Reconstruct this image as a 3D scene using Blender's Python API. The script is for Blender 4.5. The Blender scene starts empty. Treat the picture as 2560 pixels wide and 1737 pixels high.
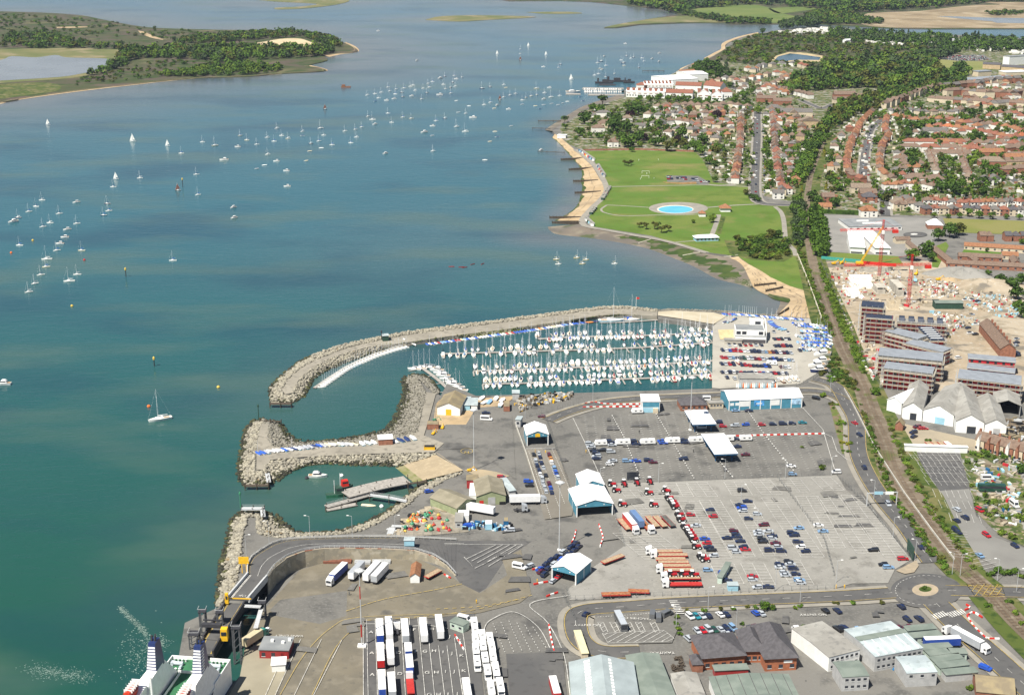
import bpy,math,random
import numpy as np
from mathutils import Vector,Matrix
R=math.radians
rnd=random.Random(7)
scene=bpy.context.scene
col=scene.collection
PITCH,FOC,CAMZ,ZL=R(17.7),3440.0,253.5,2.5
cd=bpy.data.cameras.new("camera");cam=bpy.data.objects.new("camera",cd);col.objects.link(cam)
cam.location=(0,0,CAMZ);cam.rotation_euler=(R(90)-PITCH,0,0)
cd.sensor_width=36.0;cd.lens=FOC/2560*36.0;cd.clip_start=1.0;cd.clip_end=60000
scene.camera=cam
SUN_EL=R(57);SUN_D=Vector((-0.65,-0.76,0)).normalized()
sun_vec=Vector((SUN_D.x*math.cos(SUN_EL),SUN_D.y*math.cos(SUN_EL),math.sin(SUN_EL)))
ld=bpy.data.lights.new("sun",'SUN');ld.energy=5.0;ld.angle=R(0.5);ld.color=(1.0,0.95,0.86)
sun=bpy.data.objects.new("sun",ld);col.objects.link(sun)
sun.rotation_euler=(-sun_vec).to_track_quat('-Z','Y').to_euler();sun.location=(0,0,900)
w=bpy.data.worlds.new("World");scene.world=w;w.use_nodes=True
wn=w.node_tree;bg=wn.nodes['Background'];sky=wn.nodes.new('ShaderNodeTexSky')
sky.sky_type='NISHITA';sky.sun_disc=False;sky.sun_elevation=SUN_EL
sky.sun_rotation=math.atan2(SUN_D.x,SUN_D.y);sky.air_density=1.0;sky.dust_density=0.6;sky.altitude=200
wn.links.new(sky.outputs[0],bg.inputs[0]);bg.inputs[1].default_value=0.05
scene.view_settings.view_transform='Standard';scene.view_settings.look='None'
scene.view_settings.exposure=0.7;scene.view_settings.gamma=1.0
scene.cycles.max_bounces=4;scene.cycles.diffuse_bounces=2;scene.cycles.glossy_bounces=2
scene.cycles.transmission_bounces=2;scene.cycles.volume_bounces=0;scene.cycles.transparent_max_bounces=6
scene.cycles.use_denoising=True
CP,SP=math.cos(PITCH),math.sin(PITCH)
def G(px,py,z=ZL):
 """point of the plane at height z that the photograph shows at (px, py)"""
 x=(px-1280.0)/FOC;y=(py-868.5)/FOC
 d=Vector((x,CP-y*SP,-SP-y*CP))
 t=(z-CAMZ)/d.z
 return Vector((d.x*t,d.y*t,z))
def sc(py):
 return(CP*(py-(868.5-FOC*math.tan(PITCH))))/(CAMZ-ZL)
def inpoly(p,poly):
 x,y=p[0],p[1];c=False;n=len(poly)
 for i in range(n):
  x1,y1=poly[i];x2,y2=poly[i-1]
  if(y1>y)!=(y2>y)and x<(x2-x1)*(y-y1)/(y2-y1)+x1:c=not c
 return c
class MB:
 """collects faces of ONE mesh"""
 def __init__(s):s.v=[];s.f=[];s.m=[]
 def add(s,vs,fs,m=0):
  n=len(s.v);s.v+=[tuple(v)for v in vs];s.f+=[tuple(i+n for i in f)for f in fs];s.m+=[m]*len(fs);return s
 def box(s,x0,x1,y0,y1,z0,z1,m=0,M=None):
  vs=[(x0,y0,z0),(x1,y0,z0),(x1,y1,z0),(x0,y1,z0),(x0,y0,z1),(x1,y0,z1),(x1,y1,z1),(x0,y1,z1)]
  if M is not None:vs=[M@Vector(v)for v in vs]
  return s.add(vs,[(0,3,2,1),(4,5,6,7),(0,1,5,4),(1,2,6,5),(2,3,7,6),(3,0,4,7)],m)
 def taper(s,x0,x1,y0,y1,z0,z1,ax0,ax1,ay0,ay1,m=0):
  vs=[(x0,y0,z0),(x1,y0,z0),(x1,y1,z0),(x0,y1,z0),(ax0,ay0,z1),(ax1,ay0,z1),(ax1,ay1,z1),(ax0,ay1,z1)]
  return s.add(vs,[(0,3,2,1),(4,5,6,7),(0,1,5,4),(1,2,6,5),(2,3,7,6),(3,0,4,7)],m)
 def prism(s,pts,z0,z1,m=0):
  a=sum(pts[i-1][0]*pts[i][1]-pts[i][0]*pts[i-1][1]for i in range(len(pts)))
  if a<0:pts=pts[::-1]
  n=len(pts)
  vs=[(p[0],p[1],z0)for p in pts]+[(p[0],p[1],z1)for p in pts]
  return s.add(vs,[tuple(range(n-1,-1,-1)),tuple(range(n,2*n))]+[(i,(i+1)%n,(i+1)%n+n,i+n)for i in range(n)],m)
 def sheet(s,pts,z=None,m=0):
  vs=[(p[0],p[1],p[2]if z is None else z)for p in pts]
  a=sum(vs[i-1][0]*vs[i][1]-vs[i][0]*vs[i-1][1]for i in range(len(vs)))
  if a<0:vs=vs[::-1]
  return s.add(vs,[tuple(range(len(vs)))],m)
 def tube(s,p,q,r,n=5,r2=None,m=0,cap=True):
  p=Vector(p);q=Vector(q);r2=r if r2 is None else r2
  d=(q-p).normalized();a=d.orthogonal().normalized();b=d.cross(a)
  vs=[]
  for c,rr in((p,r),(q,r2)):
   for k in range(n):
    t=2*math.pi*k/n;vs.append(c+a*(rr*math.cos(t))+b*(rr*math.sin(t)))
  fs=[(k,(k+1)%n,(k+1)%n+n,k+n)for k in range(n)]
  if cap:fs+=[tuple(range(n-1,-1,-1)),tuple(range(n,2*n))]
  return s.add(vs,fs,m)
 def wall(s,pts,z0,z1,t=0.2,m=0):
  """upright wall of thickness t along a polyline"""
  for a,b in zip(pts,pts[1:]):
   a=Vector((a[0],a[1],0));b=Vector((b[0],b[1],0));d=b-a
   if d.length<1e-3:continue
   n=Vector((-d.y,d.x,0)).normalized()*t/2
   s.prism([a-n,b-n,b+n,a+n],z0,z1,m)
  return s
 def strip(s,pts,wd,z,m=0,off=0.0):
  """flat ribbon of width wd along a polyline"""
  P=[Vector((p[0],p[1],0))for p in pts];n=len(P);L=[];Q=[]
  for i in range(n):
   t=(P[min(i+1,n-1)]-P[max(i-1,0)]).normalized();k=Vector((-t.y,t.x,0))
   L.append(P[i]+k*(off+wd/2));Q.append(P[i]+k*(off-wd/2))
  vs=[(a.x,a.y,z)for a in L]+[(a.x,a.y,z)for a in Q]
  return s.add(vs,[(i,i+n,i+1+n,i+1)for i in range(n-1)],m)
 def gable(s,x0,x1,y0,y1,z0,z1,m=0,axis='x',oh=0.0):
  """gable roof, ridge along axis"""
  if axis=='x':
   ym=(y0+y1)/2
   vs=[(x0-oh,y0-oh,z0),(x1+oh,y0-oh,z0),(x1+oh,y1+oh,z0),(x0-oh,y1+oh,z0),(x0-oh,ym,z1),(x1+oh,ym,z1)]
   return s.add(vs,[(0,1,5,4),(2,3,4,5),(0,4,3),(1,2,5),(0,3,2,1)],m)
  xm=(x0+x1)/2
  vs=[(x0-oh,y0-oh,z0),(x1+oh,y0-oh,z0),(x1+oh,y1+oh,z0),(x0-oh,y1+oh,z0),(xm,y0-oh,z1),(xm,y1+oh,z1)]
  return s.add(vs,[(0,4,5,3),(1,2,5,4),(0,1,4),(2,3,5),(0,3,2,1)],m)
 def hip(s,x0,x1,y0,y1,z0,z1,m=0,oh=0.3):
  x0-=oh;x1+=oh;y0-=oh;y1+=oh
  if x1-x0>=y1-y0:
   h=(y1-y0)/2;ym=(y0+y1)/2;a=(x0+h,ym,z1);b=(x1-h-0.01,ym,z1)
   fs=[(0,1,5,4),(2,3,4,5),(0,4,3),(1,2,5),(0,3,2,1)]
  else:
   h=(x1-x0)/2;xm=(x0+x1)/2;a=(xm,y0+h,z1);b=(xm,y1-h,z1)
   fs=[(0,4,5,3),(1,2,5,4),(0,1,4),(2,3,5),(0,3,2,1)]
  return s.add([(x0,y0,z0),(x1,y0,z0),(x1,y1,z0),(x0,y1,z0),a,b],fs,m)
 def lathe(s,prof,n=10,m=0,o=(0,0)):
  """prof: (radius, z) from bottom to top"""
  vs=[(o[0]+r*math.cos(2*math.pi*k/n),o[1]+r*math.sin(2*math.pi*k/n),z)for r,z in prof for k in range(n)]
  fs=[(i*n+k,i*n+(k+1)%n,(i+1)*n+(k+1)%n,(i+1)*n+k)for i in range(len(prof)-1)for k in range(n)]
  fs+=[tuple(range(n-1,-1,-1)),tuple(range((len(prof)-1)*n,len(prof)*n))]
  return s.add(vs,fs,m)
 def mesh(s,name,mats=()):
  me=bpy.data.meshes.new(name);me.from_pydata(s.v,[],s.f)
  for x in(mats if isinstance(mats,(list,tuple))else[mats]):me.materials.append(x)
  if any(s.m):me.polygons.foreach_set('material_index',s.m)
  me.update();return me
def frame(A,B):
 """matrix with x along the ground line A-B, y away from the camera; and the length"""
 A=Vector((A[0],A[1],0));B=Vector((B[0],B[1],0));u=(B-A);L=u.length;u.normalize();n=Vector((-u.y,u.x,0))
 return A,math.atan2(u.y,u.x),L
def tag(o,label=None,cat=None,group=None,kind=None):
 if label:o['label']=label
 if cat:o['category']=cat
 if group:o['group']=group
 if kind:o['kind']=kind
 return o
def thing(name,label,cat,loc=(0,0,0),rz=0.0,group=None,s=None):
 o=bpy.data.objects.new(name,None);col.objects.link(o);o.empty_display_size=0.5
 o.location=loc;o.rotation_euler=(0,0,rz)
 if s:o.scale=s if isinstance(s,(tuple,list))else(s,s,s)
 return tag(o,label,cat,group)
def obj(name,mb,m=None,parent=None,label=None):
 me=mb.mesh(name,m if m is not None else())if isinstance(mb,MB)else mb
 o=bpy.data.objects.new(name,me);col.objects.link(o)
 if parent is not None:o.parent=parent
 if isinstance(mb,bpy.types.Mesh)and m is not None:
  o.material_slots[0].link='OBJECT';o.material_slots[0].material=m
 if label:o['label']=label
 return o
def solo(name,mb,m,label,cat,group=None,kind=None):
 return tag(obj(name,mb,m),label,cat,group,kind)
def struct(name,mb,m):return tag(obj(name,mb,m),kind='structure')
ORD=("first second third fourth fifth sixth seventh eighth ninth tenth eleventh twelfth thirteenth fourteenth fifteenth sixteenth seventeenth " "eighteenth nineteenth twentieth").split()
ORD+=["twenty-"+w for w in ORD[:9]]+["thirtieth"]+["thirty-"+w for w in ORD[:9]]+["fortieth"]+["forty-"+w for w in ORD[:9]]+["fiftieth"]
ORD+=["fifty-"+w for w in ORD[:9]]+["sixtieth"]+["sixty-"+w for w in ORD[:9]]
MATS={}
def lin(c):
 return tuple(((x/255)/12.92 if x/255<=0.04045 else((x/255+0.055)/1.055)**2.4)for x in c)
def mat(name,c,rough=0.7,var=0.12,scale=0.5,c2=None,metal=0.0,bump=0.0,spec=0.3,detail=4.0,coat=0.0,lo=0.35,hi=0.65,stretch=None):
 """principled surface whose colour wanders between two tones with world-space noise; c is a LINEAR base colour"""
 if name in MATS:return MATS[name]
 m=bpy.data.materials.new(name);m.use_nodes=True;MATS[name]=m
 nt=m.node_tree;b=nt.nodes['Principled BSDF']
 b.inputs['Roughness'].default_value=rough;b.inputs['Metallic'].default_value=metal
 b.inputs['Specular IOR Level'].default_value=spec
 if coat:b.inputs['Coat Weight'].default_value=coat
 if var>0 or c2:
  g=nt.nodes.new('ShaderNodeNewGeometry');n=nt.nodes.new('ShaderNodeTexNoise')
  n.inputs['Scale'].default_value=scale;n.inputs['Detail'].default_value=detail
  if stretch:
   mp=nt.nodes.new('ShaderNodeMapping');mp.inputs['Scale'].default_value=stretch
   nt.links.new(g.outputs['Position'],mp.inputs[0]);nt.links.new(mp.outputs[0],n.inputs['Vector'])
  else:nt.links.new(g.outputs['Position'],n.inputs['Vector'])
  r=nt.nodes.new('ShaderNodeValToRGB')
  a,z=(c,c2)if c2 else(tuple(x*(1-var)for x in c),tuple(min(1,x*(1+var))for x in c))
  r.color_ramp.elements[0].position=lo;r.color_ramp.elements[1].position=hi
  r.color_ramp.elements[0].color=(*a,1);r.color_ramp.elements[1].color=(*z,1)
  nt.links.new(n.outputs['Fac'],r.inputs[0]);nt.links.new(r.outputs[0],b.inputs['Base Color'])
  if bump:
   bp=nt.nodes.new('ShaderNodeBump');bp.inputs['Strength'].default_value=bump;bp.inputs['Distance'].default_value=0.3
   nt.links.new(n.outputs['Fac'],bp.inputs['Height']);nt.links.new(bp.outputs[0],b.inputs['Normal'])
 else:b.inputs['Base Color'].default_value=(*c,1)
 return m
def mixmat(name,layers,rough=0.9,spec=0.2,bump=0.0,bscale=1.0):
 """layers: list of (colour, noise scale, lo, hi) each laid over the one before by thresholded noise"""
 m=bpy.data.materials.new(name);m.use_nodes=True;MATS[name]=m
 nt=m.node_tree;b=nt.nodes['Principled BSDF'];b.inputs['Roughness'].default_value=rough;b.inputs['Specular IOR Level'].default_value=spec
 g=nt.nodes.new('ShaderNodeNewGeometry');prev=None
 for i,(c,s,lo,hi)in enumerate(layers):
  rgb=nt.nodes.new('ShaderNodeRGB');rgb.outputs[0].default_value=(*c,1)
  if prev is None:prev=rgb.outputs[0];continue
  ad=nt.nodes.new('ShaderNodeVectorMath');ad.operation='ADD';ad.inputs[1].default_value=(37.7*i,11.3*i,5.1*i)
  nt.links.new(g.outputs['Position'],ad.inputs[0])
  n=nt.nodes.new('ShaderNodeTexNoise');n.inputs['Scale'].default_value=s;n.inputs['Detail'].default_value=5
  nt.links.new(ad.outputs[0],n.inputs['Vector'])
  mr=nt.nodes.new('ShaderNodeMapRange');mr.inputs[1].default_value=lo;mr.inputs[2].default_value=hi
  nt.links.new(n.outputs['Fac'],mr.inputs[0])
  mx=nt.nodes.new('ShaderNodeMix');mx.data_type='RGBA'
  nt.links.new(mr.outputs[0],mx.inputs[0]);nt.links.new(prev,mx.inputs[6]);nt.links.new(rgb.outputs[0],mx.inputs[7])
  prev=mx.outputs[2]
 nt.links.new(prev,b.inputs['Base Color'])
 if bump:
  n=nt.nodes.new('ShaderNodeTexNoise');n.inputs['Scale'].default_value=bscale;n.inputs['Detail'].default_value=4
  nt.links.new(g.outputs['Position'],n.inputs['Vector'])
  bp=nt.nodes.new('ShaderNodeBump');bp.inputs['Strength'].default_value=bump;bp.inputs['Distance'].default_value=0.5
  nt.links.new(n.outputs['Fac'],bp.inputs['Height']);nt.links.new(bp.outputs[0],b.inputs['Normal'])
 return m
ASPH=mixmat('asphalt',[((.135,.13,.118),1,0,1),((.165,.158,.142),.035,.42,.6),((.1,.097,.09),.12,.52,.68),((.175,.17,.155),.9,.5,.75),((.085,.083,.078),.06,.6,.68),((.075,.073,.07),.5,.66,.74)],.95)
ASPH_D=mixmat('asphalt_dark',[((.088,.087,.086),1,0,1),((.11,.107,.102),.06,.42,.6),((.07,.069,.068),.3,.55,.7)],.95)
CONC=mixmat('yard_concrete',[((.225,.217,.195),1,0,1),((.262,.252,.228),.04,.42,.6),((.185,.177,.158),.11,.55,.68),((.28,.27,.24),.8,.5,.8),((.15,.145,.132),.6,.64,.72)],.95)
TAN=mixmat('stained_tarmac',[((.165,.146,.108),1,0,1),((.135,.122,.095),.05,.42,.6),((.19,.17,.13),.2,.5,.7),((.105,.098,.082),.5,.6,.75),((.09,.085,.075),.07,.62,.7)],.95)
SANDC=mixmat('sand',[((.37,.27,.155),1,0,1),((.43,.33,.205),.05,.4,.6),((.3,.225,.135),.2,.52,.68),((.26,.2,.13),.02,.56,.66)],.95)
GRASS=mixmat('mown_grass',[((.08,.15,.02),1,0,1),((.125,.165,.032),.018,.42,.62),((.072,.125,.015),.06,.5,.68),((.19,.17,.06),.022,.56,.72),((.1,.13,.03),1.2,.5,.7)],.95)
ROUGHG=mixmat('rough_grass',[((.07,.095,.02),1,0,1),((.14,.13,.05),.05,.45,.62),((.035,.06,.012),.2,.5,.62),((.2,.17,.1),.1,.6,.72)],.95)
SITE=mixmat('site_earth',[((.31,.25,.175),1,0,1),((.37,.315,.235),.03,.42,.6),((.22,.185,.13),.09,.5,.64),((.4,.37,.31),.4,.58,.72),((.17,.15,.12),.05,.58,.64)],.95)
GARDEN=mixmat('garden_ground',[((.075,.095,.03),1,0,1),((.2,.17,.12),.08,.47,.53),((.05,.075,.02),.15,.5,.54),((.26,.25,.23),.11,.56,.6),((.11,.13,.035),.3,.55,.6),((.3,.22,.16),.35,.62,.66)],.95)
HEATH=mixmat('heath',[((.062,.068,.03),1,0,1),((.085,.068,.05),.012,.44,.58),((.04,.06,.018),.03,.48,.6),((.12,.11,.055),.02,.58,.7)],.95)
MARSH=mixmat('marsh',[((.16,.15,.065),1,0,1),((.11,.125,.045),.01,.42,.6),((.23,.19,.11),.02,.52,.66)],.95)
REED=mixmat('reed_marsh',[((.27,.21,.13),1,0,1),((.2,.155,.095),.01,.42,.6),((.33,.27,.18),.02,.52,.66)],.95)
FIELD=mixmat('far_field',[((.1,.14,.035),1,0,1),((.13,.16,.045),.008,.42,.6)],.95)
MUD=mixmat('tidal_mud',[((.165,.135,.1),1,0,1),((.12,.105,.085),.03,.42,.6),((.21,.18,.13),.08,.52,.66),((.07,.085,.03),.06,.6,.68)],.6,.5)
WEED=mixmat('seaweed',[((.035,.062,.014),1,0,1),((.06,.085,.02),.1,.42,.6),((.12,.105,.07),.07,.56,.62)],.8)
BALL=mixmat('track_ballast',[((.17,.135,.095),1,0,1),((.125,.1,.07),.1,.42,.6),((.22,.185,.14),.3,.52,.7),((.1,.105,.04),.09,.56,.66)],.95)
KERB=mat('kerb_stone',(.42,.4,.35),.9,.15,.5)
LINEW=mat('white_paint',(.5,.49,.455),.8,.3,.8)
LINEY=mat('yellow_paint',(.4,.29,.075),.8,.3,.8)
PAVE=mixmat('pavement',[((.27,.25,.21),1,0,1),((.23,.215,.185),.2,.42,.6)],.95)
#   SETTING
def px(pts,z=ZL):return[G(p[0],p[1],z)for p in pts]
LAY=[0]
def ground(name,pts,m,z=None):
 """flat ground sheet, each one a few centimetres above the one before it"""
 if z is None:LAY[0]+=1;z=ZL+0.02+0.005*LAY[0]
 return struct(name,MB().sheet(px(pts),z),m)
def resample(pts,n):
 P=[Vector(p)for p in pts];d=[0]
 for a,b in zip(P,P[1:]):d.append(d[-1]+(b-a).length)
 out=[];j=0
 for i in range(n):
  s=d[-1]*i/(n-1)
  while j<len(P)-2 and d[j+1]<s:j+=1
  t=(s-d[j])/max(1e-9,d[j+1]-d[j]);out.append(P[j].lerp(P[j+1],t))
 return out
def smooth(pts,k=6):
 """Catmull-Rom through pixel points"""
 P=[Vector((p[0],p[1]))for p in pts];P=[P[0]*2-P[1]]+P+[P[-1]*2-P[-2]];out=[]
 for i in range(1,len(P)-2):
  for j in range(k):
   t=j/k;a,b,c,d=P[i-1:i+3]
   out.append(0.5*((2*b)+(c-a)*t+(2*a-5*b+4*c-d)*t*t+(3*b-a-3*c+d)*t**3))
 out.append(P[-2]);return[(p.x,p.y)for p in out]
SHORE_MID=[(1100,988),(1083,978),(1062,958),(1050,948),(1056,962),(1066,982),(1060,1010),(1050,1047),(1045,1080),(1022,1090),(985,1094),(885,1110),(785,1116),(715,1121),(680,1116),(667,1097),(672,1080),(670,1060),(655,1058),(645,1085),(641,1110),(640,1132),(637,1160),(640,1177),(660,1177),(662,1165),(677,1152),(700,1147),(760,1145),(822,1138),(885,1136),(960,1136),(1035,1131),(1085,1133)]
SHORE_S=[(1155,1173),(1160,1180),(1110,1200),(1085,1217),(1040,1240),(1030,1252),(985,1285),(935,1312),(885,1330),(835,1337),(772,1340),(710,1342),(665,1340),(645,1332),(640,1312),(645,1297),(635,1290),(615,1292),(614,1312),(607,1337),(602,1375),(600,1412),(587,1462),(546,1517),(462,1556),(446,1645),(420,1760),(490,1760),(530,1640),(585,1545),(640,1480),(668,1462),(669,1496),(640,1555),(618,1585),(606,1655),(600,1690),(570,1745),(540,1860),(180,3000)]
NORTH=[(1784,817),(1694,803),(1645,797),(1643,777),(1682,775),(1816,780),(1894,787),(1941,789),(2045,797),(2029,785),(2037,755),(2011,726),(1974,715),(1926,693),(1904,678),(1871,660),(1846,641),(1790,634),(1767,632),(1667,602),(1580,587),(1480,570),(1452,565),(1450,552),(1455,542),(1477,515),(1500,495),(1512,475),(1505,457),(1492,435),(1480,415),(1455,392),(1437,375),(1422,362),(1405,347),(1387,335),(1380,325),(1405,312),(1440,290),(1475,270),(1520,258),(1562,242),(1560,226),(1610,214),(1660,197),(1700,176),(1728,160),(1772,146),(1813,123),(1816,110),(1853,94),(1897,84),(1945,76),(2000,71),(2060,69),(2129,73),(2191,79),(2304,86),(2429,89),(2560,97),(3300,112),(3300,1860),(5600,3000)]
MAIN=SHORE_MID[::-1]+[(1155,990),(1470,981),(1780,971)]+NORTH+[p for p in SHORE_S[::-1]]
struct('ground',MB().prism(px(MAIN),-3.0,ZL),ASPH)
PEN=[(-500,330),(0,257),(48,247),(184,228),(330,211),(477,196),(624,191),(698,184),(808,178),(800,170),(771,164),(819,151),(811,140),(853,134),(893,129),(888,121),(875,114),(853,105),(808,90),(734,77),(551,75),(386,70),(312,60),(250,48),(184,37),(0,29),(-600,20)]
struct('island_ground',MB().prism(px(smooth(PEN,3),1.0),-2.0,1.0),HEATH)
FAR=[(1240,-2),(1272,3),(1400,2),(1477,5),(1576,15),(1640,22),(1679,29),(1698,37),(1640,45),(1551,60),(1510,70),(1540,70),(1600,62),(1706,58),(1809,57),(1827,61),(1926,61),(2055,61),(2154,67),(2220,71),(2329,73),(2560,73),(3300,80),(4600,-60),(3300,-128),(1500,-130),(700,-110),(900,-60)]
struct('far_ground',MB().prism(px(FAR,1.0),-2.0,1.0),HEATH)
def isle(name,pts,m,z=0.5):return struct(name,MB().prism(px(smooth(pts+pts[:1],3),z),-1.5,z),m)
isle('marsh_island',[(1064,50),(1106,41),(1220,39),(1341,43),(1220,50),(1147,54)],MARSH)
isle('marsh_islet',[(1317,31),(1418,30),(1455,34),(1367,35)],MARSH)
isle('far_marsh',[(641,0),(700,5),(793,10),(753,17),(690,20),(698,24),(780,20),(860,8),(860,-3),(700,-6)],MARSH)
def sheet0(name,pts,m,z):return struct(name,MB().sheet(px(smooth(pts+pts[:1],3),z),z),m)
sheet0('island_marsh',[(-60,128),(0,124),(180,121),(330,127),(322,140),(305,152),(285,172),(210,190),(150,198),(0,208),(-60,214)],MARSH,1.1)
sheet0('island_grass',[(-60,225),(0,212),(100,206),(150,214),(140,228),(60,240),(0,248),(-60,256)],ROUGHG,1.1)
LAGOON=[(-80,165),(4,150),(29,141),(90,144),(140,138),(165,144),(242,146),(286,151),(275,170),(206,184),(147,193),(0,202),(-80,206)]
sheet0('island_sand',[(487,113),(520,111),(575,113),(640,108),(700,98),(745,97),(770,103),(808,121),(760,122),(700,121),(660,112),(590,118),(530,119)],mat('island_sand',(.5,.4,.25),.95,.15,.05),1.15)
sheet0('island_track',[(345,77),(360,80),(385,91),(407,98),(403,100),(375,94),(352,84)],SANDC,1.15)
sheet0('island_dune',[(140,68),(215,67),(214,69),(140,71)],SANDC,1.15)
sheet0('far_pasture',[(1730,25),(1800,12),(1900,14),(1955,34),(2030,50),(1980,56),(1900,58),(1840,50),(1740,38)],FIELD,1.1)
sheet0('far_meadow',[(1920,22),(2000,17),(2040,22),(1990,30),(1945,34)],FIELD,1.1)
sheet0('far_reeds',[(2150,50),(2170,34),(2300,28),(2420,15),(2560,12),(3200,10),(3200,74),(2560,71),(2330,70),(2220,69),(2160,63)],REED,1.1)
sheet0('far_spit',[(1510,69),(1551,60),(1640,46),(1720,40),(1830,42),(1820,56),(1706,56),(1600,60),(1540,68)],MARSH,1.1)
sheet0('far_reed_top',[(2440,4),(2560,6),(3200,4),(3200,12),(2560,14),(2500,11)],REED,1.15)
def water_material():
 m=bpy.data.materials.new('sea_water');m.use_nodes=True
 nt=m.node_tree;b=nt.nodes['Principled BSDF'];L=nt.links.new
 b.inputs['Roughness'].default_value=0.18;b.inputs['IOR'].default_value=1.33;b.inputs['Specular IOR Level'].default_value=0.5
 at=nt.nodes.new('ShaderNodeAttribute');at.attribute_name='tint'
 g=nt.nodes.new('ShaderNodeNewGeometry')
 def noise(scale,detail,stretch=(1,1,1),rot=0.0):
  mp=nt.nodes.new('ShaderNodeMapping');mp.inputs['Scale'].default_value=stretch;mp.inputs['Rotation'].default_value=(0,0,rot)
  n=nt.nodes.new('ShaderNodeTexNoise');n.inputs['Scale'].default_value=scale;n.inputs['Detail'].default_value=detail
  L(g.outputs['Position'],mp.inputs[0]);L(mp.outputs[0],n.inputs['Vector']);return n.outputs['Fac']
 def ramp(src,lo,hi,a,z):
  r=nt.nodes.new('ShaderNodeMapRange');r.inputs[1].default_value=lo;r.inputs[2].default_value=hi;r.inputs[3].default_value=a;r.inputs[4].default_value=z
  L(src,r.inputs[0]);return r.outputs[0]
 def mixc(f,a,c):
  x=nt.nodes.new('ShaderNodeMix');x.data_type='RGBA';L(f,x.inputs[0]);L(a,x.inputs[6])
  if isinstance(c,tuple):x.inputs[7].default_value=(*c,1)
  else:L(c,x.inputs[7])
  return x.outputs[2]
 c=at.outputs['Color']
 c=mixc(ramp(noise(.0055,5,(1,1.5,1),.3),.5,.66,0,.5),c,(.008,.035,.06))
 c=mixc(ramp(noise(.006,4,(1,2.2,1),-.4),.5,.66,0,.5),c,(.075,.115,.085))
 c=mixc(ramp(noise(.011,4,(.35,2.6,1),.25),.46,.7,0,.18),c,(.014,.058,.07))
 L(c,b.inputs['Base Color'])
 bp=nt.nodes.new('ShaderNodeBump');bp.inputs['Strength'].default_value=.8;bp.inputs['Distance'].default_value=.3
 ad=nt.nodes.new('ShaderNodeMath');ad.operation='ADD'
 L(noise(.22,3,(.6,1.3,1),.5),ad.inputs[0]);L(noise(.07,3,(.7,1.4,1),.2),ad.inputs[1])
 L(ad.outputs[0],bp.inputs['Height']);L(bp.outputs[0],b.inputs['Normal'])
 return m
WATER=water_material()
SHALLOW_LINES=[([(0,257),(184,228),(477,196),(808,178),(893,129),(853,105),(734,75),(386,70),(250,48),(0,29)],380),([(1360,590),(1480,597),(1592,617),(1725,665),(1831,705),(1950,770)],75),([(1000,640),(1150,580),(1350,610),(1500,660),(1700,720)],-190),([(960,860),(800,950),(690,1000)],-90),([(600,1290),(545,1450)],-70),([(1396,300),(1418,382),(1450,440),(1450,500),(1395,545)],40),([(1562,245),(1475,268),(1400,315)],60),([(1800,125),(1900,84),(2100,70)],300),([(1272,3),(1576,15),(1698,37),(1540,68),(1809,58)],420),([(1064,50),(1220,45),(1341,43)],220),([(640,10),(860,5)],350)]
BASIN=[(560,1190),(990,1170),(1060,1190),(900,1340),(600,1300)]
def water_mesh():
 xs=np.concatenate([np.linspace(-900,-100,9),np.linspace(-60,2620,110),np.linspace(2720,3600,8)])
 ys=np.concatenate([[-212,-190,-160,-130,-100,-75,-50],np.linspace(-30,300,60),np.linspace(308,1100,60),np.linspace(1115,1900,36),[2200,2600,3100]])
 vs=[];fs=[];nx=len(xs)
 for y in ys:
  for x in xs:vs.append(tuple(G(x,y,0.0)))
 for j in range(len(ys)-1):
  for i in range(nx-1):a=j*nx+i;fs.append((a,a+nx,a+nx+1,a+1))
 me=bpy.data.meshes.new('water');me.from_pydata(vs,[],fs)
 V=np.array(vs)[:,:2];sh=np.zeros(len(V))
 for line,reach in SHALLOW_LINES:
  P=np.array([tuple(G(p[0],p[1],0))[:2]for p in line]);d=np.full(len(V),1e9)
  for a,b in zip(P,P[1:]):
   ab=b-a;t=np.clip(((V-a)@ab)/(ab@ab),0,1);d=np.minimum(d,np.hypot(*(V-(a+t[:,None]*ab)).T))
  sh=np.maximum(sh,np.clip(1-d/abs(reach),0,1)**1.3*(1 if reach>0 else .22))
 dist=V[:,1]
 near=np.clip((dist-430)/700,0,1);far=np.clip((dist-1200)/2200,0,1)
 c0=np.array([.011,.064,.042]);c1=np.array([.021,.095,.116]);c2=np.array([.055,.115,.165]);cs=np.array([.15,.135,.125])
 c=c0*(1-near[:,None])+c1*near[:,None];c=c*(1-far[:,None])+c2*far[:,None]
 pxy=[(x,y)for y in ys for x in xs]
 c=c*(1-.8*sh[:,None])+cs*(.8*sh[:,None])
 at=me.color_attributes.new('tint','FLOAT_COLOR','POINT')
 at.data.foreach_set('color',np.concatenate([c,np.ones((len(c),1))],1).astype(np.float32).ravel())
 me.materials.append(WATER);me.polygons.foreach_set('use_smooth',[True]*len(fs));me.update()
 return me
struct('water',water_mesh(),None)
LAGM=mat('lagoon_water',(.2,.21,.22),.25,.1,.01,spec=.5)
sheet0('lagoon_water',LAGOON,LAGM,1.2)
sheet0('marsh_creek',[(2340,41),(2400,42),(2560,46),(3200,48),(3200,60),(2560,59),(2480,54),(2400,47)],LAGM,1.2)
ground('ramp_approach',[(1140,1351),(1330,1352),(1262,1400),(1215,1470),(1192,1484),(1155,1466),(1139,1441)],ASPH_D)
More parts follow.
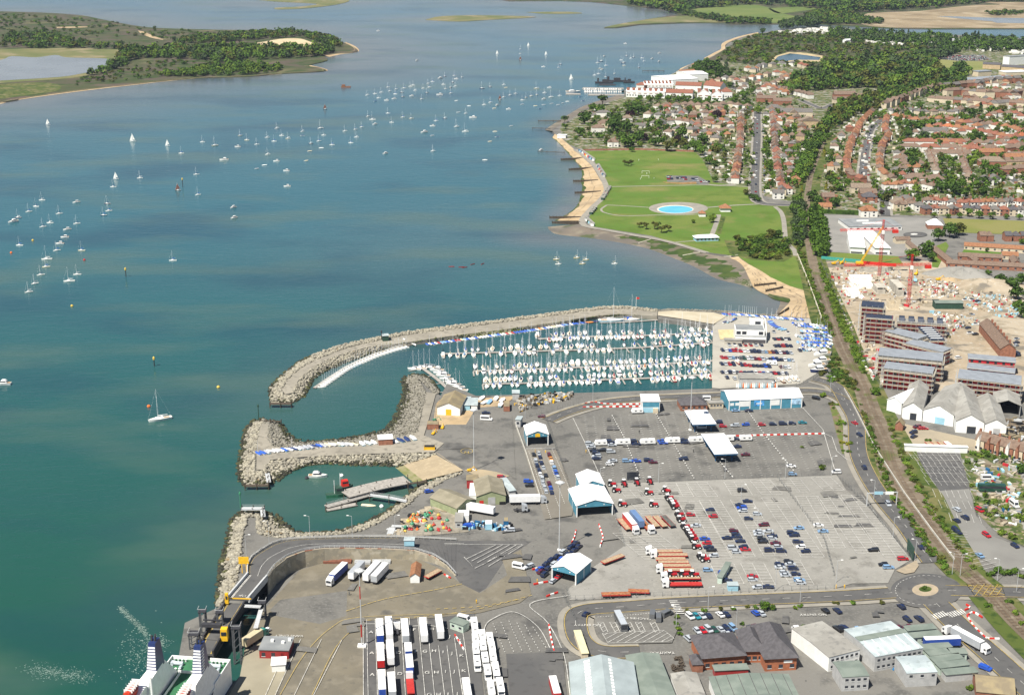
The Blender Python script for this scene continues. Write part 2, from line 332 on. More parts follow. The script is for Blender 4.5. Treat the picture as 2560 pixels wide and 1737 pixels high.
def bank(name,up,lo,zu,zl,m,n=60,rows=3,a=0.0,b=1.0,lift=0.0,wob=0.0):
 U=resample(px(smooth(up,4),zu),n);W=resample(px(smooth(lo,4),zl),n);mb=MB();vs=[]
 for r in range(rows+1):
  for i in range(n):
   t=a+(b-a)*r/rows
   if wob and r in(0,rows):t+=wob*math.sin(i*1.7+r)*math.sin(i*.53)
   vs.append(U[i].lerp(W[i],t)+Vector((0,0,lift)))
 mb.add(vs,[(r*n+i,r*n+i+1,(r+1)*n+i+1,(r+1)*n+i)for r in range(rows)for i in range(n-1)])
 return struct(name,mb,m)
B1U=[(1387,335),(1405,347),(1422,362),(1437,375),(1455,392),(1480,415),(1492,435),(1505,457),(1512,475),(1500,495),(1477,515),(1455,542),(1450,552)]
B1L=[(1380,345),(1396,358),(1418,382),(1437,404),(1450,420),(1455,437),(1451,452),(1455,468),(1450,490),(1445,508),(1432,525),(1405,542),(1385,552)]
bank('beach',B1U,B1L,ZL,-.1,SANDC)
bank('beach_weed',B1U,B1L,ZL,-.1,WEED,a=.86,b=1.03,lift=.06,wob=.1)
B2U=[(1452,560),(1460,567),(1480,571),(1580,588),(1667,603),(1767,634),(1825,645),(1855,662),(1870,690),(1882,715)]
B2L=[(1360,568),(1365,577),(1385,588),(1480,598),(1592,618),(1650,637),(1725,669),(1780,697),(1831,709),(1880,720)]
bank('mudflat',B2U,B2L,2.3,-.25,MUD,n=80)
bank('mud_weed',B2U[4:],B2L[4:],2.3,-.25,WEED,n=40,a=.25,b=.72,lift=.05,wob=.16)
bank('mud_weed',B2U[3:6],B2L[3:6],2.3,-.25,WEED,n=30,a=.12,b=.42,lift=.05,wob=.1)
B3U=[(1767,631),(1790,633),(1846,640),(1871,659),(1904,677),(1926,692),(1974,714),(2011,725),(2037,754),(2040,775),(2050,797)]
B3L=[(1767,636),(1790,640),(1825,646),(1855,664),(1870,690),(1880,714),(1912,735),(1960,744),(1975,752),(1960,770),(1941,789)]
bank('beach',B3U,B3L,ZL+.05,.25,SANDC,n=60)
bank('mudflat',[(1880,712),(1912,733),(1960,744),(1975,752),(1960,770),(1941,788)],[(1872,714),(1900,730),(1925,742),(1935,755),(1937,770),(1932,786)],.3,-.2,MUD,n=30)
bank('beach_weed',[(1925,733),(1950,738),(1972,745),(1976,752)],[(1918,738),(1935,748),(1955,753),(1970,757)],.4,.3,WEED,n=20,lift=.12)
DSAND=mat('wet_sand',(.2,.155,.1),.8,.2,.1)
for f in(.3,.52,.66):bank('tide_line',B3U[3:],B3L[3:],ZL+.05,.25,DSAND,n=50,rows=1,a=f,b=f+.025,lift=.05,wob=.04)
bank('tide_line',B1U,B1L,ZL,-.1,DSAND,n=60,rows=1,a=.45,b=.47,lift=.05,wob=.05)
bank('beach',[(1560,226),(1610,214),(1660,197),(1700,176),(1728,160)],[(1545,232),(1600,218),(1640,203),(1690,181),(1700,172)],ZL,-.1,SANDC,n=30)
bank('beach',[(1772,146),(1800,132),(1813,123),(1816,110),(1853,94),(1897,84)],[(1758,147),(1785,132),(1802,123),(1806,108),(1846,92),(1895,81)],ZL,-.1,SANDC,n=30)
bank('mudflat',[(1380,328),(1405,312),(1440,290),(1475,270),(1520,258),(1562,242)],[(1360,325),(1388,306),(1425,283),(1455,266),(1500,250),(1545,238)],2.0,-.2,MUD,n=30)
bank('beach',[(0,256),(48,246),(184,227),(330,210),(477,195),(624,190),(698,183),(808,177)],[(0,261),(48,250),(184,231),(330,213.5),(477,198),(624,192.5),(698,186),(812,179)],1.1,-.1,SANDC,n=60)
bank('beach',[(760,165),(800,170),(808,177)],[(775,163),(812,172),(822,177)],1.1,-.1,SANDC,n=12)
bank('beach',[(811,140),(853,133),(885,127),(880,117),(860,107)],[(825,143),(855,136),(897,130),(890,117),(866,106)],1.1,-.1,SANDC,n=20)
RES=[(1400,320),(1440,292),(1475,272),(1562,243),(1570,226),(1700,180),(1780,146),(1816,124),(1860,94),(1945,78),(2060,71),(2300,88),(2560,99),(3200,114),(3200,540),(2560,540),(2350,540),(2215,537),(2050,535),(2040,520),(2000,510),(1910,490),(1884,466),(1780,455),(1755,397),(1737,381),(1457,376),(1424,362),(1405,345)]
ground('garden_ground',RES,GARDEN)
ground('heath_ground',[(1820,118),(1860,96),(1945,80),(2060,85),(2150,105),(2300,120),(2330,140),(2200,150),(2120,155),(2050,165),(1900,165),(1780,150),(1730,160),(1780,144)],HEATH)
PARK=[(1457,378),(1600,376),(1737,381),(1755,397),(1777,440),(1782,456),(1880,467),(1884,487),(1900,502),(1930,512),(1950,512),(1985,520),(1995,600),(2000,640),(2040,740),(2052,795),(2045,797),(2030,785),(2037,755),(2011,726),(1974,715),(1926,693),(1904,678),(1871,660),(1846,641),(1790,634),(1767,631),(1630,590),(1480,566),(1467,555),(1480,530),(1505,500),(1525,470),(1505,435),(1485,402)]
ground('park_grass',PARK,GRASS)
ground('scrub_ground',[(1810,600),(1860,605),(1900,590),(1950,600),(1975,620),(1985,640),(1960,655),(1880,650),(1825,635)],ROUGHG)
ground('park_verge',[(1945,517),(1985,520),(2000,600),(2030,690),(2058,780),(2050,795),(2030,740),(2000,670),(1985,635),(1962,600)],ROUGHG)
def road(name,pts,wd,m,z=None,sm=5,off=0.0):
 if z is None:LAY[0]+=1;z=ZL+0.02+0.005*LAY[0]
 P=px(smooth(pts,sm)if sm else pts)
 return struct(name,MB().strip(P,wd,z,off=off),m)
road('promenade',[(1438,374),(1458,388),(1482,410),(1500,434),(1514,462),(1516,478),(1504,497),(1480,520),(1459,544),(1456,558),(1470,567),(1520,576),(1580,587),(1667,603),(1767,632)],5.5,PAVE)
def ell(cx,cy,rx,ry,n=32):return[(cx+rx*math.cos(2*math.pi*k/n),cy+ry*math.sin(2*math.pi*k/n))for k in range(n)]
ground('pool_apron',ell(1696,521,74,15.5),PAVE)
ground('pool_rim',ell(1688,523.5,46,10.2),mat('pool_rim',(.6,.55,.42),.8,.1))
ground('pool_water',ell(1689,524,43,9),mat('pool_water',(.1,.42,.62),.3,.08,.1,spec=.5))
ground('park_car_park',[(1666,439),(1745,440),(1775,457),(1768,463),(1700,456),(1668,455)],ASPH)
for pts,wd in(([(1530,467),(1660,464.5),(1780,463),(1880,468)],2.5),([(1517,513),(1560,515),(1622,519)],2.2),([(1517,513),(1503,524),(1515,533),(1560,540),(1640,538),(1700,538),(1745,536)],2.0),([(1770,519),(1830,514),(1890,511),(1932,509)],3),([(1938,517),(1952,530),(1959,550),(1962,580),(1966,605),(1985,625),(1990,640)],4),([(1797,537),(1790,560),(1780,587)],4),([(1688,606),(1740,602)],2),([(1770,462),(1800,464),(1840,462)],5)):
 road('path',pts,wd,PAVE)
ground('rough_strip',[(1655,454),(1665,458),(1700,461),(1742,460),(1740,455),(1700,457),(1668,456)],mat('dry_bed',(.25,.15,.06),.95,.3,.4))
ground('walled_bed',[(1803,541),(1814,543),(1802,585),(1792,584)],ROUGHG)
RAIL=[(2066,340),(2054,367),(2039,405),(2026,442),(2019,485),(2016,522),(2018,565),(2024,612),(2034,662),(2054,725),(2079,795),(2104,862),(2129,912),(2154,962),(2180,1038),(2212,1110),(2229,1168),(2268,1238),(2326,1322),(2383,1392),(2422,1438),(2480,1488),(2560,1573),(2700,1700)]
RP=resample([Vector((*p,0))for p in smooth(RAIL,6)],160)
RW=lambda y:float(np.interp(y,[340,520,660,860,960,1240,1420,1490,1700],[4.5,6,7,9.5,10,15,10,8.5,9]))
def varstrip(name,P,wf,m,z):
 W=[G(p.x,p.y)for p in P];n=len(W);vs=[]
 for i in range(n):
  t=(W[min(i+1,n-1)]-W[max(i-1,0)]);t.z=0;t.normalize();k=Vector((-t.y,t.x,0));a,b=wf(P[i].y)
  vs.append((*(W[i]+k*a).to_2d(),z));vs.append((*(W[i]-k*b).to_2d(),z))
 return struct(name,MB().add(vs,[(2*i,2*i+1,2*i+3,2*i+2)for i in range(n-1)]),m)
LAY[0]+=2
varstrip('railway_bank',RP,lambda y:(float(np.interp(y,[340,600,800,960,1240,1430,1700],[12,9,12,11,16,8,9])),float(np.interp(y,[340,600,800,960,1240,1430,1700],[12,10,14,13,15,9,12]))),ROUGHG,ZL+.3)
varstrip('railway_ballast',RP,lambda y:(RW(y)/2,RW(y)/2),BALL,ZL+.42)
RAILM=mat('rail_steel',(.16,.1,.06),.6,.2,.5)
mbR=MB();W=[G(p.x,p.y)for p in RP]
for off in(-2.6,-1.2,1.0,2.4):
 i0=0 if off in(-1.2,1.0)else 40
 mbR.strip(W[i0:],.16,ZL+.56,off=off if abs(off)<3 else off)
struct('railway_tracks',mbR,RAILM)
mbS=MB()
for a,b in zip(W[36:150],W[37:151]):
 d=b-a;L_=d.length;d.normalize();k=Vector((-d.y,d.x,0));s=0
 while s<L_:
  c=a+d*s
  for o in(-1.9,1.7):
   q=c+k*o;mbS.strip([q-k*1.25,q+k*1.25],.28,ZL+.5)
  s+=1.6
struct('railway_sleepers',mbS,mat('sleeper_wood',(.1,.075,.055),.9,.2))
ground('site_ground',[(2050,657),(2120,650),(2200,655),(2350,652),(2430,660),(2560,745),(2620,780),(2640,1020),(2560,1010),(2490,965),(2400,985),(2260,965),(2165,965),(2140,905),(2112,850),(2085,780)],SITE)
ground('school_yard',[(2050,538),(2120,539),(2215,543),(2350,547),(2358,575),(2355,592),(2330,605),(2280,640),(2245,642),(2075,630),(2063,590)],mixmat('school_tarmac',[((.2,.195,.18),1,0,1),((.24,.23,.21),.05,.4,.6)],.95))
ground('school_lawn',[(2075,631),(2245,641),(2258,662),(2160,660),(2055,650)],GRASS)
ground('playing_field',[(2357,546),(2560,553),(2800,560),(2800,600),(2560,588),(2400,582),(2368,574)],mixmat('dry_field',[((.15,.165,.04),1,0,1),((.19,.18,.06),.03,.4,.6)],.95))
ground('green_lane',[(2330,620),(2365,605),(2372,615),(2345,670),(2330,668)],GRASS)
ground('sports_field',[(2308,157),(2330,149),(2455,155),(2475,166),(2440,184),(2350,182)],mixmat('dry_field_far',[((.2,.2,.07),1,0,1),((.16,.175,.055),.02,.4,.6)],.95))
ground('far_car_park',[(2340,147),(2360,138),(2460,138),(2480,150),(2400,154)],ASPH)
ground('pond_bank',[(1925,156),(1940,140),(1972,131),(2015,133),(2060,141),(2055,156),(1990,155),(1960,157)],mat('pond_bank',(.4,.32,.18),.95,.3,.1))
ground('pond_water',[(1934,154),(1945,142),(1975,134.5),(2010,138),(2052,144),(2048,151),(1995,150),(1960,154)],mat('pond_water',(.012,.045,.08),.15,.1,.05,spec=.5))
ground('station_car_park',[(2258,1131),(2400,1133),(2425,1230),(2440,1290),(2480,1340),(2560,1370),(2640,1400),(2560,1428),(2500,1420),(2440,1390),(2380,1330),(2300,1210)],mixmat('carpark_grey',[((.17,.165,.152),1,0,1),((.205,.2,.183),.05,.4,.6)],.95))
ground('new_tarmac',[(2258,1131),(2398,1133),(2428,1222),(2310,1230),(2302,1222)],ASPH_D)
ground('works_yard',[(2200,1040),(2260,1060),(2440,1100),(2520,1060),(2560,1080),(2600,1130),(2420,1133),(2262,1126)],mixmat('works_yard',[((.33,.28,.2),1,0,1),((.27,.235,.175),.06,.4,.6),((.2,.18,.14),.2,.55,.7)],.95))
ground('back_gardens',[(2400,1133),(2600,1120),(2640,1400),(2500,1340),(2440,1280),(2425,1220)],GARDEN)
ground('club_car_park',[(1782,817),(1816,783),(1894,789),(2045,799),(2060,830),(2078,880),(2072,910),(2040,935),(2000,960),(1800,972),(1780,970)],mixmat('club_yard',[((.33,.31,.265),1,0,1),((.37,.35,.3),.05,.42,.6),((.28,.265,.23),.15,.55,.7)],.95))
ground('car_park_ground',[(1500,1211),(1535,1208),(1665,1205),(1945,1194),(2092,1188),(2115,1225),(2168,1265),(2279,1399),(2237,1424),(2220,1458),(2130,1459),(2087,1471),(1960,1476),(1765,1486),(1504,1498),(1423,1500),(1417,1476),(1480,1420),(1561,1365),(1535,1284)],CONC)
ground('freight_yard',[(640,1545),(700,1480),(750,1425),(830,1400),(1030,1393),(1110,1425),(1150,1458),(1200,1483),(1268,1438),(1255,1398),(1302,1374),(1328,1485),(1300,1507),(1200,1532),(1080,1545),(915,1552),(910,1760),(540,1760),(600,1690),(606,1655),(618,1585)],TAN)
ground('loading_bay',[(622,1600),(690,1590),(720,1660),(690,1737),(660,1760),(560,1760),(600,1690),(606,1660)],mixmat('bay_concrete',[((.25,.225,.165),1,0,1),((.3,.27,.2),.07,.4,.6)],.95))
ground('worn_tarmac',[(700,1500),(860,1478),(868,1478),(866,1540),(800,1560),(690,1540),(675,1525)],ASPH)
ground('lorry_lanes',[(912,1552),(1090,1546),(1186,1530),(1212,1760),(908,1760)],ASPH_D)
ground('shed_yard',[(1080,1030),(1118,960),(1190,990),(1280,1040),(1290,1200),(1190,1120),(1090,1125)],ASPH)
ground('shed_sand',[(1080,1085),(1090,1010),(1100,1000),(1150,1000),(1290,990),(1260,1015),(1190,1020),(1165,1062),(1115,1062)],SANDC)
ground('slip_apron',[(1160,1175),(1200,1195),(1260,1195),(1275,1190),(1240,1180),(1205,1174)],mixmat('tan_apron',[((.36,.29,.19),1,0,1),((.3,.25,.17),.2,.4,.6)],.95))
ground('patched_tarmac',[(1265,1635),(1405,1630),(1420,1760),(1275,1760)],ASPH_D)
ground('landscaped_bed',[(2072,1010),(2098,1006),(2108,1030),(2120,1080),(2140,1130),(2130,1138),(2105,1134),(2090,1080),(2078,1030)],mixmat('bed_soil',[((.17,.125,.085),1,0,1),((.1,.13,.03),.25,.45,.55)],.95))
ground('buoy_yard',[(965,1340),(1050,1290),(1090,1260),(1170,1290),(1172,1330),(1000,1345)],mixmat('buoy_yard',[((.28,.25,.2),1,0,1),((.2,.18,.14),.3,.4,.6)],.95))
ROADS=[([(2330,1407),(2300,1368),(2268,1322),(2210,1253),(2168,1188),(2145,1130),(2140,1057),(2118,1013),(2100,980),(2081,962),(2037,949)],9),([(2110,1003),(2085,990),(2022,978),(1900,985),(1780,990),(1600,998),(1500,1010),(1420,1032),(1370,1052)],8),([(2230,1484),(2100,1492),(1960,1498),(1700,1509),(1560,1519),(1470,1526),(1440,1545),(1450,1600),(1500,1630),(1600,1632)],9),([(2340,1510),(2400,1570),(2480,1640),(2600,1750)],11),([(2370,1478),(2450,1480),(2600,1484)],9),([(1893,280),(1893,340),(1890,400),(1887,465),(1890,495),(1903,508),(1935,512),(1990,513),(2020,514)],8),([(2205,300),(2184,315),(2172,335),(2166,367),(2161,397),(2157,435),(2162,455),(2190,468),(2206,485),(2212,520),(2214,540)],8),([(2350,420),(2360,440),(2375,460)],7),([(2540,430),(2525,442),(2560,470)],7),([(2502,380),(2506,400),(2507,412)],8),([(2210,510),(2300,518),(2400,522),(2560,525)],5),([(1902,240),(1895,222),(1950,205),(1985,190),(2010,182)],8),([(2000,250),(2035,265),(2055,272),(2080,262)],7),([(2330,136),(2325,125),(2318,117)],7),([(1860,235),(1830,215),(1855,195)],6)]
for pts,wd in ROADS:
 road('pavement',pts,wd+4.5,PAVE);
for pts,wd in ROADS:road('road',pts,wd,ASPH_D)
ground('roundabout_road',ell(2316,1478,90,43),ASPH_D)
ground('roundabout_island',ell(2313,1476,33,15.5),mixmat('island_paving',[((.36,.29,.2),1,0,1),((.3,.25,.18),.4,.4,.6)],.95))
ground('roundabout_bed',ell(2313,1474,16,7),ROUGHG)
ground('corner_paving',[(2240,1428),(2290,1402),(2297,1415),(2285,1432),(2262,1436)],mixmat('corner_paving',[((.33,.27,.19),1,0,1),((.28,.235,.17),.4,.4,.6)],.95))
ground('bus_stand',[(1485,1535),(1660,1528),(1700,1560),(1680,1608),(1520,1612),(1495,1580)],ASPH)
ground('ferry_lanes',[(1310,1125),(1388,1122),(1440,1240),(1430,1290),(1362,1300)],mixmat('worn_lane',[((.16,.145,.12),1,0,1),((.19,.175,.148),.06,.42,.6)],.95))
r_=random.Random(31)
for poly,n,m_ in(([(2085,1240),(2140,1240),(2160,1320),(2100,1330)],8,ASPH_D),([(1300,1050),(1420,1080),(1440,1200),(1330,1110)],3,ASPH_D),([(1450,1040),(2000,1030),(2080,1170),(1520,1195)],10,ASPH_D),([(1520,1230),(2060,1210),(2200,1440),(1520,1480)],16,ASPH),([(1220,1290),(1420,1310),(1300,1500),(1210,1420)],6,ASPH_D),([(720,1480),(1060,1420),(1100,1530),(760,1640)],7,ASPH),([(1220,1570),(1420,1570),(1420,1720),(1230,1720)],6,ASPH_D),([(1900,1540),(2200,1530),(2280,1590),(1920,1600)],6,ASPH_D)):
 W_=px(poly);PP=[(p.x,p.y)for p in W_];k=0
 while k<n:
  x=r_.uniform(min(p[0]for p in PP),max(p[0]for p in PP));y=r_.uniform(min(p[1]for p in PP),max(p[1]for p in PP))
  if not inpoly((x,y),PP):continue
  a,b=r_.uniform(.8,5),r_.uniform(.6,3);LAY[0]+=1;z=ZL+.02+.005*LAY[0];k+=1;t_=r_.choice((0,.3,-.2));struct('tarmac_patch',MB().sheet([(x+math.cos(t_)*u-math.sin(t_)*v,y+math.sin(t_)*u+math.cos(t_)*v)+(z,)for u,v in((-a,-b),(a,-b),(a*.9,b),(-a*.7,b*.9))],z),m_)
#   PAINTED MARKINGS
MW,MY=MB(),MB();ZM=ZL+.62
def ln(mb,pts,wd=.16):mb.strip(px(pts),wd,ZM)
def dash(mb,pts,on=2.0,off=3.0,wd=.16):
 P=px(pts);D=sum((b-a).length for a,b in zip(P,P[1:]));n=max(2,int(D/.5));Q=resample(P,n);k=0;a,b=max(1,int(on/.5)),max(1,int(off/.5))
 while k<n-1:mb.strip(Q[k:min(n,k+a+1)],wd,ZM);k+=a+b
def bays(p0,p1,hw,step=2.4,lines=(-1,0,1)):
 A,B=G(*p0),G(*p1);n=int((B-A).length/step)
 for s in lines:o=Vector((s*hw,0,0));MW.strip([A+o,B+o],.13,ZM)
 for k in range(n+1):c=A.lerp(B,k/n);MW.strip([c-Vector((hw,0,0)),c+Vector((hw,0,0))],.13,ZM+.003)
for p0,p1 in(((1690,1211),(1708,1244)),((1742,1208),(1768,1243)),((1835,1207),(1855,1240)),((1900,1203),(1930,1238)),((1722,1256),(1800,1398)),((1774,1253),(1860,1395)),((1852,1252),(1938,1392)),((1930,1247),(2032,1395)),((1805,1412),(1830,1462)),((1880,1410),(1908,1464)),((1970,1402),(2005,1465)),((2015,1243),(2085,1372)),((2070,1242),(2170,1385)),((2128,1240),(2240,1395)),((1975,1200),(2000,1232)),((2052,1196),(2085,1228)),((1575,1228),(1592,1247)),((1620,1226),(1638,1248)),((1605,1262),(1640,1298)),((1560,1335),(1640,1400)),((1610,1332),(1668,1375))):bays(p0,p1,4.7)
for p0,p1 in(((2275,1140),(2392,1141)),((2290,1152),(2400,1153)),((2300,1168),(2412,1170)),((2308,1185),(2418,1187)),((2316,1205),(2424,1208))):
 A,B=G(*p0),G(*p1);n=int((B-A).length/2.5);MW.strip([A,B],.14,ZM)
 for k in range(n+1):c=A.lerp(B,k/n);MW.strip([c-Vector((0,4.6,0)),c+Vector((0,4.6,0))],.13,ZM)
for p0,p1 in(((2335,1235),(2430,1240)),((2350,1262),(2440,1266)),((2375,1295),(2450,1300)),((2390,1330),(2400,1395)),((2420,1385),(2480,1420))):
 A,B=G(*p0),G(*p1);n=int((B-A).length/2.5);d=(B-A).normalized();k_=Vector((-d.y,d.x,0))*4.5
 for k in range(n+1):c=A.lerp(B,k/n);MW.strip([c-k_,c+k_],.13,ZM)
P=[G(*p)for p in((1440,1045),(1600,1036),(1800,1030),(2000,1024),(2088,1170),(1940,1190),(1700,1196),(1508,1202))];PP=[(p.x,p.y)for p in P];y=min(p.y for p in P)
while y<max(p.y for p in P):
 x=min(p.x for p in P)
 while x<max(p.x for p in P):
  if inpoly((x,y),PP):MW.strip([(x-.55,y),(x+.55,y)],.16,ZM)
  x+=4.6
 y+=2.75
for pts in([(1432,1046),(1470,1125),(1506,1206)],[(2006,1021),(2057,1076),(2086,1175)],[(2057,1084),(2080,1095),(2092,1130),(2118,1152)]):ln(MW,pts,.22)
for pts in([(1530,1040),(1560,1095),(1602,1200)],[(1640,1036),(1672,1090),(1735,1198)],[(1712,1034),(1745,1090),(1832,1195)],[(1870,1030),(1905,1080),(1985,1180)]):dash(MW,pts,1.5,1.5,.5)
for a,b,c,d in((232,285,235,1028),(268,285,282,1028),(352,280,375,1028),(437,275,462,1028),(520,270,562,1028),(607,265,655,1028),(692,262,752,1028),(778,260,850,1028),(865,257,945,1028),(985,545,1045,1028),(1070,545,1130,1028),(1145,470,1225,1028),(1230,420,1320,1028)):ln(MW,[(850+a/4,1480+b/4),(850+c/4,1480+d/4),(850+(c+(c-a)*.4)/4,1480+(d+(d-b)*.4)/4)],.18)
for pts in([(1010,1568),(1075,1566)],[(912,1562),(942,1562)],[(1075,1566),(1120,1573)]):ln(MW,pts,.3)
def letters(mb,s,x,y,h=1.9,rz=0.0,z=ZM):
 cu=bpy.data.curves.new('t','FONT');cu.body=s;cu.size=h*1.35;cu.align_x='CENTER';cu.align_y='CENTER';o=bpy.data.objects.new('t',cu);col.objects.link(o);bpy.context.view_layer.update()
 me=o.to_mesh();M=Matrix.Translation(G(x,y,z))@Matrix.Rotation(R(rz),4,'Z');mb.add([M@v.co for v in me.vertices],[tuple(p.vertices)for p in me.polygons]);o.to_mesh_clear();bpy.data.objects.remove(o);bpy.data.curves.remove(cu)
for s,x,y in(('A',310,395),('F',742,372),('H',918,365),('J',1098,440),('K',1193,478),('A',318,603),('D',587,600),('F',760,588),('G',850,587),('H',940,583),('I',1030,595),('J',1120,607),('K',1215,630),('A',322,820),('C',507,812),('D',598,812),('G',872,800),('H',963,797),('I',1055,790),('J',1143,788),('K',1237,782),('G',893,1020),('H',985,1018),('I',1080,1015),('J',1173,1010)):letters(MW,s,850+x/4,1480+y/4)
for s,x,y,h,rz in(('STOP',614,1489,1.6,160),('COACHES ONLY',1586,1544,1.5,174),('NO ENTRY',1469,1561,1.5,178),('TAXI',1640,1630,1.5,180),('TAXI',1671,1630,1.5,180),('VANS ONLY',723,1588,1.4,178),('NO ENTRY',2033,1535,1.5,180),('H',1167,1130,2.6,0)):letters(MW if s!='H' else MY,s,x,y,h,rz,9.35 if s=='STOP' else ZM)
ln(MY,ell(1167,1130,15,6.4,24)+[(1182,1130)],.2)
for pts in([(1700,1525),(1600,1538),(1490,1545)],):dash(MW,pts,.8,.8,.3)
def hatch(poly,n,ang,mb):
 W_=px(poly);PP=[(p.x,p.y)for p in W_];c=sum(W_,Vector())/len(W_);d=Vector((math.cos(R(ang)),math.sin(R(ang)),0));k=Vector((-d.y,d.x,0))
 for i in range(-n,n+1):
  o=c+k*i*2.2;pts=[o+d*s*.5 for s in range(-90,91)if inpoly((o+d*s*.5).to_2d(),PP)]
  if len(pts)>1:mb.strip([pts[0],pts[-1]],.22,ZM)
 mb.strip(W_+[W_[0]],.18,ZM)
hatch([(1506,1586),(1660,1578),(1685,1598),(1668,1606),(1520,1610)],30,45,MW)
for x in(1502,1532,1570,1596,1632):hatch([(x-8,1558),(x+6,1558),(x+18,1582),(x+6,1583)],8,45,MW)
hatch([(1099,1364),(1308,1363),(1190,1420),(1162,1400)],18,40,MW)if 0 else None
for k in range(5):ln(MW,[(1165+k*14,1400+k*4.5),(1240+k*17,1364)],.2)
ln(MW,[(1105,1364),(1306,1363),(1187,1423),(1160,1395)],.2);ln(MW,smooth([(1103,1367),(1098,1364),(1105,1361),(1160,1361)],4),.18)
dash(MY,smooth([(865,1530),(960,1500),(1080,1478),(1155,1462)],5),4,.5,.25);dash(MY,smooth([(915,1553),(1060,1543),(1200,1524),(1330,1490)],5),2,1.5,.25);dash(MY,smooth([(1090,1525),(1200,1518),(1300,1500)],4),1.5,1.5,.25);ln(MY,smooth([(700,1740),(760,1640),(830,1570),(905,1545),(1190,1535)],6),.17);ln(MY,smooth([(780,1740),(840,1620),(900,1560)],5),.17)
ln(MW,smooth([(1210,1600),(1212,1570),(1230,1550),(1285,1532),(1345,1570),(1380,1632)],6),.25);ln(MW,smooth([(1425,1490),(1325,1512),(1370,1560),(1410,1640),(1425,1740)],5),.25)
for k in range(6):dash(MW,[(1232+k*20,1560-k*3+max(0,k-2)*8),(1262+k*22,1632)],1.2,1.2)
for k in range(8):ln(MW,[(640+k*24,1740),(700+k*26,1600)],.16)if k in(1,2,4,6)else None
for pts in([(1322,1130),(1378,1300)],[(1345,1128),(1398,1270)],[(1362,1126),(1412,1262)],[(1380,1124),(1440,1262)]):dash(MW,pts,1,1.2,.2)
ln(MW,[(1311,1124),(1388,1122)],.3)
for c in((1683,1700,1501,1532,8,1),(2335,2362,1541,1532,6,0),(2375,2408,1536,1527,7,0)):
 x0,x1,y0,y1,n,m_=c
 for k in range(n):t_=k/(n-1);p=G(x0+(x1-x0)*t_,y0+(y1-y0)*t_,ZM);d=Vector((1.6,0,0))if m_ else Vector((.5,-1.7,0));MW.strip([p-d,p+d],.55,ZM+.004)
hatch([(2416,1463),(2503,1463),(2512,1490),(2437,1492)],12,55,MY);hatch([(2416,1463),(2503,1463),(2512,1490),(2437,1492)],12,-35,MY)
for pts,wd in ROADS[:5]:
 S=smooth(pts,5);dash(MW,S,3,5,.15);LAY_=px(S)
 for s in(-1,1):MY.strip(LAY_,.22,ZM,off=s*(wd/2-.4))
for pts,wd in ROADS[5:7]:dash(MW,smooth(pts,5),2,6,.15)
dash(MW,ell(2316,1478,78,37,40)[8:34],1,1,.2)
struct('road_markings',MW,LINEW);struct('yellow_markings',MY,LINEY)
for i,(a,b,c,d)in enumerate([(1745,1305,1790,1330),(1640,1150,1700,1172),(1300,1075,1330,1110),(1230,1080,1280,1110),(2090,1300,2125,1330),(1520,1440,1600,1470)]):pass
#   BREAKWATERS AND ROCK ARMOUR
NB_OUT=[(702,975),(720,945),(750,920),(785,900),(835,880),(885,864),(952,849),(1010,837),(1141,821),(1248,806),(1416,784),(1497,773),(1548,771),(1598,774),(1643,779)]
NB_IN=[(715,985),(732,980),(740,960),(760,935),(785,917),(822,897),(872,880),(935,865),(985,860),(1035,853),(1141,838),(1248,825),(1416,802),(1430,798),(1497,789),(1548,785),(1581,787),(1643,790)]
GRAVEL=mixmat('gravel_track',[((.235,.215,.175),1,0,1),((.29,.265,.215),.05,.42,.6),((.18,.165,.135),.3,.52,.68)],.95)
NBP=smooth(NB_OUT,4)+smooth(NB_IN,4)[::-1]
struct('breakwater_ground',MB().prism(px(NBP),-2.0,ZL+.02),GRAVEL)
struct('breakwater_track',MB().sheet(px([(645,1085),(655,1060),(670,1062),(672,1080),(667,1097),(680,1116),(715,1121),(785,1116),(885,1111),(985,1095),(1045,1081),(1066,982),(1090,985),(1075,1040),(1060,1090),(1110,1110),(1085,1132),(960,1135),(760,1144),(677,1151),(660,1176),(641,1176),(642,1130)]),ZL+.5),GRAVEL)
ROCK=mixmat('armour_rock',[((.31,.285,.22),1,0,1),((.2,.185,.15),.35,.42,.6),((.4,.37,.295),.6,.55,.7),((.25,.19,.11),.2,.66,.72)],.95)
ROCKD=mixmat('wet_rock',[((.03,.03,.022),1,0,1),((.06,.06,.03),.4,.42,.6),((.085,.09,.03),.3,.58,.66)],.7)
ROCKG=mixmat('small_rock',[((.23,.215,.18),1,0,1),((.16,.15,.12),.3,.42,.6),((.3,.28,.22),.6,.55,.7)],.95)
ICO=None
def ico():
 global ICO
 if ICO is None:
  t=(1+5**.5)/2
  v=[(-1,t,0),(1,t,0),(-1,-t,0),(1,-t,0),(0,-1,t),(0,1,t),(0,-1,-t),(0,1,-t),(t,0,-1),(t,0,1),(-t,0,-1),(-t,0,1)]
  f=[(0,11,5),(0,5,1),(0,1,7),(0,7,10),(0,10,11),(1,5,9),(5,11,4),(11,10,2),(10,7,6),(7,1,8),(3,9,4),(3,4,2),(3,2,6),(3,6,8),(3,8,9),(4,9,5),(2,4,11),(6,2,10),(8,6,7),(9,8,1)]
  ICO=(np.array(v)/math.sqrt(1+t*t),np.array(f))
 return ICO
RS=np.random.RandomState(3)
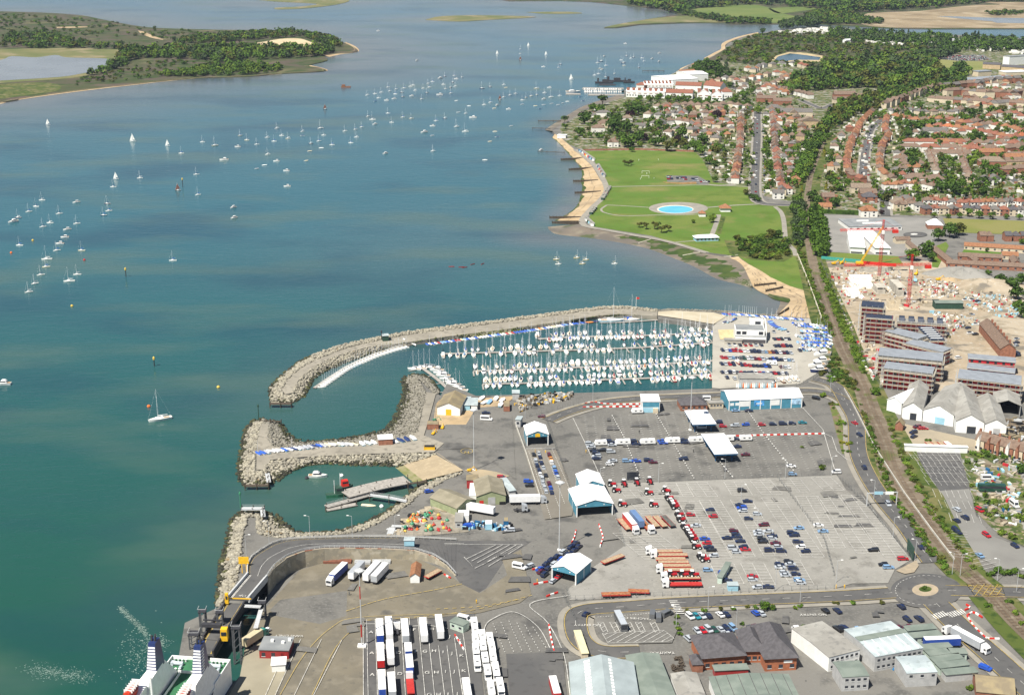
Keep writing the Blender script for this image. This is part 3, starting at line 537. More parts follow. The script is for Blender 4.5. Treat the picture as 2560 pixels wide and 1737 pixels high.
def merge(name,vs,fs,mi,mats,smooth_=False):
 """numpy arrays of a many-piece mesh -> one mesh"""
 me=bpy.data.meshes.new(name);k=fs.shape[1]
 me.vertices.add(len(vs));me.vertices.foreach_set('co',vs.astype(np.float32).ravel())
 me.loops.add(fs.size);me.loops.foreach_set('vertex_index',fs.astype(np.int32).ravel())
 me.polygons.add(len(fs));me.polygons.foreach_set('loop_start',np.arange(0,fs.size,k,dtype=np.int32))
 try:me.polygons.foreach_set('loop_total',np.full(len(fs),k,dtype=np.int32))
 except Exception:pass
 for m in mats:me.materials.append(m)
 if mi is not None:me.polygons.foreach_set('material_index',mi.astype(np.int32))
 if smooth_:me.polygons.foreach_set('use_smooth',np.ones(len(fs),dtype=bool))
 me.update(calc_edges=True);me.validate();return me
def rocks(name,pts,sizes,mi,mats):
 v0,f0=ico();n=len(pts);pts=np.array(pts);sizes=np.array(sizes)
 jit=1+RS.uniform(-.28,.28,(n,12,1));sca=RS.uniform(.75,1.25,(n,1,3));a=RS.uniform(0,6.28,n)
 v=v0[None]*jit*sca*sizes[:,None,None];c,s=np.cos(a)[:,None],np.sin(a)[:,None]
 x=v[:,:,0]*c-v[:,:,1]*s;y=v[:,:,0]*s+v[:,:,1]*c
 v=np.stack([x,y,v[:,:,2]*.75],-1)+pts[:,None]
 f=f0[None]+(np.arange(n)*12)[:,None,None]
 return merge(name,v.reshape(-1,3),f.reshape(-1,3),np.repeat(np.array(mi),20),mats)
def rockbank(label,up,lo,zu=3.0,zl=-.3,size=(.55,1.15),dens=.55,back=0.0,light=ROCK,darkz=.75):
 n=120;U=resample(px(up,zu),n);W=resample(px(lo,zl),n);mb=MB();vs=[]
 if back:
  W2=[]
  for i in range(n):
   d=(W[i]-U[i]);d.z=0;d.normalize();W2.append(W[i]+d*back+Vector((0,0,-zl-.6)))
 for r in range(3):vs+=[U[i].lerp(W[i],r/2)-Vector((0,0,.25))for i in range(n)]
 rows=2
 if back:vs+=[q for q in W2];rows=3
 mb.add(vs,[(r*n+i,r*n+i+1,(r+1)*n+i+1,(r+1)*n+i)for r in range(rows)for i in range(n-1)])
 P=[];S=[];M=[]
 def fill(A,B,lo_s):
  for i in range(n-1):
   ar=((A[i+1]-A[i]).length+(B[i+1]-B[i]).length)/2*((A[i]-B[i]).length)
   k=ar*dens;k=int(k)+(rnd.random()<k%1)
   for _ in range(k):
    s,t=rnd.random(),rnd.random()
    p=A[i].lerp(A[i+1],s).lerp(B[i].lerp(B[i+1],s),t);z=p.z+rnd.uniform(-.2,.25)
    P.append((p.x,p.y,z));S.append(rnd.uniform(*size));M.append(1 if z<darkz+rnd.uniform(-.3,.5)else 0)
 fill(U,W,0)
 if back:fill(W,W2,0)
 o=tag(obj('rock_core',mb,light),kind='structure')
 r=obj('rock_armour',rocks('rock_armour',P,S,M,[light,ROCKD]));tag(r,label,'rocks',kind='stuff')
rockbank('pale rocks along the outer edge of the long curved breakwater',NB_OUT[3:],[(779,888),(833,869),(885,855),(952,841),(1010,830),(1141,813),(1248,800),(1416,778),(1497,767),(1548,765),(1598,769),(1643,774)],2.7,3.0,(.6,1.1),.75,back=6)
rockbank('pale boulders round the tip of the long breakwater',[(785,900),(750,920),(720,945),(702,975),(708,984),(722,987),(733,982)],[(779,888),(743,906),(706,934),(688,952),(669,976),(674,1008),(732,1008),(745,1000)],2.7,.1,(.6,1.2),.6)
rockbank('pale boulders on the marina side of the breakwater bend',[(731,982),(740,960),(760,935),(785,917),(822,897),(872,880),(935,865),(960,858)],[(735,1008),(762,995),(774,972),(787,950),(812,932),(860,911),(910,893),(960,876)],2.7,-.2,(.5,1.0),.65)
rockbank('weedy stones at the foot of the breakwater behind the dinghies',[(960,858),(985,860),(1035,853),(1141,838),(1248,825),(1416,802),(1497,789),(1548,785),(1600,788)],[(960,876),(987,867),(1035,861),(1141,848),(1248,838),(1416,809),(1497,798),(1548,794),(1600,796)],2.5,-.2,(.35,.7),.7,light=mixmat('weedy_rock',[((.2,.19,.12),1,0,1),((.09,.11,.03),.2,.42,.56),((.27,.25,.2),.5,.56,.7)],.9),darkz=.5)
rockbank('pale boulders along the seaward end of the middle breakwater',[(660,1052),(655,1058),(645,1085),(641,1110),(640,1132),(637,1160),(640,1177),(655,1180),(668,1166)],[(660,1045),(632,1050),(611,1070),(603,1102),(598,1135),(592,1170),(590,1195),(612,1218),(672,1214)],2.7,-.1,(.55,1.15),.65)
rockbank('grey stones round the inside of the first basin',[(655,1055),(670,1060),(672,1080),(667,1097),(680,1116),(715,1121),(785,1116),(885,1110),(985,1094),(1022,1090),(1045,1080),(1050,1047),(1060,1010),(1066,982),(1056,962),(1045,948)],[(662,1048),(692,1050),(711,1062),(723,1082),(741,1097),(785,1102),(847,1096),(910,1086),(960,1072),(968,1063),(980,1047),(990,1022),(1002,997),(1007,972),(1000,955),(1010,941)],2.9,-.2,(.4,.9),.7,light=ROCKG)
rockbank('pale boulders at the rounded head beside the short pontoon',[(1045,948),(1050,946),(1060,957),(1080,977),(1092,986)],[(1010,941),(1028,934),(1060,935),(1082,950),(1101,978)],2.9,-.2,(.45,.9),.7,light=ROCKG)
rockbank('pale boulders facing the work boat basin',[(662,1165),(677,1152),(700,1147),(760,1145),(822,1138),(885,1136),(960,1136),(1035,1131),(1090,1134)],[(672,1214),(696,1206),(708,1196),(731,1179),(760,1166),(810,1161),(885,1165),(960,1166),(992,1170)],2.7,-.2,(.5,1.05),.68)
rockbank('pale boulders round the south side of the work boat basin',[(1160,1180),(1110,1200),(1085,1217),(1040,1240),(1030,1252),(985,1285),(935,1312),(885,1330),(835,1337),(772,1340),(710,1342),(665,1340),(645,1332),(640,1312),(645,1297),(640,1290)],[(1135,1180),(1090,1194),(1047,1210),(1010,1242),(985,1262),(960,1280),(910,1307),(860,1322),(810,1329),(772,1330),(740,1327),(720,1312),(700,1290),(677,1280),(662,1275),(635,1275)],2.8,-.2,(.5,1.05),.68)
rockbank('pale boulders down the open water side beside the ramp',[(640,1290),(615,1292),(614,1312),(607,1337),(602,1375),(600,1412),(587,1462),(548,1514)],[(640,1277),(602,1279),(575,1295),(567,1337),(562,1362),(550,1399),(542,1457),(539,1513)],2.8,-.1,(.55,1.15),.65)
rockbank('low grey stones along the north edge of the boat park',[(1643,779),(1682,776),(1816,781),(1894,789),(1945,790)],[(1643,774),(1682,772),(1816,777),(1894,785),(1945,787)],2.6,2.4,(.4,.7),.8,back=4,light=ROCKG)
SLIP=mixmat('slipway_concrete',[((.36,.29,.19),1,0,1),((.31,.25,.165),.2,.4,.6),((.4,.33,.22),.5,.55,.7)],.9)
mb=MB();T0,T1=G(1092,1131,ZL+.03),G(1158,1175,ZL+.03);B0,B1=G(986,1169,-.1),G(1032,1207,-.1)
mb.add([B0,B1,T1,T0],[(0,1,2,3)]);struct('slipway',mb,SLIP)
mb=MB();k=.2;mb.add([B0+Vector((0,0,.05)),B1+Vector((0,0,.05)),B1.lerp(T1,k)+Vector((0,0,.05)),B0.lerp(T0,k)+Vector((0,0,.05))],[(0,1,2,3)])
struct('slipway_weed',mb,mixmat('slip_weed',[((.16,.17,.06),1,0,1),((.24,.22,.12),.3,.4,.6)],.8))
#   TREES
def leafmat(name,c,k=.5):
 m=bpy.data.materials.new(name);m.use_nodes=True;nt=m.node_tree;b=nt.nodes['Principled BSDF']
 b.inputs['Roughness'].default_value=.9;b.inputs['Specular IOR Level'].default_value=.08
 g=nt.nodes.new('ShaderNodeNewGeometry');n=nt.nodes.new('ShaderNodeTexNoise');n.inputs['Scale'].default_value=.35;n.inputs['Detail'].default_value=3
 nt.links.new(g.outputs['Position'],n.inputs['Vector'])
 r=nt.nodes.new('ShaderNodeValToRGB');r.color_ramp.elements[0].position=.35;r.color_ramp.elements[1].position=.68
 r.color_ramp.elements[0].color=(*(x*(1-k)for x in c),1);r.color_ramp.elements[1].color=(c[0]*(1+k)+.008,c[1]*(1+k),c[2]*(1+k*.6),1)
 nt.links.new(n.outputs['Fac'],r.inputs[0]);nt.links.new(r.outputs[0],b.inputs['Base Color']);return m
LEAF={'dark green':leafmat('leaf_dark',(.042,.084,.018)),'mid green':leafmat('leaf_mid',(.066,.125,.02)),'bright green':leafmat('leaf_bright',(.1,.155,.024)),'olive green':leafmat('leaf_olive',(.075,.085,.022)),'dark purple':leafmat('leaf_purple',(.025,.015,.018)),'blue green':leafmat('leaf_blue',(.05,.08,.036)),'yellow green':leafmat('leaf_yellow',(.17,.17,.02))}
BARK=mat('bark',(.09,.07,.05),.95,.2,1.0)
def crown_arrays(rs,n,kind='round',leaf=.095):
 """many small leaf-clump faces spread through a lumpy unit crown (radius 1, height about 1.7 for round); returns verts, quads"""
 lumps=[]
 if kind=='round':
  for _ in range(9):
   d=rs.normal(size=3);d/=np.linalg.norm(d);lumps.append((d*np.array([.5,.5,.42])+[0,0,.85],rs.uniform(.38,.58)))
 elif kind=='cone':
  for i in range(9):z=i/8;lumps.append((np.array([rs.uniform(-.1,.1),rs.uniform(-.1,.1),.3+z*1.9]),.62*(1-z*.8)))
 elif kind=='bush':
  for _ in range(7):d=rs.normal(size=3);d/=np.linalg.norm(d);lumps.append((d*np.array([.55,.55,.18])+[0,0,.4],rs.uniform(.35,.5)))
 else:
  for _ in range(8):d=rs.normal(size=3);d/=np.linalg.norm(d);lumps.append((d*np.array([.6,.6,.25])+[0,0,1.1],rs.uniform(.3,.45)))
 V=[];
 for i in range(n):
  c,r=lumps[rs.randint(len(lumps))];d=rs.normal(size=3);d/=np.linalg.norm(d)
  if d[2]<-.3:d[2]*=-.6
  p=c+d*r*rs.uniform(.78,1.06);p[2]=max(p[2],.12)
  nrm=d+rs.normal(size=3)*.55;nrm/=np.linalg.norm(nrm);a=np.cross(nrm,[.3,.5,.8]);a/=np.linalg.norm(a);b=np.cross(nrm,a)
  s=leaf*rs.uniform(.7,1.5);V+=[p+a*s,p+b*s*.9+nrm*s*.25,p-a*s,p-b*s*.9-nrm*s*.2]
 return np.array(V),np.arange(4*n).reshape(-1,4)
def crown_mesh(name,seed,n,kind,leaf):
 v,f=crown_arrays(np.random.RandomState(seed),n,kind,leaf);return merge(name,v,f,None,[BARK])
def trunk_mesh(seed,h):
 r=random.Random(seed);mb=MB();mb.tube((0,0,0),(0,0,h*.55),.07,6,.045)
 for k in range(4):
  a=k*1.6+r.random();mb.tube((0,0,h*(.3+.06*k)),(.45*math.cos(a),.45*math.sin(a),h*(.75+.1*r.random())),.035,4,.012)
 return mb.mesh('trunk',BARK)
CROWNS={k:[crown_mesh('crown',10*i+j,n,kk,lf)for j in range(4)]for i,(k,n,kk,lf)in enumerate([('round',420,'round',.12),('cone',300,'cone',.11),('bush',220,'bush',.13),('pine',320,'pine',.115)])}
TRUNKS={k:trunk_mesh(5,h)for k,h in(('round',1.0),('cone',.5),('bush',.4),('pine',1.2))}
NTREE=[0]
def tree(p,r,kind='round',tone='mid green',label=None,group=None,h=1.0,cat='tree',name=None):
 """r: crown radius in metres"""
 t=thing(name or{'round':'tree','cone':'conifer_tree','bush':'bush','pine':'pine_tree'}[kind],label,cat,p,rnd.uniform(0,6.28),group,(r,r,r*h))
 obj('trunk',TRUNKS[kind],BARK,t);o=obj('crown',rnd.choice(CROWNS[kind]),LEAF[tone],t);NTREE[0]+=1
 return t
def woods(name,label,places,tones,n=70,leaf=.2,kinds=('round',),kind_='stuff'):
 """places: (x, y, z, radius, height factor); ONE mesh for a wood that reads as one mass"""
 rs=np.random.RandomState(len(places)+n);lib=[crown_arrays(rs,n,kinds[i%len(kinds)],leaf)for i in range(6)]
 Vs=[];Fs=[];Ms=[];o=0
 for i,(x,y,z,r,h)in enumerate(places):
  v,f=lib[rs.randint(6)];a=rs.uniform(0,6.28);c,s=math.cos(a),math.sin(a)
  vv=np.stack([v[:,0]*c-v[:,1]*s,v[:,0]*s+v[:,1]*c,v[:,2]*h],-1)*r+[x,y,z]
  Vs.append(vv);Fs.append(f+o);o+=len(v);Ms.append(np.full(len(f),rs.randint(len(tones))))
 me=merge(name,np.concatenate(Vs),np.concatenate(Fs),np.concatenate(Ms),[LEAF[t]for t in tones])
 return tag(obj(name,me),label,'woodland',kind=kind_)
def scatter(poly,n,z,seed=1,holes=()):
 """n points spread evenly over a ground polygon given in photograph pixels"""
 W=[G(p[0],p[1],z)for p in poly];P=[(p.x,p.y)for p in W];r=random.Random(seed)
 H=[[(q.x,q.y)for q in(G(p[0],p[1],z)for p in h)]for h in holes]
 x0,x1=min(p[0]for p in P),max(p[0]for p in P);y0,y1=min(p[1]for p in P),max(p[1]for p in P);out=[];tries=0
 while len(out)<n and tries<n*60:
  tries+=1;q=(r.uniform(x0,x1),r.uniform(y0,y1))
  if inpoly(q,P)and not any(inpoly(q,h)for h in H):out.append(q)
 return out
def wood(label,poly,n,rad,tones,z=ZL,seed=1,h=(.9,1.3),holes=(),nf=60,leaf=.22,name='woodland',kinds=('round',)):
 r=random.Random(seed);pl=[(x,y,z-.3,r.uniform(*rad),r.uniform(*h))for x,y in scatter(poly,n,z,seed,holes)]
 return woods(name,label,pl,tones,nf,leaf,kinds)
DT=['dark green','mid green','mid green','blue green','bright green','dark green','olive green']
wood('dark wood across the middle of the island point',[(255,186),(300,140),(340,128),(480,118),(600,121),(700,123),(805,124),(835,130),(800,142),(700,148),(620,152),(560,160),(480,150),(360,145),(320,155),(300,172),(215,190)],620,(5,9),DT,1,2,(.8,1.1))
wood('narrow belt of trees behind the island sand',[(430,106),(520,92),(640,84),(720,80),(800,92),(850,106),(855,120),(820,118),(780,100),(740,92),(650,100),(520,108),(440,112)],340,(5,8),DT,1,3,(.8,1.1))
wood('scattered trees on the back of the island',[(0,118),(30,85),(120,88),(200,105),(330,120),(330,126),(180,122),(60,122)],230,(5,8),DT,1,4,(.7,1))
wood('low trees along the near shore of the island point',[(390,193),(520,168),(600,160),(710,170),(690,180),(620,188),(480,193)],260,(4,7),['mid green','bright green','dark green'],1,5,(.7,1))
wood('bushes dotted over the island heath',[(-60,60),(20,35),(240,50),(330,68),(520,80),(430,100),(200,92),(-60,110)],260,(3,6),DT,1,6,(.5,.9))
wood('bushes dotted over the open ground near the island shore',[(200,195),(320,165),(420,150),(560,160),(460,185),(300,205),(190,215)],110,(3,5),['mid green','olive green','dark green'],1,7,(.5,.9))
wood('far wooded shore beyond the marsh',[(1560,10),(1700,-8),(1900,-10),(2150,-12),(2500,-14),(2900,-14),(2900,0),(2480,6),(2300,24),(2150,32),(2060,26),(1900,12),(1740,22),(1720,34),(1690,34)],1500,(9,16),DT,1,8,(.7,1),nf=45,leaf=.26)
wood('low wood on the far bank beside the reeds',[(2010,40),(2060,28),(2120,34),(2150,45),(2205,55),(2200,62),(2080,62),(2030,58)],420,(6,9),DT,1,9,(.7,1))
wood('hedge of trees below the far pasture',[(1700,28),(1760,42),(1850,52),(1925,56),(1925,61),(1830,60),(1760,50),(1700,36)],240,(5,9),DT,1,10,(.7,1))
wood('small clump on the far reed marsh',[(2465,35),(2500,31),(2560,33),(2545,39),(2480,40)],60,(5,8),DT,1,11,(.6,.9))
wood('scrub covering the common round the blue pond',[(1800,143),(1830,115),(1860,97),(1945,80),(2060,87),(2180,100),(2320,120),(2335,138),(2200,150),(2100,158),(2060,165),(1960,170),(1890,165),(1790,152)],1000,(2,6.5),['mid green','olive green','dark green','bright green','olive green'],ZL,12,(.6,.9),[[(1925,158),(1940,138),(1975,129),(2020,131),(2062,140),(2055,156),(1990,157)]])
wood('tall pines behind the white caravans at the point',[(1945,76),(1960,62),(2040,55),(2050,65),(2000,72)],110,(6,9),['dark green','blue green'],ZL,13,(1,1.5))
wood('dark belt of trees along the inlet',[(2060,80),(2180,84),(2300,92),(2420,98),(2520,100),(2600,104),(2600,128),(2480,130),(2340,125),(2200,108),(2080,95)],520,(5,8),['dark green','mid green','blue green'],ZL,14,(.8,1.3))
wood('thick dark wood in the middle of the houses',[(1955,228),(1990,205),(2050,180),(2100,165),(2230,150),(2330,160),(2345,175),(2370,195),(2420,195),(2400,215),(2330,220),(2250,222),(2140,220),(2060,225),(1985,240)],900,(4,11),['dark green','blue green','mid green','olive green','bright green','dark green'],ZL,15,(.8,1.2),nf=80,leaf=.19)
wood('wood beside the football field',[(2260,150),(2330,135),(2370,125),(2400,135),(2350,150),(2335,160)],150,(6,9),['dark green','blue green'],ZL,16,(.8,1.2))
wood('trees lining the railway cutting',[(2110,260),(2180,240),(2300,222),(2390,215),(2400,225),(2330,235),(2240,262),(2170,282),(2120,300),(2080,330),(2060,350),(2040,345),(2050,320),(2080,285)],400,(3,8),['mid green','dark green','bright green','olive green'],ZL,17,(.9,1.2),nf=80,leaf=.19)
wood('bushes along the left side of the railway',[(2000,465),(2025,430),(2042,385),(2052,345),(2044,345),(2020,370),(2000,420),(1985,460)],150,(3,6),['mid green','bright green','dark green'],ZL,18,(.8,1.2),nf=90,leaf=.18)
wood('blue green shrubs between park and railway',[(1982,505),(2005,500),(2011,540),(2012,590),(2000,625),(1988,615),(1982,560)],110,(2.5,4.5),['blue green','mid green'],ZL,19,(.9,1.5),nf=120,leaf=.16)
wood('tall trees on the right side of the railway by the school',[(2027,540),(2045,540),(2060,580),(2066,625),(2056,645),(2035,640),(2027,580)],85,(3.5,5.5),['dark green','mid green'],ZL,20,(1.1,1.6),nf=140,leaf=.15)
wood('bright scrub down the railway bank by the building site',[(2046,655),(2062,680),(2105,775),(2135,850),(2160,905),(2172,950),(2168,955),(2140,905),(2112,850),(2085,785),(2055,700)],260,(1.2,2.2),['bright green','mid green','bright green'],ZL,21,(.6,.9),nf=60,leaf=.2)
wood('low scrub down the left bank of the railway',[(1990,600),(2012,640),(2040,720),(2068,800),(2085,840),(2078,850),(2055,800),(2025,720),(2000,660)],190,(1.2,2.2),['bright green','mid green','olive green'],ZL,22,(.6,.9),nf=60,leaf=.2)
wood('bushes on the park point by the beach',[(1835,605),(1890,595),(1930,590),(1965,605),(1978,630),(1960,652),(1900,650),(1850,630)],120,(2,4),['mid green','dark green','bright green','olive green'],ZL,23,(.6,1),nf=140,leaf=.15)
wood('scrub between the boat park and the railway',[(2080,890),(2100,905),(2130,950),(2150,985),(2130,980),(2100,965),(2060,950),(2050,940)],60,(1.5,2.6),['dark green','olive green','mid green'],ZL,24,(.5,.8),nf=120,leaf=.16)
wood('bushes down the railway edge beside the main road',[(2150,1010),(2175,1060),(2215,1180),(2245,1250),(2290,1310),(2350,1390),(2380,1430),(2370,1435),(2330,1395),(2270,1310),(2225,1240),(2190,1150)],230,(.8,1.8),['mid green','olive green','mid green'],ZL,25,(.6,.9),nf=50,leaf=.22)
wood('weeds along the far side of the railway sidings',[(2215,1040),(2250,1110),(2290,1200),(2350,1290),(2420,1390),(2440,1420),(2430,1425),(2390,1370),(2320,1280),(2275,1200),(2235,1110)],230,(.8,1.7),['olive green','bright green','mid green'],ZL,26,(.5,.8),nf=50,leaf=.22)
wood('garden trees left of the railway',[(1480,300),(1600,255),(1700,240),(1800,235),(1880,270),(1885,440),(1800,440),(1760,385),(1640,370),(1500,365)],300,(2.4,5),['mid green','dark green','mid green','bright green','olive green'],ZL,31,(.9,1.2),[[(1825,290),(1862,290),(1850,460),(1825,460)]],nf=110,leaf=.17)
wood('garden trees between street and railway',[(1908,290),(1925,280),(1990,300),(2030,360),(2000,470),(1962,480),(1912,480)],180,(2.4,4.8),['mid green','dark green','bright green'],ZL,32,(.9,1.2),[[(1922,280),(1942,280),(1962,490),(1940,490)]],nf=110,leaf=.17)
wood('garden trees right of the railway',[(2060,410),(2100,340),(2170,290),(2300,280),(2560,280),(2560,530),(2230,510),(2070,480)],520,(2.4,5.2),['mid green','dark green','mid green','bright green','olive green'],ZL,33,(.9,1.2),[[(2110,300),(2240,300),(2235,465),(2110,465)],[(2310,500),(2560,500),(2560,540),(2310,540)]],nf=110,leaf=.17)
wood('hedges and shrubs filling the back gardens',[(1420,330),(1470,290),(1600,245),(1700,200),(1800,170),(1950,190),(2020,260),(2040,340),(2020,420),(1995,480),(1910,478),(1880,455),(1790,450),(1760,390),(1700,376),(1480,370)],1150,(1.3,3.2),['mid green','dark green','bright green','olive green'],ZL,27,(.7,1.1),[[(1880,275),(1905,275),(1912,500),(1878,500)]],nf=46,leaf=.24,name='undergrowth')
wood('hedges and shrubs in the gardens right of the railway',[(2060,400),(2090,330),(2150,285),(2250,240),(2400,220),(2560,190),(2700,200),(2700,530),(2400,530),(2230,530),(2060,520),(2040,470)],1500,(1.3,3.2),['mid green','dark green','bright green','olive green'],ZL,28,(.7,1.1),[[(2200,300),(2150,400),(2140,460),(2175,460),(2190,350),(2215,300)]],nf=46,leaf=.24,name='undergrowth')
wood('shrubs in the gardens near the works yard',[(2410,1140),(2560,1100),(2600,1300),(2520,1330),(2450,1280),(2430,1220)],70,(1.2,2.4),['bright green','mid green','bright green'],ZL,29,(.7,1),[[(2440,1160),(2560,1150),(2560,1280),(2470,1260)]],nf=120,leaf=.16,name='undergrowth')
TONE={'d':'dark green','m':'mid green','b':'bright green','o':'olive green','p':'dark purple','y':'yellow green','t':'blue green'}
KIND={'r':'round','c':'cone','u':'bush','n':'pine'}
def trees(where,data,group,z=ZL,hh=1.0):
 L=[t.split()for t in data.split(';')if t.strip()]
 L=sorted(L,key=lambda t:float(t[0]))
 for i,t in enumerate(L):
  x,y,r=float(t[0]),float(t[1]),float(t[2]);tone=TONE[t[3]];k=KIND[t[4]]if len(t)>4 else 'round'
  R_=r/sc(y);nm={'round':'tree','cone':'conifer','bush':'bush','pine':'pine tree'}[k]
  tree(G(x,y,z),R_,k,tone,"%s %s, %s from the left %s"%(tone,nm,ORD[i],where),group,hh*rnd.uniform(.9,1.15),nm)
trees('among old houses by the beach',"1506 264 17 d n;1462 310 20 d;1412 307 11 d n;1414 324 11 m n;1450 340 14 m;1500 287 17 m;1540 312 18 d;1534 332 21 d;1568 332 19 d;1590 288 20 d;1575 302 14 p;1607 352 14 p;1570 368 22 m;1592 358 19 d;1640 366 16 d;1645 322 14 m;1625 312 11 b;1668 379 17 o;1700 347 19 m;1710 371 15 o;1738 379 18 m;1757 362 17 d;1580 380 9 m;1602 368 7 b;1475 345 9 m;1440 350 7 m;1495 345 9 d;1548 348 10 m;1480 280 12 m;1520 290 9 m;1695 358 12 p",'trees around the beach houses')
trees('along the park edge and gardens',"1755 389 15 m;1768 411 15 m;1788 421 11 d;1788 456 9 m;1815 451 10 m;1790 301 15 p;1705 307 10 m;1727 325 9 d;1686 326 9 m;1660 295 9 m;1665 335 9 d;1720 280 9 m;1740 268 11 m;1765 265 10 m;1800 268 9 m;1868 465 9 m;1842 430 7 b;1700 300 7 m;1750 330 8 m;1815 330 7 m;1830 365 6 b;1790 370 8 m",'trees along the park edge')
trees('behind the red-roofed white flats',"1600 252 9 m;1622 255 9 b;1648 250 10 m;1672 252 9 m;1697 254 9 m;1720 255 9 m;1745 262 10 d;1768 258 9 m;1835 262 12 m;1860 250 14 m;1870 262 10 d;1895 285 12 b;1880 235 8 m;1825 220 10 d;1712 205 9 m",'trees behind the white flats')
trees('in dark pines beyond the white flats',"1738 188 17 d;1752 182 19 d;1768 178 18 d;1785 183 20 d;1800 188 17 d;1815 182 14 t c;1822 196 12 d;1775 196 13 m;1795 200 13 d;1760 192 14 d",'dark pines by the shore')
trees('in the streets right of railway',"2190 361 13 m;2257 277 13 m;2300 272 12 m;2425 292 13 d;2450 287 13 d c;2415 306 10 m;2482 287 15 m;2503 286 14 o;2268 327 17 d;2296 325 18 m;2326 322 15 m;2270 346 14 d;2308 346 13 t;2350 347 9 m;2372 352 11 m;2392 346 10 d;2430 362 13 d;2448 352 13 d;2436 341 11 m;2276 402 19 m;2283 421 18 d;2352 410 12 d;2556 388 14 d;2255 441 9 m;2211 500 11 d;2203 536 8 p;2120 462 10 m;2240 305 8 m;2370 265 8 m;2210 285 7 m;2235 515 8 b;2330 560 7 m;2075 345 9 m",'street trees right of the railway')
trees('in the wooded block above the white houses',"2340 470 16 m;2352 482 18 d;2372 474 18 m;2385 486 20 d;2402 472 15 m;2412 490 14 d;2440 471 12 m;2456 468 15 d;2335 490 12 m;2425 480 12 m;2462 490 14 d;2480 496 10 m;2473 433 14 m;2492 442 13 m;2510 500 8 d c;2527 502 9 d c;2515 514 8 y c;2412 508 9 p;2360 455 10 b;2505 455 9 m",'trees above the white houses')
trees('beside the railway near the hedge',"2030 505 16 d;2046 512 15 d;2087 516 16 d;2080 483 11 o;2097 478 11 m;2065 476 9 y c;2004 482 7 y c;2053 362 13 m;2016 372 12 d;2032 382 15 d;2060 392 9 y c;2003 450 10 m;2012 425 10 m;2068 350 10 m;2020 345 11 d;1985 330 9 m;1960 345 9 m;1965 380 9 m;1975 405 9 d;1960 425 8 m;1995 395 10 m;2070 425 8 m;2085 445 8 m",'trees near the railway')
trees('behind the row of white houses',"2310 527 11 m;2420 542 12 m;2446 546 12 m;2480 549 11 m;2398 545 9 m;2335 545 9 b;2548 550 9 m;2515 548 8 m;2370 546 8 m;2270 530 8 m",'trees behind the white houses')
trees('between school and bungalows',"2278 652 21 m;2312 642 20 d;2345 603 18 d;2374 594 21 d;2397 588 18 o;2322 622 13 m;2330 655 15 d;2468 632 7 d;2555 610 10 m;2500 710 17 d;2528 722 19 d;2553 716 18 d;2540 748 20 d;2560 795 24 d;2470 688 9 m;2440 690 8 m;2545 775 15 m",'trees between the school and the bungalows')
trees('in the clumps on park grass',"1562 414 8 o n;1571 416 9 o n;1578 413 8 o n;1598 569 10 o n;1616 574 11 o n;1636 574 11 o n;1654 582 12 o n;1672 579 11 o n;1645 570 9 d n;1733 558 6 b;1782 557 12 b;1866 487 10 o;1886 502 11 d;1874 497 8 d;1896 505 8 d",'trees on the park grass')
trees('in the thicket by the park point',"1842 606 11 o n;1858 610 10 d n;1876 603 11 o n;1895 610 12 d;1925 598 14 o;1945 595 13 d;1880 642 14 d;1960 625 10 d;1915 640 10 m;1945 640 9 b;1940 612 9 m;1970 610 9 d",'trees by the park point')
trees('around the works and roads',"2187 988 14 m;2214 1200 10 m;1912 1524 16 m;1930 1524 10 m;2478 1440 14 m u;2497 1432 16 d u;2515 1438 16 m u;2537 1432 15 m u;2553 1445 12 b u;2470 1518 12 m u;2522 1508 12 m u;2540 1535 13 b u;2556 1562 12 b u;2424 1722 12 b u;2053 1172 12 b u;2320 1105 9 m u;2245 1112 8 m u;2440 1265 10 m u;2475 1215 14 b u;2490 1260 14 b u;2530 1345 16 b u;2505 1335 14 b u;2468 1290 12 b u;2555 1185 16 d;2510 1150 10 m;2005 1120 6 b u",'trees around the works and roads')
trees('in the planted beds',"2078 1012 9 o u;2090 1014 8 b u;2084 1022 6 m u;2102 1055 8 b u;2095 1062 9 m u;2110 1062 9 m u;2097 1080 6 o u;2112 1092 7 o u;2105 1108 8 y u;2116 1112 9 y u;2125 1110 8 b u;2108 1128 6 m u;2122 1132 8 m u;2060 993 13 b u;1691 1545 10 b u;1690 1560 10 m u;1693 1575 11 b u;1700 1588 10 m u;1860 1578 11 m u;1868 1588 9 b u;1855 1560 8 m u;2312 1473 9 m u;1720 1530 9 o u;1760 1527 9 m u;1800 1525 9 o u;1835 1523 9 m u;1870 1521 9 o u;1890 1520 9 m u;2000 1516 9 m u;1985 1522 9 b u;2090 1510 10 o u;2130 1509 10 m u;2205 1508 10 o u;2012 1572 12 m u;2025 1570 9 b u;1930 995 5 o u;2002 990 5 o u",'shrubs in the planted beds')
trees('on the skyline of the far point',"1907 84 8 d;2070 62 8 d;2120 105 9 d;2135 108 9 d;2290 112 11 d;2165 140 10 d;2185 88 11 d;2230 95 6 t c;2240 92 7 t c;2258 90 7 t c;2270 92 7 t c;2435 100 8 t c;2445 98 9 t c;2400 185 20 d;2385 190 14 d;2418 190 14 m;2475 112 9 m;2150 112 8 d;2348 132 8 d;2100 78 8 d",'trees on the far point')
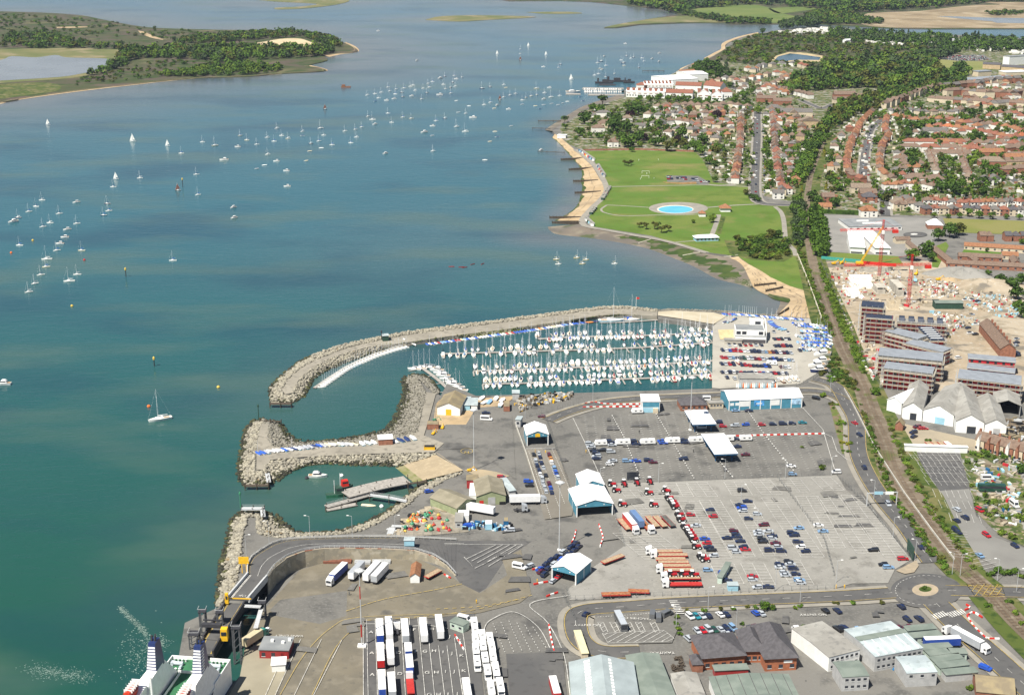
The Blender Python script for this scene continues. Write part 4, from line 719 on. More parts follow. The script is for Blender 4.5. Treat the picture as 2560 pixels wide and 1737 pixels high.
#   HOUSES
def cm(name,c,**k):return mat(name,c,k.pop('rough',.85),k.pop('var',.18),k.pop('scale',.8),**k)
ROOFS={'orange':cm('roof_orange',(.25,.118,.06)),'brown':cm('roof_brown',(.165,.115,.085)),'red':cm('roof_red',(.215,.088,.056)),'grey':cm('roof_grey',(.13,.12,.11)),'buff':cm('roof_buff',(.2,.155,.115)),'dark':cm('roof_dark',(.085,.08,.085)),'bright':cm('roof_bright',(.34,.115,.05))}
WALLS={'white':cm('wall_white',(.7,.68,.62),var=.08),'cream':cm('wall_cream',(.55,.47,.34),var=.1),'brick':cm('wall_brick',(.27,.12,.075)),'buff':cm('wall_buff',(.45,.34,.2)),'grey':cm('wall_grey',(.4,.38,.34))}
GLASS=mat('window_glass',(.03,.035,.045),.15,0,spec=.6)
BRICKM=WALLS['brick']
HM={}
def hmesh(kind,w,d,st):
 """shared meshes of one house form: walls, roof, chimney, window"""
 k=(kind,w,d,st)
 if k in HM:return HM[k]
 e=2.6*st+.2;r=min(w,d)/2*.75
 wl=MB().box(-w/2,w/2,-d/2,d/2,-.3,e);rf=MB();x0,x1,y0,y1=-w/2,w/2,-d/2,d/2
 if kind=='hip':rf.hip(x0,x1,y0,y1,e+.02,e+r,oh=.35)
 elif kind=='gable':rf.gable(x0,x1,y0,y1,e+.02,e+r,axis='x',oh=.3)
 elif kind=='cross':
  rf.hip(x0,x1,y0,y1,e+.02,e+r,oh=.35);rf.gable(x0+.1*w,x0+.45*w,y0-1.2,0,e+.03,e+r*.8,axis='y',oh=.2);wl.box(x0+.1*w,x0+.45*w,y0-1.2,y0,-.3,e)
 else:rf.gable(x0,x1,y0,y1,e+.02,e+r,axis='y',oh=.3)
 ch=MB().box(w*.18,w*.18+.9,-.4,.5,e+r*.35,e+r+1.1)
 wi=MB().box(-.8,.8,-.05,.03,0,1.25)
 HM[k]=tuple(a.mesh(n,BRICKM)for a,n in((wl,'wall'),(rf,'roof'),(ch,'chimney'),(wi,'window')))+(e,)
 return HM[k]
PEND=[];HOUSES_MAX=296
def house(*a,**k):PEND.append((a[0].y,a,k))
def build_house(p,rz,kind,w,d,st,roof,wall,label,group,win=0,name='house'):
 a,b,c,wi,e=hmesh(kind,w,d,st)
 t=thing(name,label,'house',p,rz,group);obj('wall',a,WALLS[wall],t);r=obj('roof',b,ROOFS[roof],t);obj('chimney',c,BRICKM,r)
 if win:
  spots=[(x,z)for z in([1.0,3.6]if st>1 else[1.0])for x in(-w*.27,w*.27)][:win]
  y=-d/2
  for x,z in spots:
   o=obj('window',wi,GLASS,t);o.location=(x,y-(1.2 if kind=='cross' and x<0 else 0),z)
 return t
def near_face(rz):
 while rz>math.pi/2:rz-=math.pi
 while rz<-math.pi/2:rz+=math.pi
 return rz
def row(where,pts,n,w,d,kinds,roofs,walls,st=2,along=True,win=0,end='near end',jit=.6,group=None):
 """n houses set along a ground line given in photograph pixels"""
 P=resample([G(*p)for p in pts],max(n,2))
 for i in range(n):
  t=P[min(i+1,len(P)-1)]-P[max(i-1,0)];rz=math.atan2(t.y,t.x)+(0 if along else math.pi/2)
  rz=near_face(rz)
  rf=rnd.choice(roofs);wl=rnd.choice(walls);k=rnd.choice(kinds)
  p=P[i]+Vector((rnd.uniform(-jit,jit),rnd.uniform(-jit,jit),0))
  house(p,rz,k,w,d,st,rf,wl,"%s house, %s roof, %s from %s, row %s"%(wl,{'bright':'vermilion','buff':'tan','dark':'slate'}.get(rf,rf),ORD[i],end,where),group or 'houses in the row '+where,win)
row('left of the straight street',[(1836,457),(1842,420),(1849,370),(1852,298)],25,11,7.5,['hip','gable'],['brown','red','buff','orange','brown'],['white','brick','cream'],along=True)
row('right of the straight street',[(1955,486),(1945,440),(1938,380),(1930,282)],27,11,7.5,['hip','gable'],['brown','buff','red','brown','grey'],['white','brick','cream'],along=True)
row('left of the curved street',[(2152,458),(2134,451),(2119,436),(2116,411),(2121,385),(2129,357),(2141,335),(2149,315),(2179,287)],26,12,7.5,['hip','gable'],['orange','orange','brown','red'],['white','brick','cream'])
row('right of the curved street',[(2229,456),(2214,447),(2199,435),(2197,415),(2199,397),(2204,370),(2221,347),(2211,330),(2216,302)],24,12,7.5,['hip','gable'],['orange','orange','brown','red'],['white','brick','cream'])
row('left of the short street',[(2338,437),(2330,415),(2322,392)],8,12,8,['hip','cross'],['brown','buff'],['white'])
row('right of the short street',[(2416,443),(2408,415),(2401,386)],9,12,8,['hip','cross'],['brown','buff'],['white'])
row('nearest playing field',[(2315,535),(2336,534),(2355,535),(2374,535),(2394,532),(2420,534),(2444,535),(2467,536),(2490,537),(2514,538),(2532,538),(2552,538)],12,8.5,8,['hip','cross'],['grey','brown','red','dark'],['white','cream','brick'],end='left',win=4,jit=.3)
row('behind that by playing field',[(2318,514),(2337,514),(2356,515),(2374,517),(2394,520),(2414,519),(2432,519),(2450,519),(2470,517),(2488,518),(2508,518),(2526,514),(2546,517)],13,8,8,['cross','hip'],['grey','red','orange','brown'],['white'],end='left',win=4,jit=.3)
row('above the white wooded block',[(2217,474),(2239,474),(2262,470),(2284,472),(2304,472),(2327,477)],6,9,8,['hip','cross'],['orange','brown','red'],['white'],end='left',win=2)
row('with long red roofs',[(2279,365),(2309,365),(2350,366),(2390,366)],4,20,9,['hip'],['red','orange'],['white'],end='left',win=2)
row('below the long red roofs',[(2275,378),(2307,379),(2354,379),(2425,383)],4,22,9,['hip'],['brown','red'],['white'],end='left',win=2)
row('along the upper right close',[(2415,366),(2445,368),(2472,368),(2500,369),(2530,370)],5,13,9,['hip'],['red','brown'],['white'],end='left')
row('below the upper right close',[(2430,383),(2470,381),(2532,380),(2550,375)],4,15,9,['hip'],['brown','red'],['white','brick'],end='left')
row('above the long red roofs',[(2238,300),(2262,305),(2290,310),(2330,308),(2365,305),(2390,312),(2410,318),(2440,312)],14,12,9,['hip'],['orange','red','brown'],['white','brick'],end='left')
row('of bright roofs, upper right',[(2345,325),(2375,328),(2400,330),(2438,338),(2460,340),(2495,348),(2525,355),(2550,350)],12,13,9,['hip'],['bright','orange','red'],['white','brick'],end='left')
row('at right edge above close',[(2440,325),(2470,320),(2500,325),(2530,330),(2555,340)],8,12,9,['hip'],['red','orange','brown'],['white'],end='left')
row('beside the railway cutting',[(2212,272),(2240,262),(2265,252),(2285,245),(2305,238),(2330,232),(2350,226)],12,15,9,['gable','gabley'],['buff','brown'],['buff','brick'],st=3,end='left',group='new tan houses')
row('topping the new estate',[(2365,226),(2390,224),(2415,220),(2440,222),(2460,215),(2500,210),(2540,208)],11,12,9,['gabley','gable'],['buff','grey','dark'],['buff','brick'],st=3,end='left',group='new tan houses')
row('across the middle of the new estate',[(2370,240),(2400,238),(2430,242),(2460,245),(2490,244),(2520,246),(2555,240)],13,13,9,['gabley','gable','hip'],['buff','grey','dark','brown'],['buff','brick'],st=3,end='left',group='new tan houses')
row('along the bottom of the new estate',[(2330,255),(2370,258),(2410,260),(2450,262),(2480,268),(2520,265),(2555,268)],13,12,9,['gable','hip'],['grey','brown','buff'],['buff','brick','cream'],st=2,end='left',group='new tan houses')
row('of grey roofs below new estate',[(2225,286),(2255,282),(2280,285),(2310,290),(2345,287),(2380,290),(2400,282)],12,9,9,['cross','hip'],['grey','brown'],['white','cream'],st=2,end='left')
row('with pink roofs at far right',[(2470,300),(2490,290),(2510,295),(2530,290),(2550,300)],6,10,9,['hip','cross'],['red','brown'],['white'],end='left')
row('of little gables below the wood',[(1950,228),(1970,233),(1990,238),(2012,243),(2024,247)],8,8,9,['gabley'],['brown'],['white'],end='left',group='little gabled houses')
row('along the lane by the common',[(1870,178),(1885,182),(1900,170),(1925,168),(1952,166),(1975,165),(2000,168),(2015,172)],11,11,9,['hip'],['red','orange','grey'],['white','cream'],end='left')
row('along the curving lane',[(1860,205),(1885,200),(1905,195),(1930,190),(1955,188),(1970,198),(1940,212),(1920,220)],12,11,9,['hip','cross'],['red','orange','brown'],['white','cream'],end='start')
row('behind the white flats',[(1780,212),(1800,205),(1825,200),(1845,210),(1865,222),(1850,232)],9,10,9,['hip'],['brown','grey','red'],['white','cream'],end='left')
row('just below white flats',[(1645,275),(1670,272),(1700,272),(1725,268),(1745,272),(1770,270),(1790,272),(1818,268),(1842,272),(1868,275)],12,10,9,['cross','hip'],['brown','grey','buff'],['white','cream'],end='left')
row('two below white flats',[(1620,295),(1645,297),(1675,292),(1705,290),(1728,293),(1752,292),(1780,290),(1800,287),(1825,288),(1860,287)],11,10,9,['cross','hip'],['grey','brown','buff'],['white'],end='left')
row('three below white flats',[(1635,318),(1665,312),(1690,310),(1715,314),(1740,316),(1770,320),(1800,322)],8,11,9,['hip'],['brown','grey'],['white','cream'],end='left')
row('amid the left gardens',[(1670,340),(1702,330),(1732,335),(1758,340),(1790,345),(1730,350),(1790,355)],7,11,9,['cross','hip'],['grey','orange','brown'],['white','cream'],end='start')
row('between street and railway',[(1975,280),(1990,300),(2000,315),(2005,330),(2000,350)],7,13,10,['hip','gable'],['brown','buff'],['brick','buff'],end='far end')
row('left of the railway',[(1990,460),(1975,440),(1985,420),(1970,395),(1980,370)],5,9,8,['hip'],['orange','brown','grey'],['white','brick'],end='near end')
HOUSES="""1478 293 14 9 hip grey white 1|pale house with a grey roof beside the dark cedar by the shore;1495 275 12 9 hip brown white 1|brown roofed house behind the dark cedar by the shore
1508 292 18 8 hip white white 2|flat white villa among dark trees;1512 318 16 10 hip brown cream 2|large brown roofed house among dark trees by the beach;1495 330 15 10 hip brown white 2|brown roofed house with a blue cover in its garden
1532 366 12 11 cross brown white 2|tall white house at the corner of the park;1600 320 12 9 gable grey white 1|low pale grey roofed house among the trees;1568 305 12 9 hip buff white 2|tan roofed house in the trees behind the beach
1838 457 15 9 hip grey white 1|grey hipped bungalow by the park car park;1963 484 12 9 hip red white 2|white house with a red roof at the street foot;1945 496 10 8 gable grey white 2|white gabled house at the bend of the street
2169 540 14 11 cross orange white 2|white house with an orange roof by the hedge;2172 505 13 10 hip dark brick 2|red brick house with a dark hipped roof;2168 496 15 10 gable brown brick 2|red brick house with a brown roof above the hedge
2245 520 14 10 hip buff white 2|large white house with a tan roof at the crossroads;2262 512 14 10 cross grey white 2|white house with bay gables at the crossroads;2275 520 10 9 gabley brown white 2|white gabled house beside the crossroads
2250 524 11 9 cross brown cream 2|cream house with brown roof below the crossroads;2278 522 9 8 hip brown white 2|small white house with brown roof below the crossroads;2298 527 9 8 hip grey white 2|white house with grey hipped roof left of the white row
2068 505 11 9 gable brown brick 2|brick house with brown roof behind the big railway trees;2062 523 11 8 gable orange buff 1|low orange roofed building by the railway crossing;2150 482 18 10 gable buff cream 2|long tan roofed house on the corner of the curved street
2292 458 24 12 hip brown white 2|long white block with a brown hipped roof;2336 460 17 11 hip brown white 2|white house with brown roof right of the long block;2370 395 44 10 gable brown white 2|long white block with a central gable facing the gardens
2335 338 28 10 gable grey white 2|white block with a long grey roof among dark trees;2420 454 11 9 hip buff cream 2|cream house below the short street;2463 462 13 10 gabley grey white 2|white twin gabled house above the dark trees
2485 458 10 9 gabley grey white 2|white gabled house right of the twin gabled house;2520 435 14 9 hip brown brick 2|brick house with brown roof by the right bend;2548 432 14 9 hip brown brick 2|brick house with brown roof at the right edge
2478 415 26 12 hip buff brick 2|tan roofed square block left of the cul-de-sac;2540 405 26 10 gable orange brick 2|long orange roofed terrace right of the cul-de-sac;2540 415 26 10 gable brown buff 2|lower terrace right of the cul-de-sac
2475 392 26 10 gable orange brick 2|orange roofed terrace at the top of the cul-de-sac;2545 400 22 9 gable brown brick 2|upper terrace right of the cul-de-sac
2110 245 30 11 gable brown brick 2|long brown roofed block below the wood;2155 250 22 10 gable buff cream 2|tan block below the wood by the cutting;2100 258 20 9 gable brown buff 2|low block beside the lawn and the tree
1990 290 40 12 gable grey cream 2|long grey roofed block left of the railway cutting;2020 318 24 12 gabley buff buff 3|tall tan block with a dormer roof by the cutting;1915 255 26 10 gable brown brick 2|brown roofed flats at the head of the street
1955 262 24 10 gable brown brick 2|brick flats beside the head of the street;1935 275 20 12 hip dark cream 1|dark roofed hall at the head of the straight street"""
for L in HOUSES.replace('\n',';').split(';'):
 a,lab=L.split('|');x,y,w_,d_,k,rf,wl,st=a.split();x=float(x);y=float(y)
 if rf=='white':rf='grey'
 house(G(x,y),rnd.uniform(-.1,.1),k,float(w_),float(d_),int(st),rf,wl,lab,None,4 if y>450 else 2)
PEND.sort(key=lambda t:t[0])
for y,a,k in PEND[:HOUSES_MAX]:build_house(*a,**k)
def shed_stuff():
 mb=MB();r=random.Random(11)
 A=[(1800,270),(1890,270),(1885,460),(1790,450),(1770,400),(1740,378),(1640,360),(1640,270)];B=[(1905,280),(2020,300),(2030,360),(2010,420),(1990,480),(1912,490)]
 C=[(2060,400),(2120,300),(2200,270),(2560,265),(2560,540),(2230,530),(2070,500)]
 for poly,n in((A,330),(B,260),(C,620)):
  for x,y in scatter(poly,n,ZL,5+n):
   a=r.uniform(-.3,.3)+r.choice((0,math.pi/2));M=Matrix.Translation((x,y,ZL))@Matrix.Rotation(a,4,'Z')
   w_,d_,h_=r.uniform(1.5,5),r.uniform(1.5,3.2),r.uniform(1.6,2.4)
   mb.box(-w_/2,w_/2,-d_/2,d_/2,0,h_,r.choice((0,0,0,1,2,3,4)),M)
 return mb
tag(obj('garden_sheds',shed_stuff(),[WALLS['white'],WALLS['grey'],ROOFS['brown'],ROOFS['orange'],WALLS['cream']]),'small sheds and huts in the back gardens','sheds',kind='stuff')
def far_houses():
 mb=MB();r=random.Random(12)
 zones=[([(1880,215),(1960,195),(2030,180),(2040,200),(1950,245),(1890,250)],45),([(2400,205),(2560,195),(2600,280),(2420,280)],60),([(2250,310),(2560,345),(2560,400),(2400,400),(2260,350)],40),([(1640,270),(1840,270),(1830,350),(1700,340)],45),([(1910,290),(2010,300),(2000,440),(1970,480)],28),([(2235,390),(2300,400),(2300,450),(2240,450)],18),([(2060,410),(2110,330),(2140,300),(2130,340),(2100,400),(2095,460)],12)]
 for poly,n in zones:
  for x,y in scatter(poly,n,ZL,40+n):
   a=r.uniform(-.2,.2)+r.choice((0,math.pi/2));w_,d_=r.uniform(7,10),r.uniform(6,7.5);M=Matrix.Translation((x,y,ZL))@Matrix.Rotation(a,4,'Z')
   mb.box(-w_/2,w_/2,-d_/2,d_/2,0,5,r.choice((0,0,1,2)),M);s=MB().hip(-w_/2,w_/2,-d_/2,d_/2,5.02,8.2,oh=.3)
   mb.add([M@Vector(v)for v in s.v],s.f,r.choice((3,4,5,5,6)))
 WI={'white':0,'cream':1,'brick':2,'buff':1,'grey':0};RI={'red':3,'bright':4,'orange':4,'brown':5,'buff':5,'grey':6,'dark':6}
 for y,(p,rz,kind,w_,d_,st,rf,wl,*_),k in PEND[HOUSES_MAX:]:
  M=Matrix.Translation(p)@Matrix.Rotation(rz,4,'Z');e=2.6*st+.2;mb.box(-w_/2,w_/2,-d_/2,d_/2,0,e,WI[wl],M);s=MB();r_=min(w_,d_)/2*.75
  if kind in('hip','cross'):s.hip(-w_/2,w_/2,-d_/2,d_/2,e+.02,e+r_,oh=.3)
  else:s.gable(-w_/2,w_/2,-d_/2,d_/2,e+.02,e+r_,axis='x' if kind=='gable' else 'y',oh=.3)
  mb.add([M@Vector(v)for v in s.v],s.f,RI[rf])
 return mb
tag(obj('distant_houses',far_houses(),[WALLS['white'],WALLS['cream'],WALLS['brick'],ROOFS['red'],ROOFS['orange'],ROOFS['brown'],ROOFS['grey']]),'more small houses in the crowded streets between the labelled rows','houses',kind='stuff')
def caravans():
 mb=MB();r=random.Random(13)
 for poly,n in(([(1940,82),(2000,76),(2060,70),(2130,76),(2120,84),(2000,88)],90),([(2110,98),(2160,95),(2290,105),(2300,118),(2200,112)],90),([(2330,95),(2420,105),(2500,120),(2560,118),(2560,138),(2450,132),(2350,112)],60)):
  for x,y in scatter(poly,n,ZL,n):
   M=Matrix.Translation((x,y,ZL))@Matrix.Rotation(r.uniform(0,3.1),4,'Z');mb.box(-5,5,-1.9,1.9,.4,3.4,0,M)
 return mb
tag(obj('holiday_caravans',caravans(),WALLS['white']),'rows of white holiday caravans on the far point','caravans',kind='stuff')
#   BOATS
def paint(name,c,**k):return mat(name,c,k.pop('rough',.35),k.pop('var',.06),.6,spec=.5,**k)
GEL={'white':paint('gel_white',(.78,.78,.76)),'cream':paint('gel_cream',(.66,.58,.4)),'navy':paint('gel_navy',(.02,.035,.12)),'red':paint('gel_red',(.4,.03,.03)),'sky':paint('gel_sky',(.3,.55,.68)),'orange':paint('gel_orange',(.75,.16,.03)),'yellow':paint('gel_yellow',(.6,.42,.08)),'black':paint('gel_black',(.03,.03,.035)),'brown':paint('gel_brown',(.2,.09,.045)),'grey':paint('gel_grey',(.3,.32,.34)),'green':paint('gel_green',(.05,.22,.12))}
CANVAS={'blue':mat('canvas_blue',(.03,.1,.42),.9,.2,1),'navy':mat('canvas_navy',(.02,.04,.13),.9,.2,1),'white':mat('canvas_white',(.72,.72,.7),.9,.1,1),'red':mat('canvas_red',(.35,.03,.04),.9,.2,1),'pale blue':mat('canvas_pale',(.2,.36,.58),.9,.2,1),'grey':mat('canvas_grey',(.35,.36,.38),.9,.2,1),'cream':mat('canvas_cream',(.6,.52,.36),.9,.1,1),'green':mat('canvas_green',(.08,.3,.22),.9,.2,1),'orange':mat('canvas_orange',(.6,.2,.05),.9,.2,1)}
DECK=mat('deck',(.68,.66,.6),.8,.1,1.0);TEAK=mat('teak_deck',(.36,.24,.13),.8,.2,1.0);ALU=mat('spar_alloy',(.72,.73,.74),.4,.05,1);DARKG=GLASS
SAILM=mat('sail_cloth',(.8,.79,.74),.9,.05,1);SAILB=mat('brown_sail',(.16,.07,.05),.9,.1,1)
def hull_outline(L,B,fine=.5):
 pts=[]
 for i in range(13):
  t=i/12;x=-L/2+L*t
  y=B/2*(min(1,.72+.5*t)if t<.5 else max(0,1-((t-.5)/.5)**2.1))
  pts.append((x,y))
 return pts
def hull_mesh(L,B,H,name='hull',draft=.3):
 o=hull_outline(L,B);mb=MB();n=len(o);top=[(x,y,H+.22*H*max(0,(x/L)))for x,y in o]+[(x,-y,H+.22*H*max(0,(x/L)))for x,y in o[::-1][1:]]
 bot=[(x*.93-.1,y*.7,-draft)for x,y in o]+[(x*.93-.1,-y*.7,-draft)for x,y in o[::-1][1:]]
 N=len(top);mb.add(top+bot,[(i,(i+1)%N,(i+1)%N+N,i+N)for i in range(N)]+[tuple(range(N,2*N))]);return mb
def deck_mesh(L,B,H,inset=.04):
 o=hull_outline(L*.985,B-inset*2);top=[(x,y,H-.05+.22*H*max(0,(x/L)))for x,y in o]+[(x,-y,H-.05+.22*H*max(0,(x/L)))for x,y in o[::-1][1:]]
 return MB().add(top,[tuple(range(len(top)-1,-1,-1))])
BM={}
def bm(key,f):
 if key not in BM:BM[key]=f()
 return BM[key]
def yacht_parts(L):
 B=L*.31;H=L*.1
 def rig():
  h=L*1.28;x=L*.08;mb=MB().tube((x,0,H*.5),(x,0,H+h),.072,5,.05)
  for z in(.45,.72):mb.tube((x,-.09*L,H+h*z),(x,.09*L,H+h*z),.03,4)
  mb.tube((x,0,H+1.3),(x-L*.4,0,H+1.25),.07,5);mb.tube((x,0,H+h*.98),(L*.48,0,H+.3),.018,3);mb.tube((x,0,H+h*.98),(-L*.48,0,H+.3),.018,3)
  for s in(-1,1):mb.tube((x,0,H+h*.9),(x-.2,s*B*.47,H),.018,3)
  return mb.mesh('mast',ALU)
 cab=lambda:MB().taper(-L*.12,L*.24,-B*.3,B*.3,H*.85,H+.55,-L*.08,L*.16,-B*.24,B*.24).mesh('cabin',DECK)
 cock=lambda:MB().box(-L*.4,-L*.14,-B*.2,B*.2,H*.9,H+.04).mesh('cockpit',TEAK)
 cov=lambda:MB().tube((L*.08,0,H+1.42),(-L*.33,0,H+1.35),.2,6,.13).mesh('sail_cover',CANVAS['blue'])
 hood=lambda:MB().taper(-L*.16,-L*.04,-B*.27,B*.27,H+.1,H+1.1,-L*.12,-L*.07,-B*.2,B*.2).mesh('spray_hood',CANVAS['blue'])
 k=('y',L)
 return{'hull':bm(k+('h',),lambda:hull_mesh(L,B,H).mesh('hull',DECK)),'deck':bm(k+('d',),lambda:deck_mesh(L,B,H).mesh('deck',DECK)),'cabin':bm(k+('c',),cab),'mast':bm(k+('m',),rig),'sail_cover':bm(k+('s',),cov),'cockpit':bm(k+('k',),cock),'spray_hood':bm(k+('o',),hood)}
def yacht(p,rz,L,hull,cover,label,group,name='yacht',full=True,sail=None):
 P=yacht_parts(L);t=thing(name,label,'yacht' if name=='yacht' else 'sailing boat',p,rz,group)
 obj('hull',P['hull'],GEL[hull],t);obj('deck',P['deck'],DECK,t);obj('cabin',P['cabin'],GEL['white'],t);m=obj('mast',P['mast'],ALU,t)
 if full:obj('cockpit',P['cockpit'],TEAK,t);obj('spray_hood',P['spray_hood'],CANVAS[cover],t)
 obj('sail_cover',P['sail_cover'],CANVAS[cover],m)
 if sail:
  s=MB();h=L*1.25;H=L*.1;a,b,c=Vector((L*.06,.0,H+1.4)),Vector((-L*.36,.5,H+1.3)),Vector((L*.07,0,H+h));o=Vector((0,.05,0))
  s.add([a,b,c,a+o,b+o,c+o],[(0,1,2),(5,4,3),(0,3,4,1),(1,4,5,2),(2,5,3,0)]);a,b,c=Vector((L*.46,0,H+.4)),Vector((L*.0,.5,H+.8)),Vector((L*.1,0,H+h*.85))
  s.add([a,b,c,a+o,b+o,c+o],[(0,1,2),(5,4,3),(0,3,4,1),(1,4,5,2),(2,5,3,0)]);obj('sail',s,sail,t)
 return t
def motor_parts(L):
 B=L*.36;H=L*.13
 k=('m',L)
 sup=lambda:MB().taper(-L*.28,L*.2,-B*.36,B*.36,H*.9,H+1.3,-L*.25,L*.06,-B*.3,B*.3).mesh('cabin',DECK)
 gl=lambda:MB().taper(-L*.24,L*.172,-B*.37,B*.37,H+.45,H+1.05,-L*.22,L*.105,-B*.335,B*.335).mesh('windows',DARKG)
 top=lambda:MB().box(-L*.2,L*.02,-B*.24,B*.24,H+1.33,H+1.75).mesh('flybridge',DECK)
 ck=lambda:MB().box(-L*.46,-L*.29,-B*.33,B*.33,H*.9,H+.06).mesh('cockpit',TEAK)
 return{'hull':bm(k+('h',),lambda:hull_mesh(L,B,H).mesh('hull',DECK)),'deck':bm(k+('d',),lambda:deck_mesh(L,B,H).mesh('deck',DECK)),'cabin':bm(k+('c',),sup),'windows':bm(k+('w',),gl),'flybridge':bm(k+('f',),top),'cockpit':bm(k+('k',),ck)}
def motor(p,rz,L,hull,label,group,trim='white',cockpit=None):
 P=motor_parts(L);t=thing('motor_boat',label,'motor boat',p,rz,group)
 obj('hull',P['hull'],GEL[hull],t);obj('deck',P['deck'],DECK,t);c=obj('cabin',P['cabin'],GEL['white'],t);obj('windows',P['windows'],DARKG,c)
 if L>8:obj('flybridge',P['flybridge'],GEL[trim]if trim in GEL else CANVAS[trim],t)
 obj('cockpit',P['cockpit'],CANVAS[cockpit]if cockpit else TEAK,t);return t
def dinghy(p,rz,L,hull,cover,label,group,mast=0,trailer=False,name='dinghy'):
 B=L*.38;H=.55;z0=.55 if trailer else 0
 hm=bm(('d',L,z0),lambda:MB().add(*(lambda m:([(x,y,z+z0)for x,y,z in m.v],m.f))(hull_mesh(L,B,H,draft=.15))).mesh('hull',DECK))
 cv=bm(('dc',L,z0),lambda:MB().add([(x*.97,y*.98,z0+H+.02+.05*(1-abs(y)/(B/2)))for x,y in hull_outline(L,B)]+[(x*.97,-y*.98,z0+H+.02)for x,y in hull_outline(L,B)]+[(-L*.47,0,z0+H+.3),(L*.1,0,z0+H+.42),(L*.47,0,z0+H+.12)],[(i+1,i,26 if i<4 else 27 if i<9 else 28)for i in range(12)]+[(13+i,14+i,26 if i<4 else 27 if i<9 else 28)for i in range(12)]+[(3+1,26,27),(26,17,27),(9,27,28),(27,22,28),(0,13,26)]).mesh('cover',DECK))
 t=thing(name,label,'dinghy' if name=='dinghy' else name.replace('_',' '),p,rz,group);obj('hull',hm,GEL[hull],t);obj('cover',cv,CANVAS[cover],t)
 if mast:obj('mast',bm(('dm',mast,z0),lambda:MB().tube((.5,0,z0+.4),(.5,0,z0+mast),.08,4,.05).mesh('mast',ALU)),ALU,t)
 if trailer:obj('trailer',bm(('dt',L),lambda:MB().box(-L*.3,L*.6,-.06,.06,.35,.5).box(-L*.2,-L*.05,-B*.45,B*.45,.3,.45).tube((-.5,-B*.5,.28),(-.5,-B*.5+.15,.28),.28,8).tube((-.5,B*.5-.15,.28),(-.5,B*.5,.28),.28,8).mesh('trailer',DECK)),GEL['grey'],t)
 return t
PONT=mat('pontoon_deck',(.3,.28,.25),.9,.2,.8);PILE=mat('pile_steel',(.04,.04,.045),.7,.1,1)
def pontoon(pts,label,wd=2.4,fingers=0):
 P=[G(p[0],p[1],.5)for p in pts];t=thing('pontoon',label,'pontoon',P[0]);o=P[0];L=[p-o for p in P]
 mb=MB().strip(L,wd,.0);mb2=MB()
 for a,b in zip(L,L[1:]):
  d=b-a;d.z=0;n=Vector((-d.y,d.x,0)).normalized()*wd/2;mb2.prism([a-n,b-n,b+n,a+n],-.45,-.02)
 obj('deck',mb,PONT,t);obj('float',mb2,PILE,t)
 Q=resample(L,max(2,fingers))
 for i in range(fingers):
  d=(Q[min(i+1,fingers-1)]-Q[max(i-1,0)]).normalized();n=Vector((-d.y,d.x,0))
  for s in(-1,1):
   if rnd.random()<.75:obj('finger',MB().strip([Q[i]+n*s*wd*.5,Q[i]+n*s*(wd*.5+8)],.9,.02),PONT,t)
  if i%2==0:obj('pile',MB().tube(Q[i]+n*1.5-Vector((0,0,2)),Q[i]+n*1.5+Vector((0,0,2.6)),.22,6),PILE,t)
 return t
PONTS={'first':[(1345,847),(1430,842),(1615,838),(1781,831)],'second':[(1108,884),(1248,880),(1469,873.5),(1598,868.5),(1783,856)],'third':[(1183,927),(1264,925),(1469,917),(1598,913),(1783,901)],'fourth':[(1206,960),(1315,957),(1469,950),(1615,945),(1781,935)]}
for k,v in PONTS.items():pontoon(v,k+' long floating pontoon of the marina counted from the breakwater',fingers=max(4,int((v[-1][0]-v[0][0])/34)))
pontoon([(1058,921),(1080,937),(1105,957),(1126,977)],'short angled pontoon beside the brown roofed shed',2.2,4)
pontoon([(786,969),(822,944),(860,920),(895,902),(935,885),(980,871),(1024,862)],'narrow curved pontoon along the inside of the breakwater',2.0)
pontoon([(1500,806),(1560,805),(1647,799)],'pontoon with two big yachts by the concrete ramp',2.0)
BOATS={'first far':"1345m 1390 1408 1424 1449 1464 1497m 1527 1560 1575 1606 1638r 1665r 1708 1731m 1752 1769",'first near':"1371r 1382c 1392 1402 1424 1435 1445 1458s 1469s 1490 1502 1516 1526 1537 1548 1559r 1570 1582 1593r 1604r 1626 1635 1647b 1657 1668 1690 1710 1721b 1735 1743n 1766 1778b",'second far':"1164 1181 1195 1230 1261 1277 1293m 1306 1324 1352k 1365b 1392m 1402 1416 1429 1445 1456 1470 1482 1522 1562 1587 1614 1640 1653r 1667 1680 1706 1717 1727 1746 1756m 1768m",'second near':"1109m 1127 1145 1162 1185 1217b 1252 1288 1304b 1321k 1335m 1382 1414 1448 1462 1478 1492 1506m 1522 1629 1673b 1700 1714 1728 1755r 1768m",'third far':"1188 1206 1241k 1285b 1298 1314 1329 1343c 1373c 1387 1402 1416 1431m 1447m 1464 1479c 1493c 1523 1538 1554 1568 1581 1599 1613b 1629 1644b 1657 1674m 1690 1704 1719 1751r",'third near':"1194 1209m 1226 1237 1251 1264n 1280r 1309 1322 1336 1353 1367 1381 1396 1411 1427 1467 1482b 1495 1509 1526b 1541b 1554 1569 1582 1596 1610y 1624b 1639 1653 1667 1696 1710 1726r 1736 1757 1767k",'fourth far':"1213 1224 1238 1251 1262 1275b 1288 1302 1327m 1353 1377 1391b 1456 1473 1486m 1499 1511 1525 1537r 1551m 1562 1577 1590 1604m 1630r 1644 1658r 1671 1685 1699b 1725b 1739 1752 1766",'fourth near':"1218 1234b 1250b 1280 1293b 1323 1339 1352m 1367 1381 1397m 1409 1423 1438 1452 1467 1482m 1497 1526 1541m 1585 1628 1642 1655 1668s 1682r 1694 1710 1752b 1762 1772r"}
